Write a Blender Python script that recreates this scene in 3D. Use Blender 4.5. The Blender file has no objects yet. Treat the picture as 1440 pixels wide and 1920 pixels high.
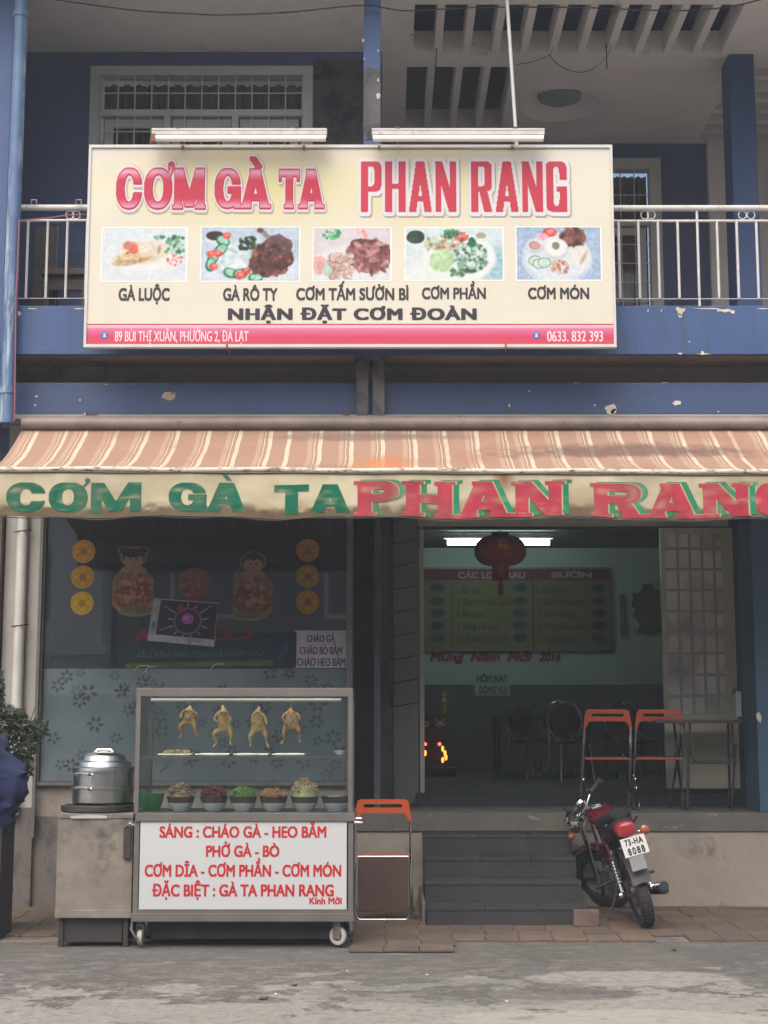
import bpy, bmesh, math, random
import numpy as np
from mathutils import Vector, Matrix, noise as mnoise
random.seed(7); RNG = np.random.RandomState(5)
S = bpy.context.scene
COL = S.collection
# ------------------------------------------------------------------ camera, sky, sun
F_PX, CX, CY, HCAM = 2800.0, 720.0, 960.0, 1.6
TH = math.atan(395 / 2800.0)
cam = bpy.data.cameras.new('camera'); camo = bpy.data.objects.new('camera', cam); COL.objects.link(camo)
camo.location = (0, 0, HCAM); camo.rotation_euler = (math.pi / 2 + TH, 0, 0)
cam.sensor_fit = 'VERTICAL'; cam.sensor_height = 24.0; cam.lens = 24.0 * F_PX / 1920.0
cam.clip_start = 0.05; cam.clip_end = 2000
S.camera = camo
SUN_EL, SUN_AZ = math.radians(56), math.radians(-20)     # light comes from behind the camera, a little from the left
w = bpy.data.worlds.new('World'); S.world = w; w.use_nodes = True
nt = w.node_tree; bg = nt.nodes['Background']
sky = nt.nodes.new('ShaderNodeTexSky'); sky.sky_type = 'NISHITA'; sky.sun_disc = False
sky.sun_elevation = SUN_EL; sky.sun_rotation = math.radians(180) - SUN_AZ
sky.air_density = 1.0; sky.dust_density = 6.0; sky.ozone_density = 0.6
nt.links.new(sky.outputs[0], bg.inputs[0]); bg.inputs[1].default_value = 0.15
sl = bpy.data.lights.new('sun', 'SUN'); sl.energy = 1.5; sl.angle = math.radians(75); sl.color = (1, .98, .95)
so = bpy.data.objects.new('sun', sl); COL.objects.link(so)
# direction towards the sun
sd = Vector((math.sin(SUN_AZ) * math.cos(SUN_EL), -math.cos(SUN_AZ) * math.cos(SUN_EL), math.sin(SUN_EL)))
so.rotation_euler = sd.to_track_quat('Z', 'Y').to_euler(); so.location = (0, -5, 20)
S.view_settings.view_transform = 'Standard'; S.view_settings.look = 'None'
S.view_settings.gamma = 1; S.view_settings.use_curve_mapping = False
S.view_settings.exposure = 0.72
S.cycles.max_bounces = 8; S.cycles.transparent_max_bounces = 16
S.cycles.use_denoising = True

# ------------------------------------------------------------------ helpers
def W(px, py, Y):                     # point of the plane at distance Y seen at a photo pixel -> X, Z
    x = (px - CX) / F_PX; y = (CY - py) / F_PX
    t = Y / (math.cos(TH) - y * math.sin(TH))
    return x * t, HCAM + t * (math.sin(TH) + y * math.cos(TH))
def G(px, py, z):                     # point of the level z seen at a photo pixel -> X, Y
    x = (px - CX) / F_PX; y = (CY - py) / F_PX
    t = (z - HCAM) / (math.sin(TH) + y * math.cos(TH))
    return x * t, t * (math.cos(TH) - y * math.sin(TH))
def lin(c):
    return tuple((v / 12.92 if v <= .04045 else ((v + .055) / 1.055) ** 2.4) for v in [q / 255.0 for q in c])
MATS = {}
def M(name, col, rough=.6, metal=0., col2=None, nsc=2.5, amt=1., dirt=None, dsc=1.5, dthr=.55, dw=.12, streak=.25,
      bump=0., bsc=80., spec=.5, alpha=None, tr=0., emit=None, coat=0.):
    """principled material; colours are linear albedo; noise variation, streaky dirt and fine relief in object space"""
    m = bpy.data.materials.new(name); m.use_nodes = True; MATS[name] = m
    n = m.node_tree; N = n.nodes; L = n.links; b = N['Principled BSDF']
    b.inputs['Roughness'].default_value = rough; b.inputs['Metallic'].default_value = metal
    b.inputs['Specular IOR Level'].default_value = spec
    b.inputs['Coat Weight'].default_value = coat
    if tr: b.inputs['Transmission Weight'].default_value = tr
    b.inputs['Base Color'].default_value = (*col, 1)
    geo = N.new('ShaderNodeNewGeometry')
    last = None
    if col2 is not None:
        tx = N.new('ShaderNodeTexNoise'); tx.inputs['Scale'].default_value = nsc; tx.inputs['Detail'].default_value = 8
        tx.inputs['Roughness'].default_value = .65
        L.new(geo.outputs['Position'], tx.inputs['Vector'])
        r = N.new('ShaderNodeMapRange'); r.inputs[1].default_value = .35; r.inputs[2].default_value = .65; r.inputs[4].default_value = amt
        L.new(tx.outputs[0], r.inputs[0])
        mx = N.new('ShaderNodeMix'); mx.data_type = 'RGBA'; L.new(r.outputs[0], mx.inputs[0])
        mx.inputs[6].default_value = (*col, 1); mx.inputs[7].default_value = (*col2, 1); last = mx.outputs[2]
    if dirt is not None:
        mp = N.new('ShaderNodeMapping'); mp.inputs['Scale'].default_value = (1, 1, streak)
        mp.inputs['Location'].default_value = (3.7, 9.1, 2.2)
        L.new(geo.outputs['Position'], mp.inputs[0])
        tx = N.new('ShaderNodeTexNoise'); tx.inputs['Scale'].default_value = dsc; tx.inputs['Detail'].default_value = 10
        tx.inputs['Roughness'].default_value = .7; L.new(mp.outputs[0], tx.inputs['Vector'])
        r = N.new('ShaderNodeMapRange'); r.inputs[1].default_value = dthr; r.inputs[2].default_value = dthr + dw
        L.new(tx.outputs[0], r.inputs[0])
        mx = N.new('ShaderNodeMix'); mx.data_type = 'RGBA'; L.new(r.outputs[0], mx.inputs[0])
        mx.inputs[6].default_value = (*col, 1); mx.inputs[7].default_value = (*dirt, 1)
        if last is not None: L.new(last, mx.inputs[6])
        last = mx.outputs[2]
    if last is not None: L.new(last, b.inputs['Base Color'])
    if bump:
        tx = N.new('ShaderNodeTexNoise'); tx.inputs['Scale'].default_value = bsc; tx.inputs['Detail'].default_value = 6
        L.new(geo.outputs['Position'], tx.inputs['Vector'])
        bp = N.new('ShaderNodeBump'); bp.inputs['Strength'].default_value = bump; bp.inputs['Distance'].default_value = .01
        L.new(tx.outputs[0], bp.inputs['Height']); L.new(bp.outputs[0], b.inputs['Normal'])
    if emit:
        b.inputs['Emission Color'].default_value = (*emit[0], 1); b.inputs['Emission Strength'].default_value = emit[1]
    return m
def glassmat(name, tint=(.9, .93, .92), refl=1., rough=.02, haze=0., hcol=(.3, .32, .33)):
    m = bpy.data.materials.new(name); m.use_nodes = True; MATS[name] = m
    n = m.node_tree; N = n.nodes; L = n.links; N.remove(N['Principled BSDF'])
    out = N['Material Output']
    t = N.new('ShaderNodeBsdfTransparent'); t.inputs[0].default_value = (*tint, 1)
    g = N.new('ShaderNodeBsdfGlossy'); g.inputs['Roughness'].default_value = rough
    fr = N.new('ShaderNodeFresnel'); fr.inputs[0].default_value = 1.5
    mu = N.new('ShaderNodeMath'); mu.operation = 'MULTIPLY'; mu.inputs[1].default_value = refl; mu.use_clamp = True
    L.new(fr.outputs[0], mu.inputs[0])
    mx = N.new('ShaderNodeMixShader'); L.new(mu.outputs[0], mx.inputs[0]); L.new(t.outputs[0], mx.inputs[1]); L.new(g.outputs[0], mx.inputs[2])
    res = mx.outputs[0]
    if haze:
        d = N.new('ShaderNodeBsdfDiffuse'); d.inputs[0].default_value = (*hcol, 1)
        tx = N.new('ShaderNodeTexNoise'); tx.inputs['Scale'].default_value = 3; tx.inputs['Detail'].default_value = 6
        ge = N.new('ShaderNodeNewGeometry'); L.new(ge.outputs['Position'], tx.inputs['Vector'])
        r = N.new('ShaderNodeMapRange'); r.inputs[1].default_value = .3; r.inputs[2].default_value = .7
        r.inputs[3].default_value = haze * .5; r.inputs[4].default_value = haze * 1.5; L.new(tx.outputs[0], r.inputs[0])
        m2 = N.new('ShaderNodeMixShader'); L.new(r.outputs[0], m2.inputs[0]); L.new(res, m2.inputs[1]); L.new(d.outputs[0], m2.inputs[2]); res = m2.outputs[0]
    L.new(res, out.inputs[0]); return m
def printmat(name='print', rough=.5, spec=.4, grime=0., gain=1.):
    m = bpy.data.materials.new(name); m.use_nodes = True; MATS[name] = m
    n = m.node_tree; N = n.nodes; L = n.links; b = N['Principled BSDF']
    a = N.new('ShaderNodeAttribute'); a.attribute_name = 'Col'
    b.inputs['Roughness'].default_value = rough; b.inputs['Specular IOR Level'].default_value = spec
    src = a.outputs['Color']
    if gain != 1:
        vm = N.new('ShaderNodeVectorMath'); vm.operation = 'SCALE'; vm.inputs['Scale'].default_value = gain; L.new(src, vm.inputs[0]); src = vm.outputs[0]
    if grime:
        ge = N.new('ShaderNodeNewGeometry'); tx = N.new('ShaderNodeTexNoise'); tx.inputs['Scale'].default_value = 3.2; tx.inputs['Detail'].default_value = 9
        mp = N.new('ShaderNodeMapping'); mp.inputs['Scale'].default_value = (1, 1, .6); L.new(ge.outputs['Position'], mp.inputs[0]); L.new(mp.outputs[0], tx.inputs['Vector'])
        r = N.new('ShaderNodeMapRange'); r.inputs[1].default_value = .45; r.inputs[2].default_value = .75; r.inputs[4].default_value = grime
        L.new(tx.outputs[0], r.inputs[0]); mx = N.new('ShaderNodeMix'); mx.data_type = 'RGBA'; L.new(r.outputs[0], mx.inputs[0])
        L.new(src, mx.inputs[6]); mx.inputs[7].default_value = (.16, .13, .09, 1); src = mx.outputs[2]
    L.new(src, b.inputs['Base Color']); return m

LOC = {}
def empty(name, label, cat, loc=(0, 0, 0), group=None, kind=None):
    o = bpy.data.objects.new(name, None); COL.objects.link(o); o.location = loc; o.empty_display_size = .1
    tag(o, label, cat, group, kind); LOC[o.name] = Vector(loc); return o
def tag(o, label=None, cat=None, group=None, kind=None):
    if label: o['label'] = label
    if cat: o['category'] = cat
    if group: o['group'] = group
    if kind: o['kind'] = kind
    return o
def finish(o, parent, L0):
    if parent is not None: o.parent = parent
    LOC[o.name] = L0
class MB:
    def __init__(s): s.v = []; s.f = []; s.c = None
    def add(s, vs, fs):
        n = len(s.v); s.v += [tuple(v) for v in vs]; s.f += [tuple(i + n for i in f) for f in fs]; return s
    def box(s, x0, x1, y0, y1, z0, z1, bev=0.):
        if x0 > x1: x0, x1 = x1, x0
        if y0 > y1: y0, y1 = y1, y0
        if z0 > z1: z0, z1 = z1, z0
        if bev <= 0:
            v = [(x, y, z) for x in (x0, x1) for y in (y0, y1) for z in (z0, z1)]
            return s.add(v, [(0, 1, 3, 2), (4, 6, 7, 5), (0, 4, 5, 1), (2, 3, 7, 6), (0, 2, 6, 4), (1, 5, 7, 3)])
        bm = bmesh.new(); bmesh.ops.create_cube(bm, size=1)
        for v in bm.verts: v.co = Vector(((x0 + x1) / 2 + v.co.x * (x1 - x0), (y0 + y1) / 2 + v.co.y * (y1 - y0), (z0 + z1) / 2 + v.co.z * (z1 - z0)))
        bmesh.ops.bevel(bm, geom=bm.edges[:], offset=min(bev, .45 * min(x1 - x0, y1 - y0, z1 - z0)), segments=2, affect='EDGES', profile=.7)
        bm.verts.index_update(); s.add([v.co for v in bm.verts], [[v.index for v in f.verts] for f in bm.faces]); bm.free(); return s
    def tube(s, pts, r, seg=8, closed=False, cap=True):
        P = [Vector(p) for p in pts]; n = len(P); rs = r if isinstance(r, (list, tuple)) else [r] * n
        vs = []; up = None
        for i in range(n):
            if closed: t = (P[(i + 1) % n] - P[i - 1])
            else: t = (P[min(i + 1, n - 1)] - P[max(i - 1, 0)])
            t = t.normalized()
            if up is None:
                up = Vector((0, 0, 1)) if abs(t.z) < .9 else Vector((1, 0, 0))
            a = t.cross(up); a.normalize(); b = a.cross(t).normalized(); up = b
            for k in range(seg):
                an = 2 * math.pi * k / seg; vs.append(P[i] + (a * math.cos(an) + b * math.sin(an)) * rs[i])
        fs = []
        for i in range(n if closed else n - 1):
            j = (i + 1) % n
            for k in range(seg):
                l = (k + 1) % seg; fs.append((i * seg + k, i * seg + l, j * seg + l, j * seg + k))
        if cap and not closed: fs += [tuple(range(seg - 1, -1, -1)), tuple((n - 1) * seg + k for k in range(seg))]
        return s.add(vs, fs)
    def lathe(s, prof, c=(0, 0, 0), seg=24, axis='Z', ring=False):
        vs = []; fs = []; n = len(prof)
        for (r, h) in prof:
            for k in range(seg):
                a = 2 * math.pi * k / seg; x, y = r * math.cos(a), r * math.sin(a)
                p = {'Z': (x, y, h), 'Y': (x, h, y), 'X': (h, x, y)}[axis]
                vs.append((c[0] + p[0], c[1] + p[1], c[2] + p[2]))
        for i in range(n if ring else n - 1):
            j = (i + 1) % n
            for k in range(seg):
                l = (k + 1) % seg; fs.append((i * seg + k, i * seg + l, j * seg + l, j * seg + k))
        if ring: return s.add(vs, fs)
        if prof[0][0] > 1e-5: fs.append(tuple(range(seg)))
        if prof[-1][0] > 1e-5: fs.append(tuple((n - 1) * seg + k for k in range(seg)))
        return s.add(vs, fs)
    def prism(s, poly, y0, y1):       # outline in X,Z pushed along Y
        n = len(poly); vs = [(p[0], y0, p[1]) for p in poly] + [(p[0], y1, p[1]) for p in poly]
        fs = [tuple(range(n)), tuple(range(2 * n - 1, n - 1, -1))] + [(i, i + n, (i + 1) % n + n, (i + 1) % n) for i in range(n)]
        return s.add(vs, fs)
    def ball(s, c, rx, ry=None, rz=None, seg=10, rings=6, jit=0.):
        ry = rx if ry is None else ry; rz = rx if rz is None else rz
        vs = [(c[0], c[1], c[2] - rz)]; fs = []
        for i in range(1, rings):
            ph = -math.pi / 2 + math.pi * i / rings
            for k in range(seg):
                a = 2 * math.pi * k / seg; q = 1 + random.uniform(-jit, jit)
                vs.append((c[0] + rx * q * math.cos(ph) * math.cos(a), c[1] + ry * q * math.cos(ph) * math.sin(a), c[2] + rz * q * math.sin(ph)))
        vs.append((c[0], c[1], c[2] + rz)); top = len(vs) - 1
        for k in range(seg):
            fs.append((0, 1 + (k + 1) % seg, 1 + k)); fs.append((top, 1 + (rings - 2) * seg + k, 1 + (rings - 2) * seg + (k + 1) % seg))
            for i in range(rings - 2):
                fs.append((1 + i * seg + k, 1 + i * seg + (k + 1) % seg, 1 + (i + 1) * seg + (k + 1) % seg, 1 + (i + 1) * seg + k))
        return s.add(vs, fs)
    def rot(s, mat, frm=0):
        s.v = s.v[:frm] + [tuple(mat @ Vector(v)) for v in s.v[frm:]]; return s
    def build(s, name, mat, parent=None, smooth=False, label=None, cat=None, group=None, kind=None, local=False, base=None):
        L0 = Vector((0, 0, 0))
        if parent is not None and not local: L0 = LOC[parent.name]
        if base is not None: L0 = Vector(base)
        me = bpy.data.meshes.new(name)
        me.from_pydata([(v[0] - L0.x, v[1] - L0.y, v[2] - L0.z) for v in s.v], [], s.f)
        me.materials.append(MATS[mat] if isinstance(mat, str) else mat)
        bm = bmesh.new(); bm.from_mesh(me); bmesh.ops.recalc_face_normals(bm, faces=bm.faces[:]); bm.to_mesh(me); bm.free()
        if smooth:
            me.polygons.foreach_set('use_smooth', [True] * len(me.polygons)); me.set_sharp_from_angle(angle=math.radians(42))
        o = bpy.data.objects.new(name, me); COL.objects.link(o)
        if parent is None: o.location = L0
        finish(o, parent, L0); tag(o, label, cat, group, kind); return o
def cmesh(name, verts, faces, cols, mat, parent=None, base=None, label=None, cat=None, group=None):
    L0 = LOC[parent.name] if parent is not None else Vector(base or (0, 0, 0))
    v = np.asarray(verts, dtype=np.float64) - np.array(L0); me = bpy.data.meshes.new(name)
    me.from_pydata(v.tolist(), [], faces if isinstance(faces, list) else faces.tolist())
    a = me.color_attributes.new('Col', 'FLOAT_COLOR', 'POINT')
    c = np.ones((len(v), 4)); c[:, :3] = cols; a.data.foreach_set('color', c.ravel())
    me.materials.append(MATS[mat]); o = bpy.data.objects.new(name, me); COL.objects.link(o)
    if parent is None: o.location = L0
    finish(o, parent, L0); tag(o, label, cat, group); return o
def copy_tree(o, parent=None):
    c = o.copy(); COL.objects.link(c)
    if parent is not None: c.parent = parent
    for ch in list(o.children): copy_tree(ch, c)
    return c
def plate(u0, u1, v0, v1, holes, w0, w1, plane):   # slab with rectangular openings, outer and reveal faces only
    us = sorted({u0, u1, *[h[0] for h in holes], *[h[1] for h in holes]}); vs = sorted({v0, v1, *[h[2] for h in holes], *[h[3] for h in holes]})
    us = [u for u in us if u0 - 1e-9 <= u <= u1 + 1e-9]; vs = [v for v in vs if v0 - 1e-9 <= v <= v1 + 1e-9]
    nu, nv = len(us) - 1, len(vs) - 1
    solid = [[not any(h[0] < (us[i] + us[i + 1]) / 2 < h[1] and h[2] < (vs[j] + vs[j + 1]) / 2 < h[3] for h in holes) for j in range(nv)] for i in range(nu)]
    mb = MB()
    def P(u, v, w_): return (u, w_, v) if plane == 'XZ' else ((u, v, w_) if plane == 'XY' else (w_, u, v))
    for i in range(nu):
        for j in range(nv):
            if not solid[i][j]: continue
            a, b, c, d = us[i], us[i + 1], vs[j], vs[j + 1]
            for w_ in (w0, w1): mb.add([P(a, c, w_), P(b, c, w_), P(b, d, w_), P(a, d, w_)], [(0, 1, 2, 3)])
            def side(p, q): mb.add([P(*p, w0), P(*q, w0), P(*q, w1), P(*p, w1)], [(0, 1, 2, 3)])
            if i == 0 or not solid[i - 1][j]: side((a, c), (a, d))
            if i == nu - 1 or not solid[i + 1][j]: side((b, c), (b, d))
            if j == 0 or not solid[i][j - 1]: side((a, c), (b, c))
            if j == nv - 1 or not solid[i][j + 1]: side((a, d), (b, d))
    return mb

# ---------------- lettering: glyph outlines filled row by row, so accents and thick strokes never overlap
def font_rows(body, h=1 / 22., spacing=1.):
    cu = bpy.data.curves.new('t', 'FONT'); cu.body = body; cu.size = 1; cu.space_character = spacing; cu.resolution_u = 5
    o = bpy.data.objects.new('t', cu); COL.objects.link(o); dg = bpy.context.evaluated_depsgraph_get()
    c = o.evaluated_get(dg).to_curve(dg); E = []
    for sp in c.splines:
        P = []
        if sp.type == 'BEZIER':
            bp = sp.bezier_points; n = len(bp)
            for i in range(n):
                a, b = bp[i], bp[(i + 1) % n]
                for k in range(5):
                    t = k / 5.; q = (1 - t)
                    P.append(a.co * q ** 3 + a.handle_right * 3 * q * q * t + b.handle_left * 3 * q * t * t + b.co * t ** 3)
        else: P = [Vector(p.co[:3]) for p in sp.points]
        for i in range(len(P)): E.append((P[i].x, P[i].y, P[(i + 1) % len(P)].x, P[(i + 1) % len(P)].y))
    bpy.data.objects.remove(o); bpy.data.curves.remove(cu)
    E = np.array(E) / .68; rows = {}
    k0, k1 = int(math.floor(E[:, 1].min() / h)) - 1, int(math.ceil(E[:, 1].max() / h)) + 1
    for k in range(k0, k1):
        v = (k + .5) * h + 1e-6; up = (E[:, 1] <= v) & (E[:, 3] > v); dn = (E[:, 3] <= v) & (E[:, 1] > v); m = up | dn
        if not m.any(): continue
        e = E[m]; x = e[:, 0] + (v - e[:, 1]) / (e[:, 3] - e[:, 1]) * (e[:, 2] - e[:, 0]); d = np.where(up[m], 1, -1)
        o_ = np.argsort(x); wn = 0; iv = []
        for i in o_:
            pw = wn; wn += d[i]
            if pw == 0 and wn != 0: st = x[i]
            elif pw != 0 and wn == 0 and x[i] - st > 1e-4: iv.append((st, x[i]))
        if iv: rows[k] = iv
    return rows, h
def merge(iv):
    iv = sorted(iv); out = []
    for a, b in iv:
        if out and a <= out[-1][1] + 1e-5: out[-1] = (out[-1][0], max(out[-1][1], b))
        else: out.append((a, b))
    return out
def dilate(rows, h, rx, ry):
    if rx <= 0 and ry <= 0: return rows
    K = int(round(ry / h)); out = {}
    for k, iv in rows.items():
        for d in range(-K, K + 1):
            e = rx * math.sqrt(max(0, 1 - (d / (K + .5)) ** 2)) if K else rx
            out.setdefault(k + d, []).extend((a - e, b + e) for a, b in iv)
    return {k: merge(iv) for k, iv in out.items()}
def glyph(ch, w_, tw, th, R=.35, serif=0., N=72):
    """bold display capital, cap height 1; returns a boolean raster (rows from below) with margins"""
    pad = .3; H = int(N * 1.6); Wd = int(N * (w_ + 2 * pad))
    X, Y = np.meshgrid((np.arange(Wd) + .5) / N - pad, (np.arange(H) + .5) / N - .2)
    def rect(a, b, c, d): return (X >= a) & (X <= b) & (Y >= c) & (Y <= d)
    def rr(a, b, c, d, rx, ry, corners='all'):
        m = rect(a, b, c, d); rx = min(rx, (b - a) / 2); ry = min(ry, (d - c) / 2)
        if rx <= 0 or ry <= 0: return m
        for (cx, sx) in ((a + rx, -1), (b - rx, 1)):
            if corners == 'right' and sx < 0: continue
            for (cy, sy) in ((c + ry, -1), (d - ry, 1)):
                z = ((X - cx) * sx > 0) & ((Y - cy) * sy > 0) & ((np.abs(X - cx) / rx) ** 2.2 + (np.abs(Y - cy) / ry) ** 2.2 > 1)
                m = m & ~z
        return m
    def diag(xa, ya, xb, yb, half):
        t = (Y - ya) / (yb - ya); return (np.abs(X - (xa + (xb - xa) * t)) <= half) & (Y >= min(ya, yb)) & (Y <= max(ya, yb))
    stems = []; base = ch; Rx = R; Ry = R * 1.0
    m = np.zeros_like(X, bool)
    if base in 'P R':
        lo = .40
        m = rect(0, tw, 0, 1) | (rr(0, w_, lo, 1, Rx, Ry, 'right') & ~rr(tw, w_ - tw, lo + th, 1 - th, max(Rx - tw, .06), max(Ry - th, .06), 'right'))
        if base == 'R': m |= diag(w_ * .5 + tw * .1, lo + th, w_ - tw * .55, 0, tw * .56)
        stems = [(0, tw, 'bt')] + ([(w_ - tw * 1.05, w_, 'b')] if base == 'R' else [])
    elif base == 'H':
        m = rect(0, tw, 0, 1) | rect(w_ - tw, w_, 0, 1) | rect(tw, w_ - tw, .5 - th * .5, .5 + th * .5); stems = [(0, tw, 'bt'), (w_ - tw, w_, 'bt')]
    elif base in 'AÀ':
        a = tw * 1.15; dL = (w_ - a) / 2 * Y; cap = (Y >= 0) & (Y <= 1)
        out = (X >= dL) & (X <= w_ - dL) & cap; t2 = tw * 1.02
        inn = (X > dL + t2) & (X < w_ - dL - t2) & ~((Y > .2) & (Y < .2 + th)); m = out & ~inn
        stems = [(0, t2, 'b'), (w_ - t2, w_, 'b')]
        if serif: stems.append(((w_ - a) / 2, w_ / 2, 't'))
        if base == 'À': m |= diag(w_ / 2 + .10, 1.06, w_ / 2 - .10, 1.30, .085)
    elif base == 'N':
        m = rect(0, tw * .9, 0, 1) | rect(w_ - tw * .9, w_, 0, 1) | diag(tw * .5, 1, w_ - tw * .5, 0, tw * .6); stems = [(0, tw * .9, 'bt'), (w_ - tw * .9, w_, 't')]
    elif base == 'M':
        m = rect(0, tw * .92, 0, 1) | rect(w_ - tw * .92, w_, 0, 1) | diag(tw * .55, 1, w_ / 2, .05, tw * .52) | diag(w_ - tw * .55, 1, w_ / 2, .05, tw * .52)
        stems = [(0, tw * .92, 'b'), (w_ - tw * .92, w_, 'b')]
    elif base == 'T':
        m = rect(0, w_, 1 - th * 1.1, 1) | rect(w_ / 2 - tw / 2, w_ / 2 + tw / 2, 0, 1); stems = [(w_ / 2 - tw / 2, w_ / 2 + tw / 2, 'b')]
    elif base in 'OƠCG':
        m = rr(0, w_, 0, 1, Rx, Ry) & ~rr(tw, w_ - tw, th, 1 - th, max(Rx - tw, tw * .5), max(Ry - th, .15))
        if base == 'C': m &= ~((X > w_ - tw * 1.3) & (Y > .37) & (Y < .63))
        if base == 'G':
            m &= ~((X > w_ - tw * 1.3) & (Y > .5) & (Y < .64)); m |= rect(w_ * .52, w_, .40, .40 + th * .9) | rect(w_ - tw * .8, w_, 0, .45)
        if base == 'Ơ':
            m |= (((X - (w_ - .02)) / .085) ** 2 + ((Y - 1.06) / .09) ** 2 < 1) | diag(w_ - tw * .4, .82, w_ + .03, 1.06, .045)
    if serif:
        for (a, b, wh) in stems:
            if 'b' in wh: m |= rect(a - serif, b + serif, 0, th * .45)
            if 't' in wh: m |= rect(a - serif, b + serif, 1 - th * .45, 1)
        if base == 'T': m |= rect(0, th * .5, 1 - th * 1.9, 1) | rect(w_ - th * .5, w_, 1 - th * 1.9, 1)
    return m, pad, N
def title_rows(word, wid, tw, th, R, serif, gap=.09, space=.45):
    rows = {}; x = 0; N = 72; xs = []
    for ch in word:
        if ch == ' ': x += space; continue
        w_ = wid.get(ch, wid['*']); t = tw * (.9 if ch in 'MN' and not serif else 1)
        m, pad, N = glyph(ch, w_, t, th, R, serif)
        for r in range(m.shape[0]):
            d = np.diff(np.concatenate(([0], m[r].astype(int), [0]))); st = np.where(d == 1)[0]; en = np.where(d == -1)[0]
            if len(st): rows.setdefault(r - int(round(.2 * N)), []).extend((x + a / N - pad, x + b / N - pad) for a, b in zip(st, en))
        xs.append((x, x + w_)); x += w_ + gap
    return {k: merge(v) for k, v in rows.items()}, 1. / N, x - gap
def rows_mesh(name, rows, h, x0, sx, z0, sz, Y, colf, mat='print', parent=None, disp=None, cut=None, slant=0., mirror=False, place=None, maxlen=None):
    """rows in cap units -> thin sheet of quads. x = x0 + u*sx, z = z0 + v*sz"""
    V = []; Fc = []; Cc = []
    for k, iv in rows.items():
        va, vb = k * h, (k + 1) * h
        for a, b in iv:
            if mirror: a, b = -b, -a
            L = [a, b]
            if maxlen:
                n = max(1, int((b - a) * sx / maxlen)); L = [a + (b - a) * i / n for i in range(n + 1)]
            for i in range(len(L) - 1):
                n0 = len(V)
                for (u, v) in ((L[i], va), (L[i + 1], va), (L[i + 1], vb), (L[i], vb)):
                    x = x0 + (u + slant * v) * sx; z = z0 + v * sz
                    p = (x, Y, z) if disp is None else disp(x, z)
                    if place is not None: p = place(x, z)
                    V.append(p); Cc.append(colf(u, v) if callable(colf) else colf)
                Fc.append((n0, n0 + 1, n0 + 2, n0 + 3))
    return cmesh(name, V, Fc, np.array(Cc), mat, parent)
def lettering(body, x0, x1, zb, zt, Y, col, parent, bold=(0, 0), slant=0., mirror=False, h=1 / 22., spacing=1., name='lettering', place=None, mat='print', disp=None):
    rows, h = font_rows(body, h, spacing); rows = dilate(rows, h, bold[0], bold[1])
    a = min(i[0][0] for i in rows.values()); b = max(i[-1][1] for i in rows.values())
    sx = (x1 - x0) / (b - a)
    if mirror: return rows_mesh(name, rows, h, x0 + b * sx, sx, zb, zt - zb, Y, col, mat, parent, mirror=True, place=place)
    return rows_mesh(name, rows, h, x0 - a * sx, sx, zb, zt - zb, Y, col, mat, parent, slant=slant, place=place, disp=disp)

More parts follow.
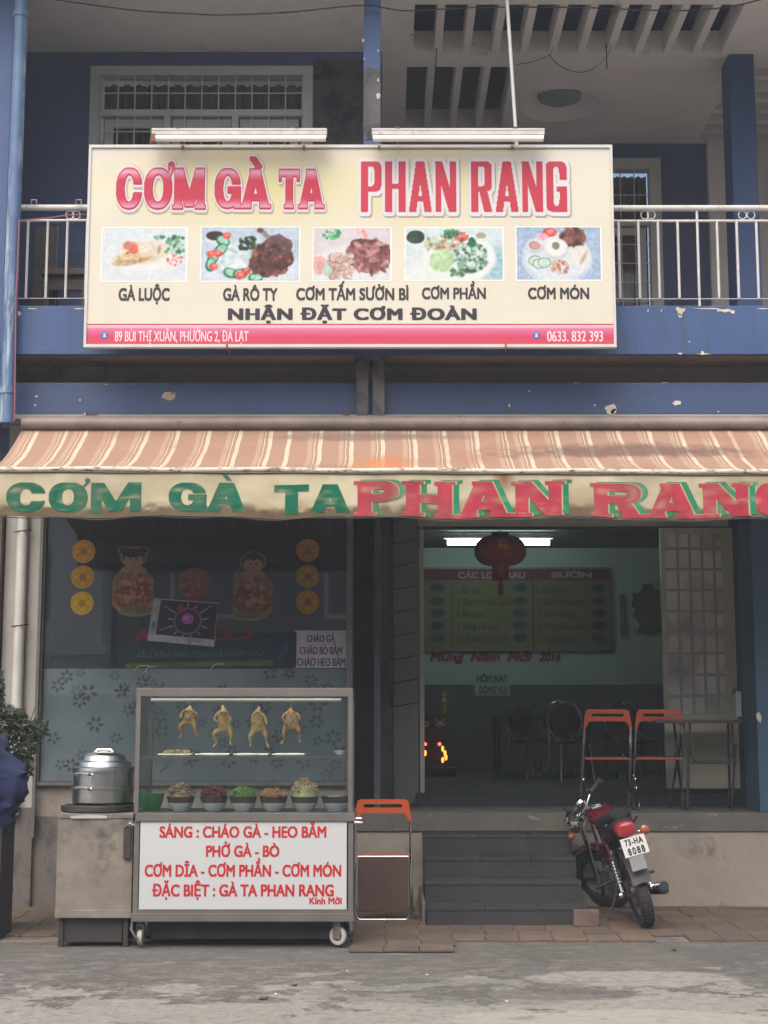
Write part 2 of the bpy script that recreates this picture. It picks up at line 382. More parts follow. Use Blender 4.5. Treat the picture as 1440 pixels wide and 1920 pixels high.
# ---------------- flat prints painted as a fine grid of coloured points
def vnoise(h, w_, cells, seed=0, octs=3):
    r = np.random.RandomState(seed); out = np.zeros((h, w_)); amp = 1.; tot = 0
    for o in range(octs):
        c = cells * 2 ** o; g = r.rand(int(c * h / w_) + 3, c + 3)
        y = np.linspace(0, g.shape[0] - 2.001, h); x = np.linspace(0, c + .999, w_); yi = y.astype(int); xi = x.astype(int)
        fy = (y - yi)[:, None]; fx = (x - xi)[None, :]; fy = fy * fy * (3 - 2 * fy); fx = fx * fx * (3 - 2 * fx)
        v = g[yi][:, xi] * (1 - fy) * (1 - fx) + g[yi + 1][:, xi] * fy * (1 - fx) + g[yi][:, xi + 1] * (1 - fy) * fx + g[yi + 1][:, xi + 1] * fy * fx
        out += v * amp; tot += amp; amp *= .5
    return out / tot
class Ras:
    def __init__(s, w_, h, bg_=(255, 255, 255), asp=None, alpha=1.):
        s.w, s.h = w_, h; s.c = np.ones((h, w_, 3)) * np.array(bg_) ; s.a = np.ones((h, w_)) * alpha
        s.asp = asp or w_ / h; s.X, s.Y = np.meshgrid(np.linspace(0, s.asp, w_), np.linspace(1, 0, h)); s.seed = 1
    def put(s, m, col, k=1., var=0., cells=12):
        s.seed += 1; c = np.array(col, float) * np.ones((s.h, s.w, 3))
        if var: c = c + (vnoise(s.h, s.w, cells, s.seed)[..., None] - .5) * 2 * var
        mm = np.clip(m, 0, 1)[..., None] * k; s.c = s.c * (1 - mm) + c * mm; s.a = np.maximum(s.a, (m > .5)); return s
    def ell(s, x, y, rx, ry, col, rot=0, k=1., soft=.06, var=0., rough=0., cells=12):
        a = math.radians(rot); dx = s.X - x; dy = s.Y - y; u = dx * math.cos(a) + dy * math.sin(a); v = -dx * math.sin(a) + dy * math.cos(a)
        d = np.sqrt((u / rx) ** 2 + (v / ry) ** 2)
        if rough: d = d + (vnoise(s.h, s.w, 14, s.seed + 77) - .5) * 2 * rough
        return s.put(np.clip((1 - d) / soft, 0, 1), col, k, var, cells)
    def rect(s, x0, x1, y0, y1, col, k=1., var=0.): return s.put(((s.X >= x0) & (s.X <= x1) & (s.Y >= y0) & (s.Y <= y1)) * 1., col, k, var)
    def poly(s, P, col, var=0., k=1.):
        m = np.zeros(s.X.shape, bool)
        for i in range(len(P)):
            x1, y1 = P[i]; x2, y2 = P[(i + 1) % len(P)]
            cnd = (s.Y < y1) != (s.Y < y2)
            if abs(y2 - y1) > 1e-9: m ^= cnd & (s.X < (x2 - x1) * (s.Y - y1) / (y2 - y1) + x1)
        return s.put(m * 1., col, k, var)
    def specks(s, n, x0, x1, y0, y1, r, cols, seed=3, inside=None, var=0., el=1.):
        rr_ = random.Random(seed)
        for i in range(n):
            x = rr_.uniform(x0, x1); y = rr_.uniform(y0, y1)
            if inside and ((x - inside[0]) / inside[2]) ** 2 + ((y - inside[1]) / inside[3]) ** 2 > 1: continue
            s.ell(x, y, r * rr_.uniform(.6, 1.5) * el, r * rr_.uniform(.6, 1.4), rr_.choice(cols), rot=rr_.uniform(0, 180), soft=.5, var=var)
        return s
    def mesh(s, name, x0, x1, z0, z1, Y, parent=None, mat='print', base=None, label=None, cat=None, group=None, place=None, scale=1.):
        L = s.c / 255.; L = np.clip(L, 0, 1); L = np.where(L <= .04045, L / 12.92, ((L + .055) / 1.055) ** 2.4) * scale
        xs = np.linspace(x0, x1, s.w); zs = np.linspace(z1, z0, s.h); XX, ZZ = np.meshgrid(xs, zs)
        if place is not None: V = np.array([place(a, b) for a, b in zip(XX.ravel(), ZZ.ravel())])
        else: V = np.stack([XX.ravel(), np.full(XX.size, Y), ZZ.ravel()], 1)
        idx = np.arange(s.w * s.h).reshape(s.h, s.w); al = s.a > .5
        Fm = al[:-1, :-1] & al[1:, :-1] & al[:-1, 1:] & al[1:, 1:]
        q = np.stack([idx[1:, :-1][Fm], idx[1:, 1:][Fm], idx[:-1, 1:][Fm], idx[:-1, :-1][Fm]], 1)
        used = np.unique(q); rm = np.full(s.w * s.h, -1); rm[used] = np.arange(len(used))
        return cmesh(name, V[used], rm[q], L.reshape(-1, 3)[used], mat, parent, base, label, cat, group)

# ------------------------------------------------------------------ materials
BLUE = (.032, .075, .21); BLUED = (.02, .034, .10)
M('blue_paint', (.026, .064, .175), .55, col2=(.034, .078, .195), nsc=1.2, dirt=(.03, .046, .09), dsc=4.5, dthr=.52, dw=.16, streak=.1, bump=.25, bsc=30)
M('blue_wall', (.09, .122, .24), .6, col2=(.10, .14, .265), nsc=.9, dirt=(.045, .055, .09), dsc=1.2, dthr=.6, bump=.2, bsc=30)
M('blue_beam', (.026, .058, .15), .55, col2=(.03, .052, .115), nsc=1.5, dirt=(.03, .032, .045), dsc=3.5, dthr=.6, streak=1.6, bump=.25, bsc=30)
M('blue_pipe', (.055, .11, .22), .5, col2=(.10, .17, .29), nsc=3, dirt=(.36, .41, .45), dsc=7, dthr=.50, dw=.1, streak=.12)
M('teal_dark', (.03, .075, .13), .5, col2=(.045, .085, .13), nsc=2)
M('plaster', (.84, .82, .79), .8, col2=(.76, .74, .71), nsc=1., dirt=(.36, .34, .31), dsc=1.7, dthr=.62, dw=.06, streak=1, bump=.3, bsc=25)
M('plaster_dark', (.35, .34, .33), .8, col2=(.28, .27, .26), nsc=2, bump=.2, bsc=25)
M('mould', (.05, .052, .06), .8, col2=(.13, .12, .12), nsc=2.2, dirt=(.025, .028, .035), dsc=3, dthr=.5, streak=1, bump=.3, bsc=25)
M('brown_grime', (.30, .22, .17), .8, col2=(.2, .165, .15), nsc=1.3, dirt=(.13, .11, .11), dsc=1.2, dthr=.55, streak=1, bump=.3)
M('white_paint', (.52, .52, .50), .45, col2=(.45, .45, .43), nsc=5, dirt=(.2, .19, .17), dsc=12, dthr=.66, streak=.6)
M('rail_paint', (.56, .55, .53), .4, col2=(.46, .45, .43), nsc=7, dirt=(.16, .14, .12), dsc=22, dthr=.6, dw=.08, streak=1)
M('frame_paint', (.58, .61, .59), .5, col2=(.5, .53, .52), nsc=3, dirt=(.2, .21, .2), dsc=5, dthr=.63)
M('bar_paint', (.66, .67, .64), .5)
M('curtain', (.28, .19, .16), .9, col2=(.18, .13, .12), nsc=6)
M('curtain_pale', (.33, .31, .29), .9, col2=(.25, .23, .22), nsc=5)
M('column_white', (.42, .405, .37), .7, col2=(.33, .32, .30), nsc=1.5, dirt=(.22, .2, .18), dsc=4, dthr=.6, bump=.2)
M('pvc', (.60, .585, .54), .4, col2=(.48, .47, .44), nsc=3, dirt=(.3, .27, .24), dsc=6, dthr=.62)
M('cream_wall', (.30, .26, .215), .75, col2=(.22, .19, .16), nsc=1.6, dirt=(.12, .105, .09), dsc=3.2, dthr=.56, dw=.12, streak=.8, bump=.35, bsc=30)
M('dirty_wall', (.15, .13, .115), .8, col2=(.13, .115, .105), nsc=2.2, dirt=(.07, .065, .065), dsc=3, dthr=.5, streak=.6, bump=.4, bsc=30)
M('edge_grime', (.13, .115, .095), .8, col2=(.09, .085, .078), nsc=3, dirt=(.3, .27, .22), dsc=6, dthr=.6, streak=2, bump=.4, bsc=30)
M('step_stone', (.019, .021, .024), .75, col2=(.032, .032, .032), nsc=3, dirt=(.055, .055, .05), dsc=5, dthr=.62, streak=1, bump=.3, bsc=60)
M('dark_tile', (.08, .08, .09), .4, col2=(.12, .11, .10), nsc=2.2, dirt=(.1, .09, .08), dsc=3.5, dthr=.62, streak=.7, bump=.1)
M('dark_leaf', (.12, .14, .11), .5, col2=(.15, .17, .13), nsc=1.5)
M('alu', (.155, .145, .128), .5, metal=.25, col2=(.12, .11, .10), nsc=4, dirt=(.2, .18, .15), dsc=8, dthr=.62, streak=.5)
M('alu_cream', (.44, .42, .32), .5, metal=.1, col2=(.36, .34, .27), nsc=4, dirt=(.18, .15, .1), dsc=9, dthr=.62)
M('steel', (.55, .55, .54), .28, metal=1., col2=(.45, .45, .44), nsc=5, bump=.05)
M('chrome', (.75, .76, .78), .12, metal=1.)
M('steel_stained', (.25, .215, .175), .6, metal=.2, col2=(.15, .135, .12), nsc=3, dirt=(.075, .07, .068), dsc=3.2, dthr=.54, dw=.15, streak=1, bump=.3, bsc=20)
M('black_iron', (.02, .02, .021), .6, col2=(.04, .033, .03), nsc=8)
M('rubber', (.022, .023, .025), .75, col2=(.035, .035, .035), nsc=12)
M('wood_dark', (.09, .05, .035), .5, col2=(.05, .032, .026), nsc=8)
M('orange_plastic', (.52, .085, .022), .42, col2=(.42, .065, .02), nsc=4)
M('brown_seat', (.10, .055, .045), .5, col2=(.07, .045, .04), nsc=5, dirt=(.12, .10, .09), dsc=5, dthr=.6)
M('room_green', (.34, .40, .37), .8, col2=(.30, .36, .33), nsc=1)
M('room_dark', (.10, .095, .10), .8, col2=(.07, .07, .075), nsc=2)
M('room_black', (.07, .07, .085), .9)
M('lantern_red', (.24, .014, .022), .7, col2=(.17, .012, .018), nsc=9)
M('gold', (.55, .34, .05), .45, metal=.3)
M('tube_lit', (.9, .95, .9), .5, emit=((.70, 1., .84), 16.))
M('tube_white', (.85, .85, .78), .4, dirt=(.6, .45, .25), dsc=9, dthr=.68, streak=1)
M('ember', (.8, .3, .05), .5, emit=((1, .33, .05), 1.6))
M('red_lamp', (.8, .1, .08), .5, emit=((1, .06, .05), 4.))
M('fixture', (.55, .53, .49), .5, col2=(.42, .40, .36), nsc=6, dirt=(.12, .11, .1), dsc=14, dthr=.58, streak=1)
M('rust', (.2, .08, .035), .8)
M('cable', (.025, .025, .028), .6)
M('cable_pink', (.28, .09, .10), .6)
M('peel', (.62, .57, .48), .9, col2=(.42, .37, .31), nsc=9, bump=.3, bsc=60)
M('peel_brown', (.3, .22, .15), .9, col2=(.5, .43, .33), nsc=11, bump=.3, bsc=60)
M('awning_bar', (.16, .13, .115), .6, col2=(.24, .2, .17), nsc=3, dirt=(.05, .05, .06), dsc=5, dthr=.6, streak=1)
M('awning_rim', (.48, .45, .37), .6, dirt=(.12, .10, .05), dsc=14, dthr=.5, streak=3)
M('red_gloss', (.09, .009, .013), .22, coat=.6)
M('red_lens', (.26, .02, .028), .2, coat=.6)
M('amber_lens', (.28, .075, .02), .25)
M('seat_vinyl', (.014, .014, .016), .5)
M('white_enamel', (.72, .75, .80), .25, coat=.3)
M('bowl_grey', (.10, .095, .09), .4, metal=.4)
M('green_plastic', (.012, .20, .055), .35)
M('tray', (.45, .46, .46), .3, metal=.7)
M('chicken_skin', (.52, .33, .11), .45, col2=(.62, .45, .20), nsc=14, dirt=(.34, .14, .04), dsc=11, dthr=.58, streak=1, bump=.4, bsc=90)
M('chicken_roast', (.36, .15, .05), .4, col2=(.50, .27, .10), nsc=16, dirt=(.14, .05, .02), dsc=12, dthr=.52, streak=1, bump=.5, bsc=110)
M('chicken_gold', (.50, .26, .07), .4, col2=(.60, .40, .16), nsc=14, dirt=(.25, .10, .03), dsc=13, dthr=.52, streak=1, bump=.5, bsc=110)
M('tarp', (.009, .012, .032), .95, col2=(.02, .03, .095), nsc=4, bump=.3, bsc=12)
M('leaf', (.03, .045, .025), .7, col2=(.055, .07, .04), nsc=9)
M('bark', (.06, .045, .035), .9)
M('pink_block', (.15, .095, .085), .9, col2=(.09, .065, .06), nsc=9, bump=.5, bsc=40)
M('stone', (.26, .2, .16), .9, col2=(.2, .16, .13), nsc=12, bump=.5)
M('dome_glass', (.25, .33, .33), .25)
M('far_wall', (.85, .83, .78), .8, col2=(.66, .64, .6), nsc=.6)
M('far_dark', (.10, .11, .115), .8, col2=(.15, .15, .15), nsc=.6)
M('far_red', (.22, .06, .05), .8)
M('far_roof', (.12, .07, .06), .8)
M('engine_grey', (.18, .18, .18), .4, metal=.7)
M('plate_white', (.50, .49, .48), .4); M('sign_white', (.47, .49, .49), .45, col2=(.44, .46, .465), nsc=2)
glassmat('glass', refl=1.); glassmat('glass_shop', tint=(.8, .84, .86), refl=2.8, haze=.04, hcol=(.35, .38, .44)); glassmat('glass_case', refl=.6, haze=.02)
glassmat('frost', tint=(.85, .84, .80), refl=1.2, rough=.3, haze=.8, hcol=(.60, .58, .53))
printmat('print', .5, .3, gain=.8); printmat('print_fabric', .85, .2, grime=.5, gain=.70); printmat('print_sign', .45, .3, gain=.62); printmat('print_board', .5, .3, grime=.05, gain=.66); printmat('print_dim', .6, .2, gain=.5); printmat('print_sticker', .6, .2, gain=.72)

# canopy stripes, read along the fabric's own x
def stripes():
    m = bpy.data.materials.new('canopy_fabric'); m.use_nodes = True; MATS['canopy_fabric'] = m
    N = m.node_tree.nodes; L = m.node_tree.links; b = N['Principled BSDF']; b.inputs['Roughness'].default_value = .8
    ge = N.new('ShaderNodeTexCoord'); sx = N.new('ShaderNodeSeparateXYZ'); L.new(ge.outputs['Object'], sx.inputs[0])
    def ma(op, a, bb=None):
        n = N.new('ShaderNodeMath'); n.operation = op
        for i, q in enumerate((a, bb)):
            if q is None: continue
            if isinstance(q, (int, float)): n.inputs[i].default_value = q
            else: L.new(q, n.inputs[i])
        return n.outputs[0]
    wq = N.new('ShaderNodeTexNoise'); wq.inputs['Scale'].default_value = 2.6; L.new(ge.outputs['Object'], wq.inputs['Vector']); x = ma('ADD', ma('ADD', sx.outputs[0], 20.13), ma('MULTIPLY', wq.outputs[0], .045)); pan = ma('FLOOR', ma('DIVIDE', x, 1.93)); x2 = ma('ADD', x, ma('MULTIPLY', pan, .11))
    fr = ma('FRACT', ma('DIVIDE', x2, .273))
    cr = N.new('ShaderNodeValToRGB'); cr.color_ramp.interpolation = 'CONSTANT'; L.new(fr, cr.inputs[0])
    br = (.29, .175, .125); cream = (.46, .40, .30); tan = (.345, .245, .175); dk = (.25, .14, .09)
    st = [(0, br), (.42, tan), (.56, br), (.60, dk), (.62, cream), (.655, dk), (.67, br), (.75, cream), (.88, dk), (.895, br)]
    while len(cr.color_ramp.elements) > 1: cr.color_ramp.elements.remove(cr.color_ramp.elements[0])
    for i, (p, c) in enumerate(st):
        e = cr.color_ramp.elements[0] if i == 0 else cr.color_ramp.elements.new(p)
        e.position = p; e.color = (*c, 1)
    g = N.new('ShaderNodeNewGeometry'); tx = N.new('ShaderNodeTexNoise'); tx.inputs['Scale'].default_value = 2.2; tx.inputs['Detail'].default_value = 9
    L.new(g.outputs['Position'], tx.inputs['Vector'])
    r = N.new('ShaderNodeMapRange'); r.inputs[1].default_value = .5; r.inputs[2].default_value = .72; r.inputs[4].default_value = .6; L.new(tx.outputs[0], r.inputs[0])
    mx = N.new('ShaderNodeMix'); mx.data_type = 'RGBA'; L.new(r.outputs[0], mx.inputs[0]); L.new(cr.outputs[0], mx.inputs[6]); mx.inputs[7].default_value = (.26, .13, .08, 1)
    # rust stain near the middle, dark soot along the right half
    def spot(cx_, cy_, rx, ry, col, src, thr=.0):
        dx = ma('DIVIDE', ma('SUBTRACT', sx.outputs[0], cx_), rx); dy = ma('DIVIDE', ma('SUBTRACT', sx.outputs[1], cy_), ry)
        d = ma('SQRT', ma('ADD', ma('MULTIPLY', dx, dx), ma('MULTIPLY', dy, dy)))
        t = N.new('ShaderNodeTexNoise'); t.inputs['Scale'].default_value = 9; t.inputs['Detail'].default_value = 8; L.new(g.outputs['Position'], t.inputs['Vector'])
        v = ma('SUBTRACT', 1.35, ma('ADD', d, t.outputs[0])); q = N.new('ShaderNodeMapRange'); q.inputs[1].default_value = 0; q.inputs[2].default_value = .45; q.inputs[4].default_value = .8; L.new(v, q.inputs[0])
        mm = N.new('ShaderNodeMix'); mm.data_type = 'RGBA'; L.new(q.outputs[0], mm.inputs[0]); L.new(src, mm.inputs[6]); mm.inputs[7].default_value = (*col, 1); return mm.outputs[2]
    c = spot(-.02, -.9, .35, .5, (.40, .15, .05), mx.outputs[2]); c = spot(2.1, -.4, 1.5, .22, (.10, .06, .045), c); c = spot(-.1, -.12, 1.2, .1, (.16, .12, .10), c)
    L.new(c, b.inputs['Base Color'])
    bp = N.new('ShaderNodeBump'); bp.inputs['Strength'].default_value = .3; bp.inputs['Distance'].default_value = .03
    t2 = N.new('ShaderNodeTexNoise'); t2.inputs['Scale'].default_value = 3; L.new(g.outputs['Position'], t2.inputs['Vector']); L.new(t2.outputs[0], bp.inputs['Height']); L.new(bp.outputs[0], b.inputs['Normal'])
stripes()

def ground_mat():
    m = bpy.data.materials.new('road_concrete'); m.use_nodes = True; MATS['road_concrete'] = m
    N = m.node_tree.nodes; L = m.node_tree.links; b = N['Principled BSDF']; b.inputs['Roughness'].default_value = .8
    g = N.new('ShaderNodeNewGeometry')
    def noise(sc, det=8, ro=.6, map_=(1, 1, 1), off=(0, 0, 0)):
        mp = N.new('ShaderNodeMapping'); mp.inputs['Scale'].default_value = map_; mp.inputs['Location'].default_value = off; L.new(g.outputs['Position'], mp.inputs[0])
        t = N.new('ShaderNodeTexNoise'); t.inputs['Scale'].default_value = sc; t.inputs['Detail'].default_value = det; t.inputs['Roughness'].default_value = ro
        L.new(mp.outputs[0], t.inputs['Vector']); return t.outputs[0]
    def rng(v, a, b_, lo=0, hi=1):
        r = N.new('ShaderNodeMapRange'); L.new(v, r.inputs[0]); r.inputs[1].default_value = a; r.inputs[2].default_value = b_; r.inputs[3].default_value = lo; r.inputs[4].default_value = hi; return r.outputs[0]
    def mix(f, a, c):
        x = N.new('ShaderNodeMix'); x.data_type = 'RGBA'; L.new(f, x.inputs[0])
        for i, q in ((6, a), (7, c)):
            if isinstance(q, tuple): x.inputs[i].default_value = (*q, 1)
            else: L.new(q, x.inputs[i])
        return x.outputs[2]
    def ma(op, a, bb):
        n = N.new('ShaderNodeMath'); n.operation = op
        for i, q in enumerate((a, bb)):
            if isinstance(q, (int, float)): n.inputs[i].default_value = q
            else: L.new(q, n.inputs[i])
        return n.outputs[0]
    base = mix(rng(noise(1.4, 9, .65), .35, .65), (.068, .064, .057), (.11, .102, .09))
    base = mix(rng(noise(26, 8, .8), .42, .6, 0, .7), base, (.07, .065, .06))
    base = mix(rng(noise(3.2, 12, .8, (1, 2.2, 1), (5, 8, 0)), .53, .57, 0, .7), base, (.17, .158, .138))
    base = mix(rng(noise(2.3, 12, .82, (1, 2.0, 1), (15, 3, 0)), .55, .59, 0, .7), base, (.06, .057, .052))
    # pale concrete patches, denser toward the camera to paint in light beyond the awning
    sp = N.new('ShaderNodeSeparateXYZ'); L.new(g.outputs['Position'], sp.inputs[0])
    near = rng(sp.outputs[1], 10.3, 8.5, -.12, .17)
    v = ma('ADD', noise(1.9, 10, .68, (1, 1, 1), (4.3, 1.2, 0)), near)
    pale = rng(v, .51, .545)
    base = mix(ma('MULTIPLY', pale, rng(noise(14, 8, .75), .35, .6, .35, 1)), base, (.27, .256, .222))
    base = mix(rng(noise(1.1, 9, .7, (1, 1, 1), (9.3, 7.7, 0)), .56, .64, 0, .75), base, (.085, .082, .076))
    mot = ma('MULTIPLY', rng(noise(6.5, 12, .8, (1, 1.3, 1), (2.2, 5.5, 0)), .50, .54), rng(sp.outputs[1], 10.7, 9.2, .1, 1)); base = mix(ma('MULTIPLY', mot, .55), base, (.25, .236, .205))  # pale mottling fades toward the facade, painting in the awning shade
    base = mix(rng(noise(17, 9, .75, (1, 1, 1), (8, 3, 0)), .58, .63, 0, .8), base, (.05, .048, .045))
    base = mix(rng(noise(70, 5, .8, (1, 1, 1), (1, 3, 0)), .56, .64, 0, .55), base, (.34, .32, .29))
    base = mix(rng(noise(55, 5, .8, (1, 1, 1), (6, 1, 0)), .58, .64, 0, .6), base, (.035, .034, .032))
    def patch(cx_, cy_, rx, ry, col, k=.85):
        nonlocal base
        dx = ma('DIVIDE', ma('SUBTRACT', sp.outputs[0], cx_), rx); dy = ma('DIVIDE', ma('SUBTRACT', sp.outputs[1], cy_), ry)
        d = ma('POWER', ma('ADD', ma('MULTIPLY', dx, dx), ma('MULTIPLY', dy, dy)), .5)
        vv = ma('SUBTRACT', 1.75, ma('ADD', d, ma('MULTIPLY', noise(3.2, 12, .78, (1, 1.6, 1), (cx_ * 3, 0, 0)), 1.6))); base = mix(ma('MULTIPLY', rng(vv, 0, .14, 0, k), rng(noise(11, 9, .8, (1, 1.5, 1), (cx_, 2, 0)), .38, .56, .25, 1)), base, col)
    patch(1.55, 9.75, .75, .35, (.29, .275, .24)); patch(-1.75, 9.6, .38, .22, (.085, .07, .065)); patch(.95, 9.2, .7, .2, (.10, .085, .078)); patch(-.75, 9.0, .25, .1, (.07, .065, .06)); patch(1.2, 8.45, 1.0, .3, (.32, .30, .26)); patch(.45, 9.3, 1.1, .5, (.1, .1, .092), .6)
    L.new(base, b.inputs['Base Color'])
    hh = ma('ADD', ma('MULTIPLY', noise(45, 6, .7), .5), ma('MULTIPLY', pale, .5))
    bp = N.new('ShaderNodeBump'); bp.inputs['Strength'].default_value = .9; bp.inputs['Distance'].default_value = .015; L.new(hh, bp.inputs['Height']); L.new(bp.outputs[0], b.inputs['Normal'])
ground_mat()
for i, (c1, c2) in enumerate([((.12, .085, .058), (.082, .064, .05)), ((.15, .102, .064), (.10, .074, .054)), ((.10, .074, .055), (.072, .06, .05))]):
    M('tile_clay_%d' % i, c1, .75, col2=c2, nsc=4, dirt=(.07, .06, .055), dsc=5, dthr=.54, streak=1, bump=.35, bsc=70)

# ------------------------------------------------------------------ ground
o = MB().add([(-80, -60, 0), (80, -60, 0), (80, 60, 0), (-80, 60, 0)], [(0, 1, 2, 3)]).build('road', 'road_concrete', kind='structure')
pv = MB().box(-4.2, 5.2, 11.30, 13.3, -.05, .006).build('pavement', 'dirty_wall', kind='structure'); LOC['pavement'] = Vector((0, 0, 0))
tile_me = []
for k in range(3):
    mb = MB().box(.003, .246, .003, .246, .006, .022, .004); t = mb.build('tile', 'tile_clay_%d' % k, pv); tile_me.append(t.data); t.location = (-9, -9, -9); bpy.data.objects.remove(t)
rt = random.Random(3); nx = 0
for i in range(36):
    for j in range(10):
        x = -4.0 + i * .25 + (.02 if j % 2 else 0); y = 10.80 + j * .25
        fx = x + .12
        lim = 10.80 if (-.25 < fx < .62) else (11.25 if fx > 0 else 11.5)
        if y + .01 < lim: continue
        if fx > .62 and j == 2 and rt.random() < .35: continue
        if .36 < fx < 1.6 and y > 12.1: continue
        t = bpy.data.objects.new('tile', tile_me[rt.choice((0, 0, 1, 2))]); COL.objects.link(t); t.parent = pv
        t.location = (x, y, rt.uniform(-.002, .002)); t.rotation_euler = (rt.uniform(-.004, .004), rt.uniform(-.004, .004), rt.uniform(-.008, .008))

# ------------------------------------------------------------------ shophouse
house = empty('shophouse', 'two storey blue painted shophouse with balcony above and glass shop front below', 'building', (0, 13.4, 0))
YW, YD = 13.45, 14.5          # shop window plane, door plane
ZP, ZS = .82, .94             # platform and sill heights
YB = 13.0                     # balcony beam
# ground floor walls
def part(mb, name, mat, parent=house, **k): return mb.build(name, mat, parent, **k)
part(plate(-3.1, -.28, 0, 4.29, [(-3.06, -.32, 1.05, 3.62)], YW, YW + .14, 'XZ'), 'window_wall', 'cream_wall')
part(MB().box(-3.1, -.28, YW - .012, YW - .002, 0, .78), 'plinth', 'dirty_wall')
part(MB().box(-.28, 5.2, 13.3, 15.6, 0, .66), 'platform', 'cream_wall')
part(MB().box(-.28, 5.2, 13.28, YD + .02, .662, ZP, .008), 'platform_slab', 'edge_grime')
part(MB().box(.30, 3.36, YD - .12, YD + .2, ZP, ZS, .006), 'door_sill', 'step_stone')
part(plate(-.28, 5.2, ZP, 4.29, [(.34, 3.34, ZS, 3.5)], YD, YD + .15, 'XZ'), 'door_wall', 'dark_tile')
part(MB().box(-.30, -.28, YW + .14, YD, 0, 4.29), 'return_wall', 'dark_tile')
part(MB().box(3.35, 5.2, YD - .012, YD - .002, ZP, 3.9), 'wall_panel', 'teal_dark')
# open leaf beside the door with its slanting joints
xa = W(738, 1200, YD - .06)[0]
lf = part(MB().box(xa, .33, YD - .07, YD - .03, ZS - .1, 3.7), 'shutter_leaf', 'dark_leaf')
for k in range(9):
    z = 1.75 + k * .225
    MB().tube([(xa + .005, YD - .073, z), (.325, YD - .073, z + .045)], .006, 5).build('shutter_joint', 'black_iron', lf)
MB().box(.04, .075, YD - .085, YD - .07, 1.75, 2.25).build('pull_bar', 'black_iron', lf)
part(MB().box(-3.42, -3.1, 13.4, 13.9, 0, 4.29, .01), 'column', 'column_white')
part(MB().box(-3.428, -3.094, 13.392, 13.9, 0, .86, .008), 'column_base', 'dirty_wall')
part(MB().tube([(-3.255, 13.345, .8), (-3.255, 13.345, 3.7)], .048, 16), 'drain_pipe', 'pvc', smooth=True)
for z in (1.7, 2.45, 3.3):
    part(MB().tube([(-3.33, 13.36, z), (-3.30, 13.30, z), (-3.21, 13.30, z + .01), (-3.18, 13.36, z + .02)], .006, 5), 'pipe_strap', 'black_iron')
part(MB().box(-4.4, -3.42, 13.5, 14.2, 0, 4.29), 'neighbour_pier', 'blue_wall')
part(MB().box(-4.4, -3.43, 13.3, 13.5, 1.0, 3.6), 'neighbour_shutter', 'wood_dark')
part(MB().box(3.30, 3.95, 13.34, 13.85, ZP, 4.29, .008), 'column', 'teal_dark')
part(MB().add([(W(1424, 1345, 13.33)[0] + dx, 13.332, W(1424, 1345, 13.33)[1] + dz) for dx, dz in ((-.03, .03), (0, .05), (.02, .0), (.01, -.05), (-.02, -.02))], [(0, 1, 2, 3, 4)]), 'paint_chip', 'peel')
# soffit over the shop front, lower beam, recess, balcony slab
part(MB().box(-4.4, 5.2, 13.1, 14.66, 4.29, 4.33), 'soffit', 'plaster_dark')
part(MB().box(-4.4, 5.2, 13.1, 13.32, 4.331, 4.62, .006), 'lower_beam', 'blue_beam')
part(MB().box(-4.4, 5.2, 13.5, 13.6, 4.6, 4.86), 'recess_wall', 'brown_grime')
part(MB().box(-4.4, 5.2, 13.02, 17.6, 4.86, 5.2), 'balcony_slab', 'brown_grime')
part(MB().box(-4.4, 5.2, YB - .06, YB, 4.84, 5.285, .006), 'balcony_beam', 'blue_paint')
part(MB().box(-4.4, 5.2, YB, YB + .2, 5.2, 5.28), 'balcony_kerb', 'blue_paint')
for xx in (-.245, -.10):
    part(MB().box(xx, xx + .105, 13.01, 13.12, 4.30, 4.84, .006), 'bracket_post', 'mould')
part(MB().box(-.27, .03, 12.99, 13.14, 4.795, 4.838, .004), 'bracket_cap', 'mould')
# upper storey: left wall with its window, right wall set back with a window
ZC = 8.55; YL, YR = 14.8, 17.3
wx0, wx1, wz0, wz1 = W(172, 127, YL)[0], W(587, 127, YL)[0], 6.25, 8.375
part(plate(-4.4, -.02, 5.2, ZC, [(wx0, wx1, wz0, wz1)], YL, YL + .12, 'XZ'), 'upper_wall', 'blue_wall')
mx0, mx1 = W(589, 110, YL)[0], -.03
part(MB().box(mx0, mx1, YL - .006, YL - .001, 6.0, ZC - .08), 'mould_patch', 'mould')
part(MB().box(-.14, -.02, YL + .12, YR, 5.2, ZC), 'side_wall', 'plaster')
rx1 = W(1237, 300, YR)[0]; rz1 = W(1237, 299, YR)[1]
part(plate(-.02, 3.90, 5.2, ZC, [(1.7, rx1, 5.5, rz1)], YR, YR + .12, 'XZ'), 'upper_wall', 'blue_wall')
part(MB().box(3.90, 6.2, YR - .10, YR + .02, 5.2, ZC), 'upper_wall', 'plaster')
part(MB().box(5.2, 5.3, 13.0, 17.3, 0, 9.6), 'side_wall', 'plaster'); part(MB().box(-4.5, -4.4, 13.0, 14.9, 0, 9.6), 'side_wall', 'blue_wall')
part(MB().box(3.95, 4.5, YR - .9, YR - .12, 5.2, 6.25), 'dark_cabinet', 'room_black')
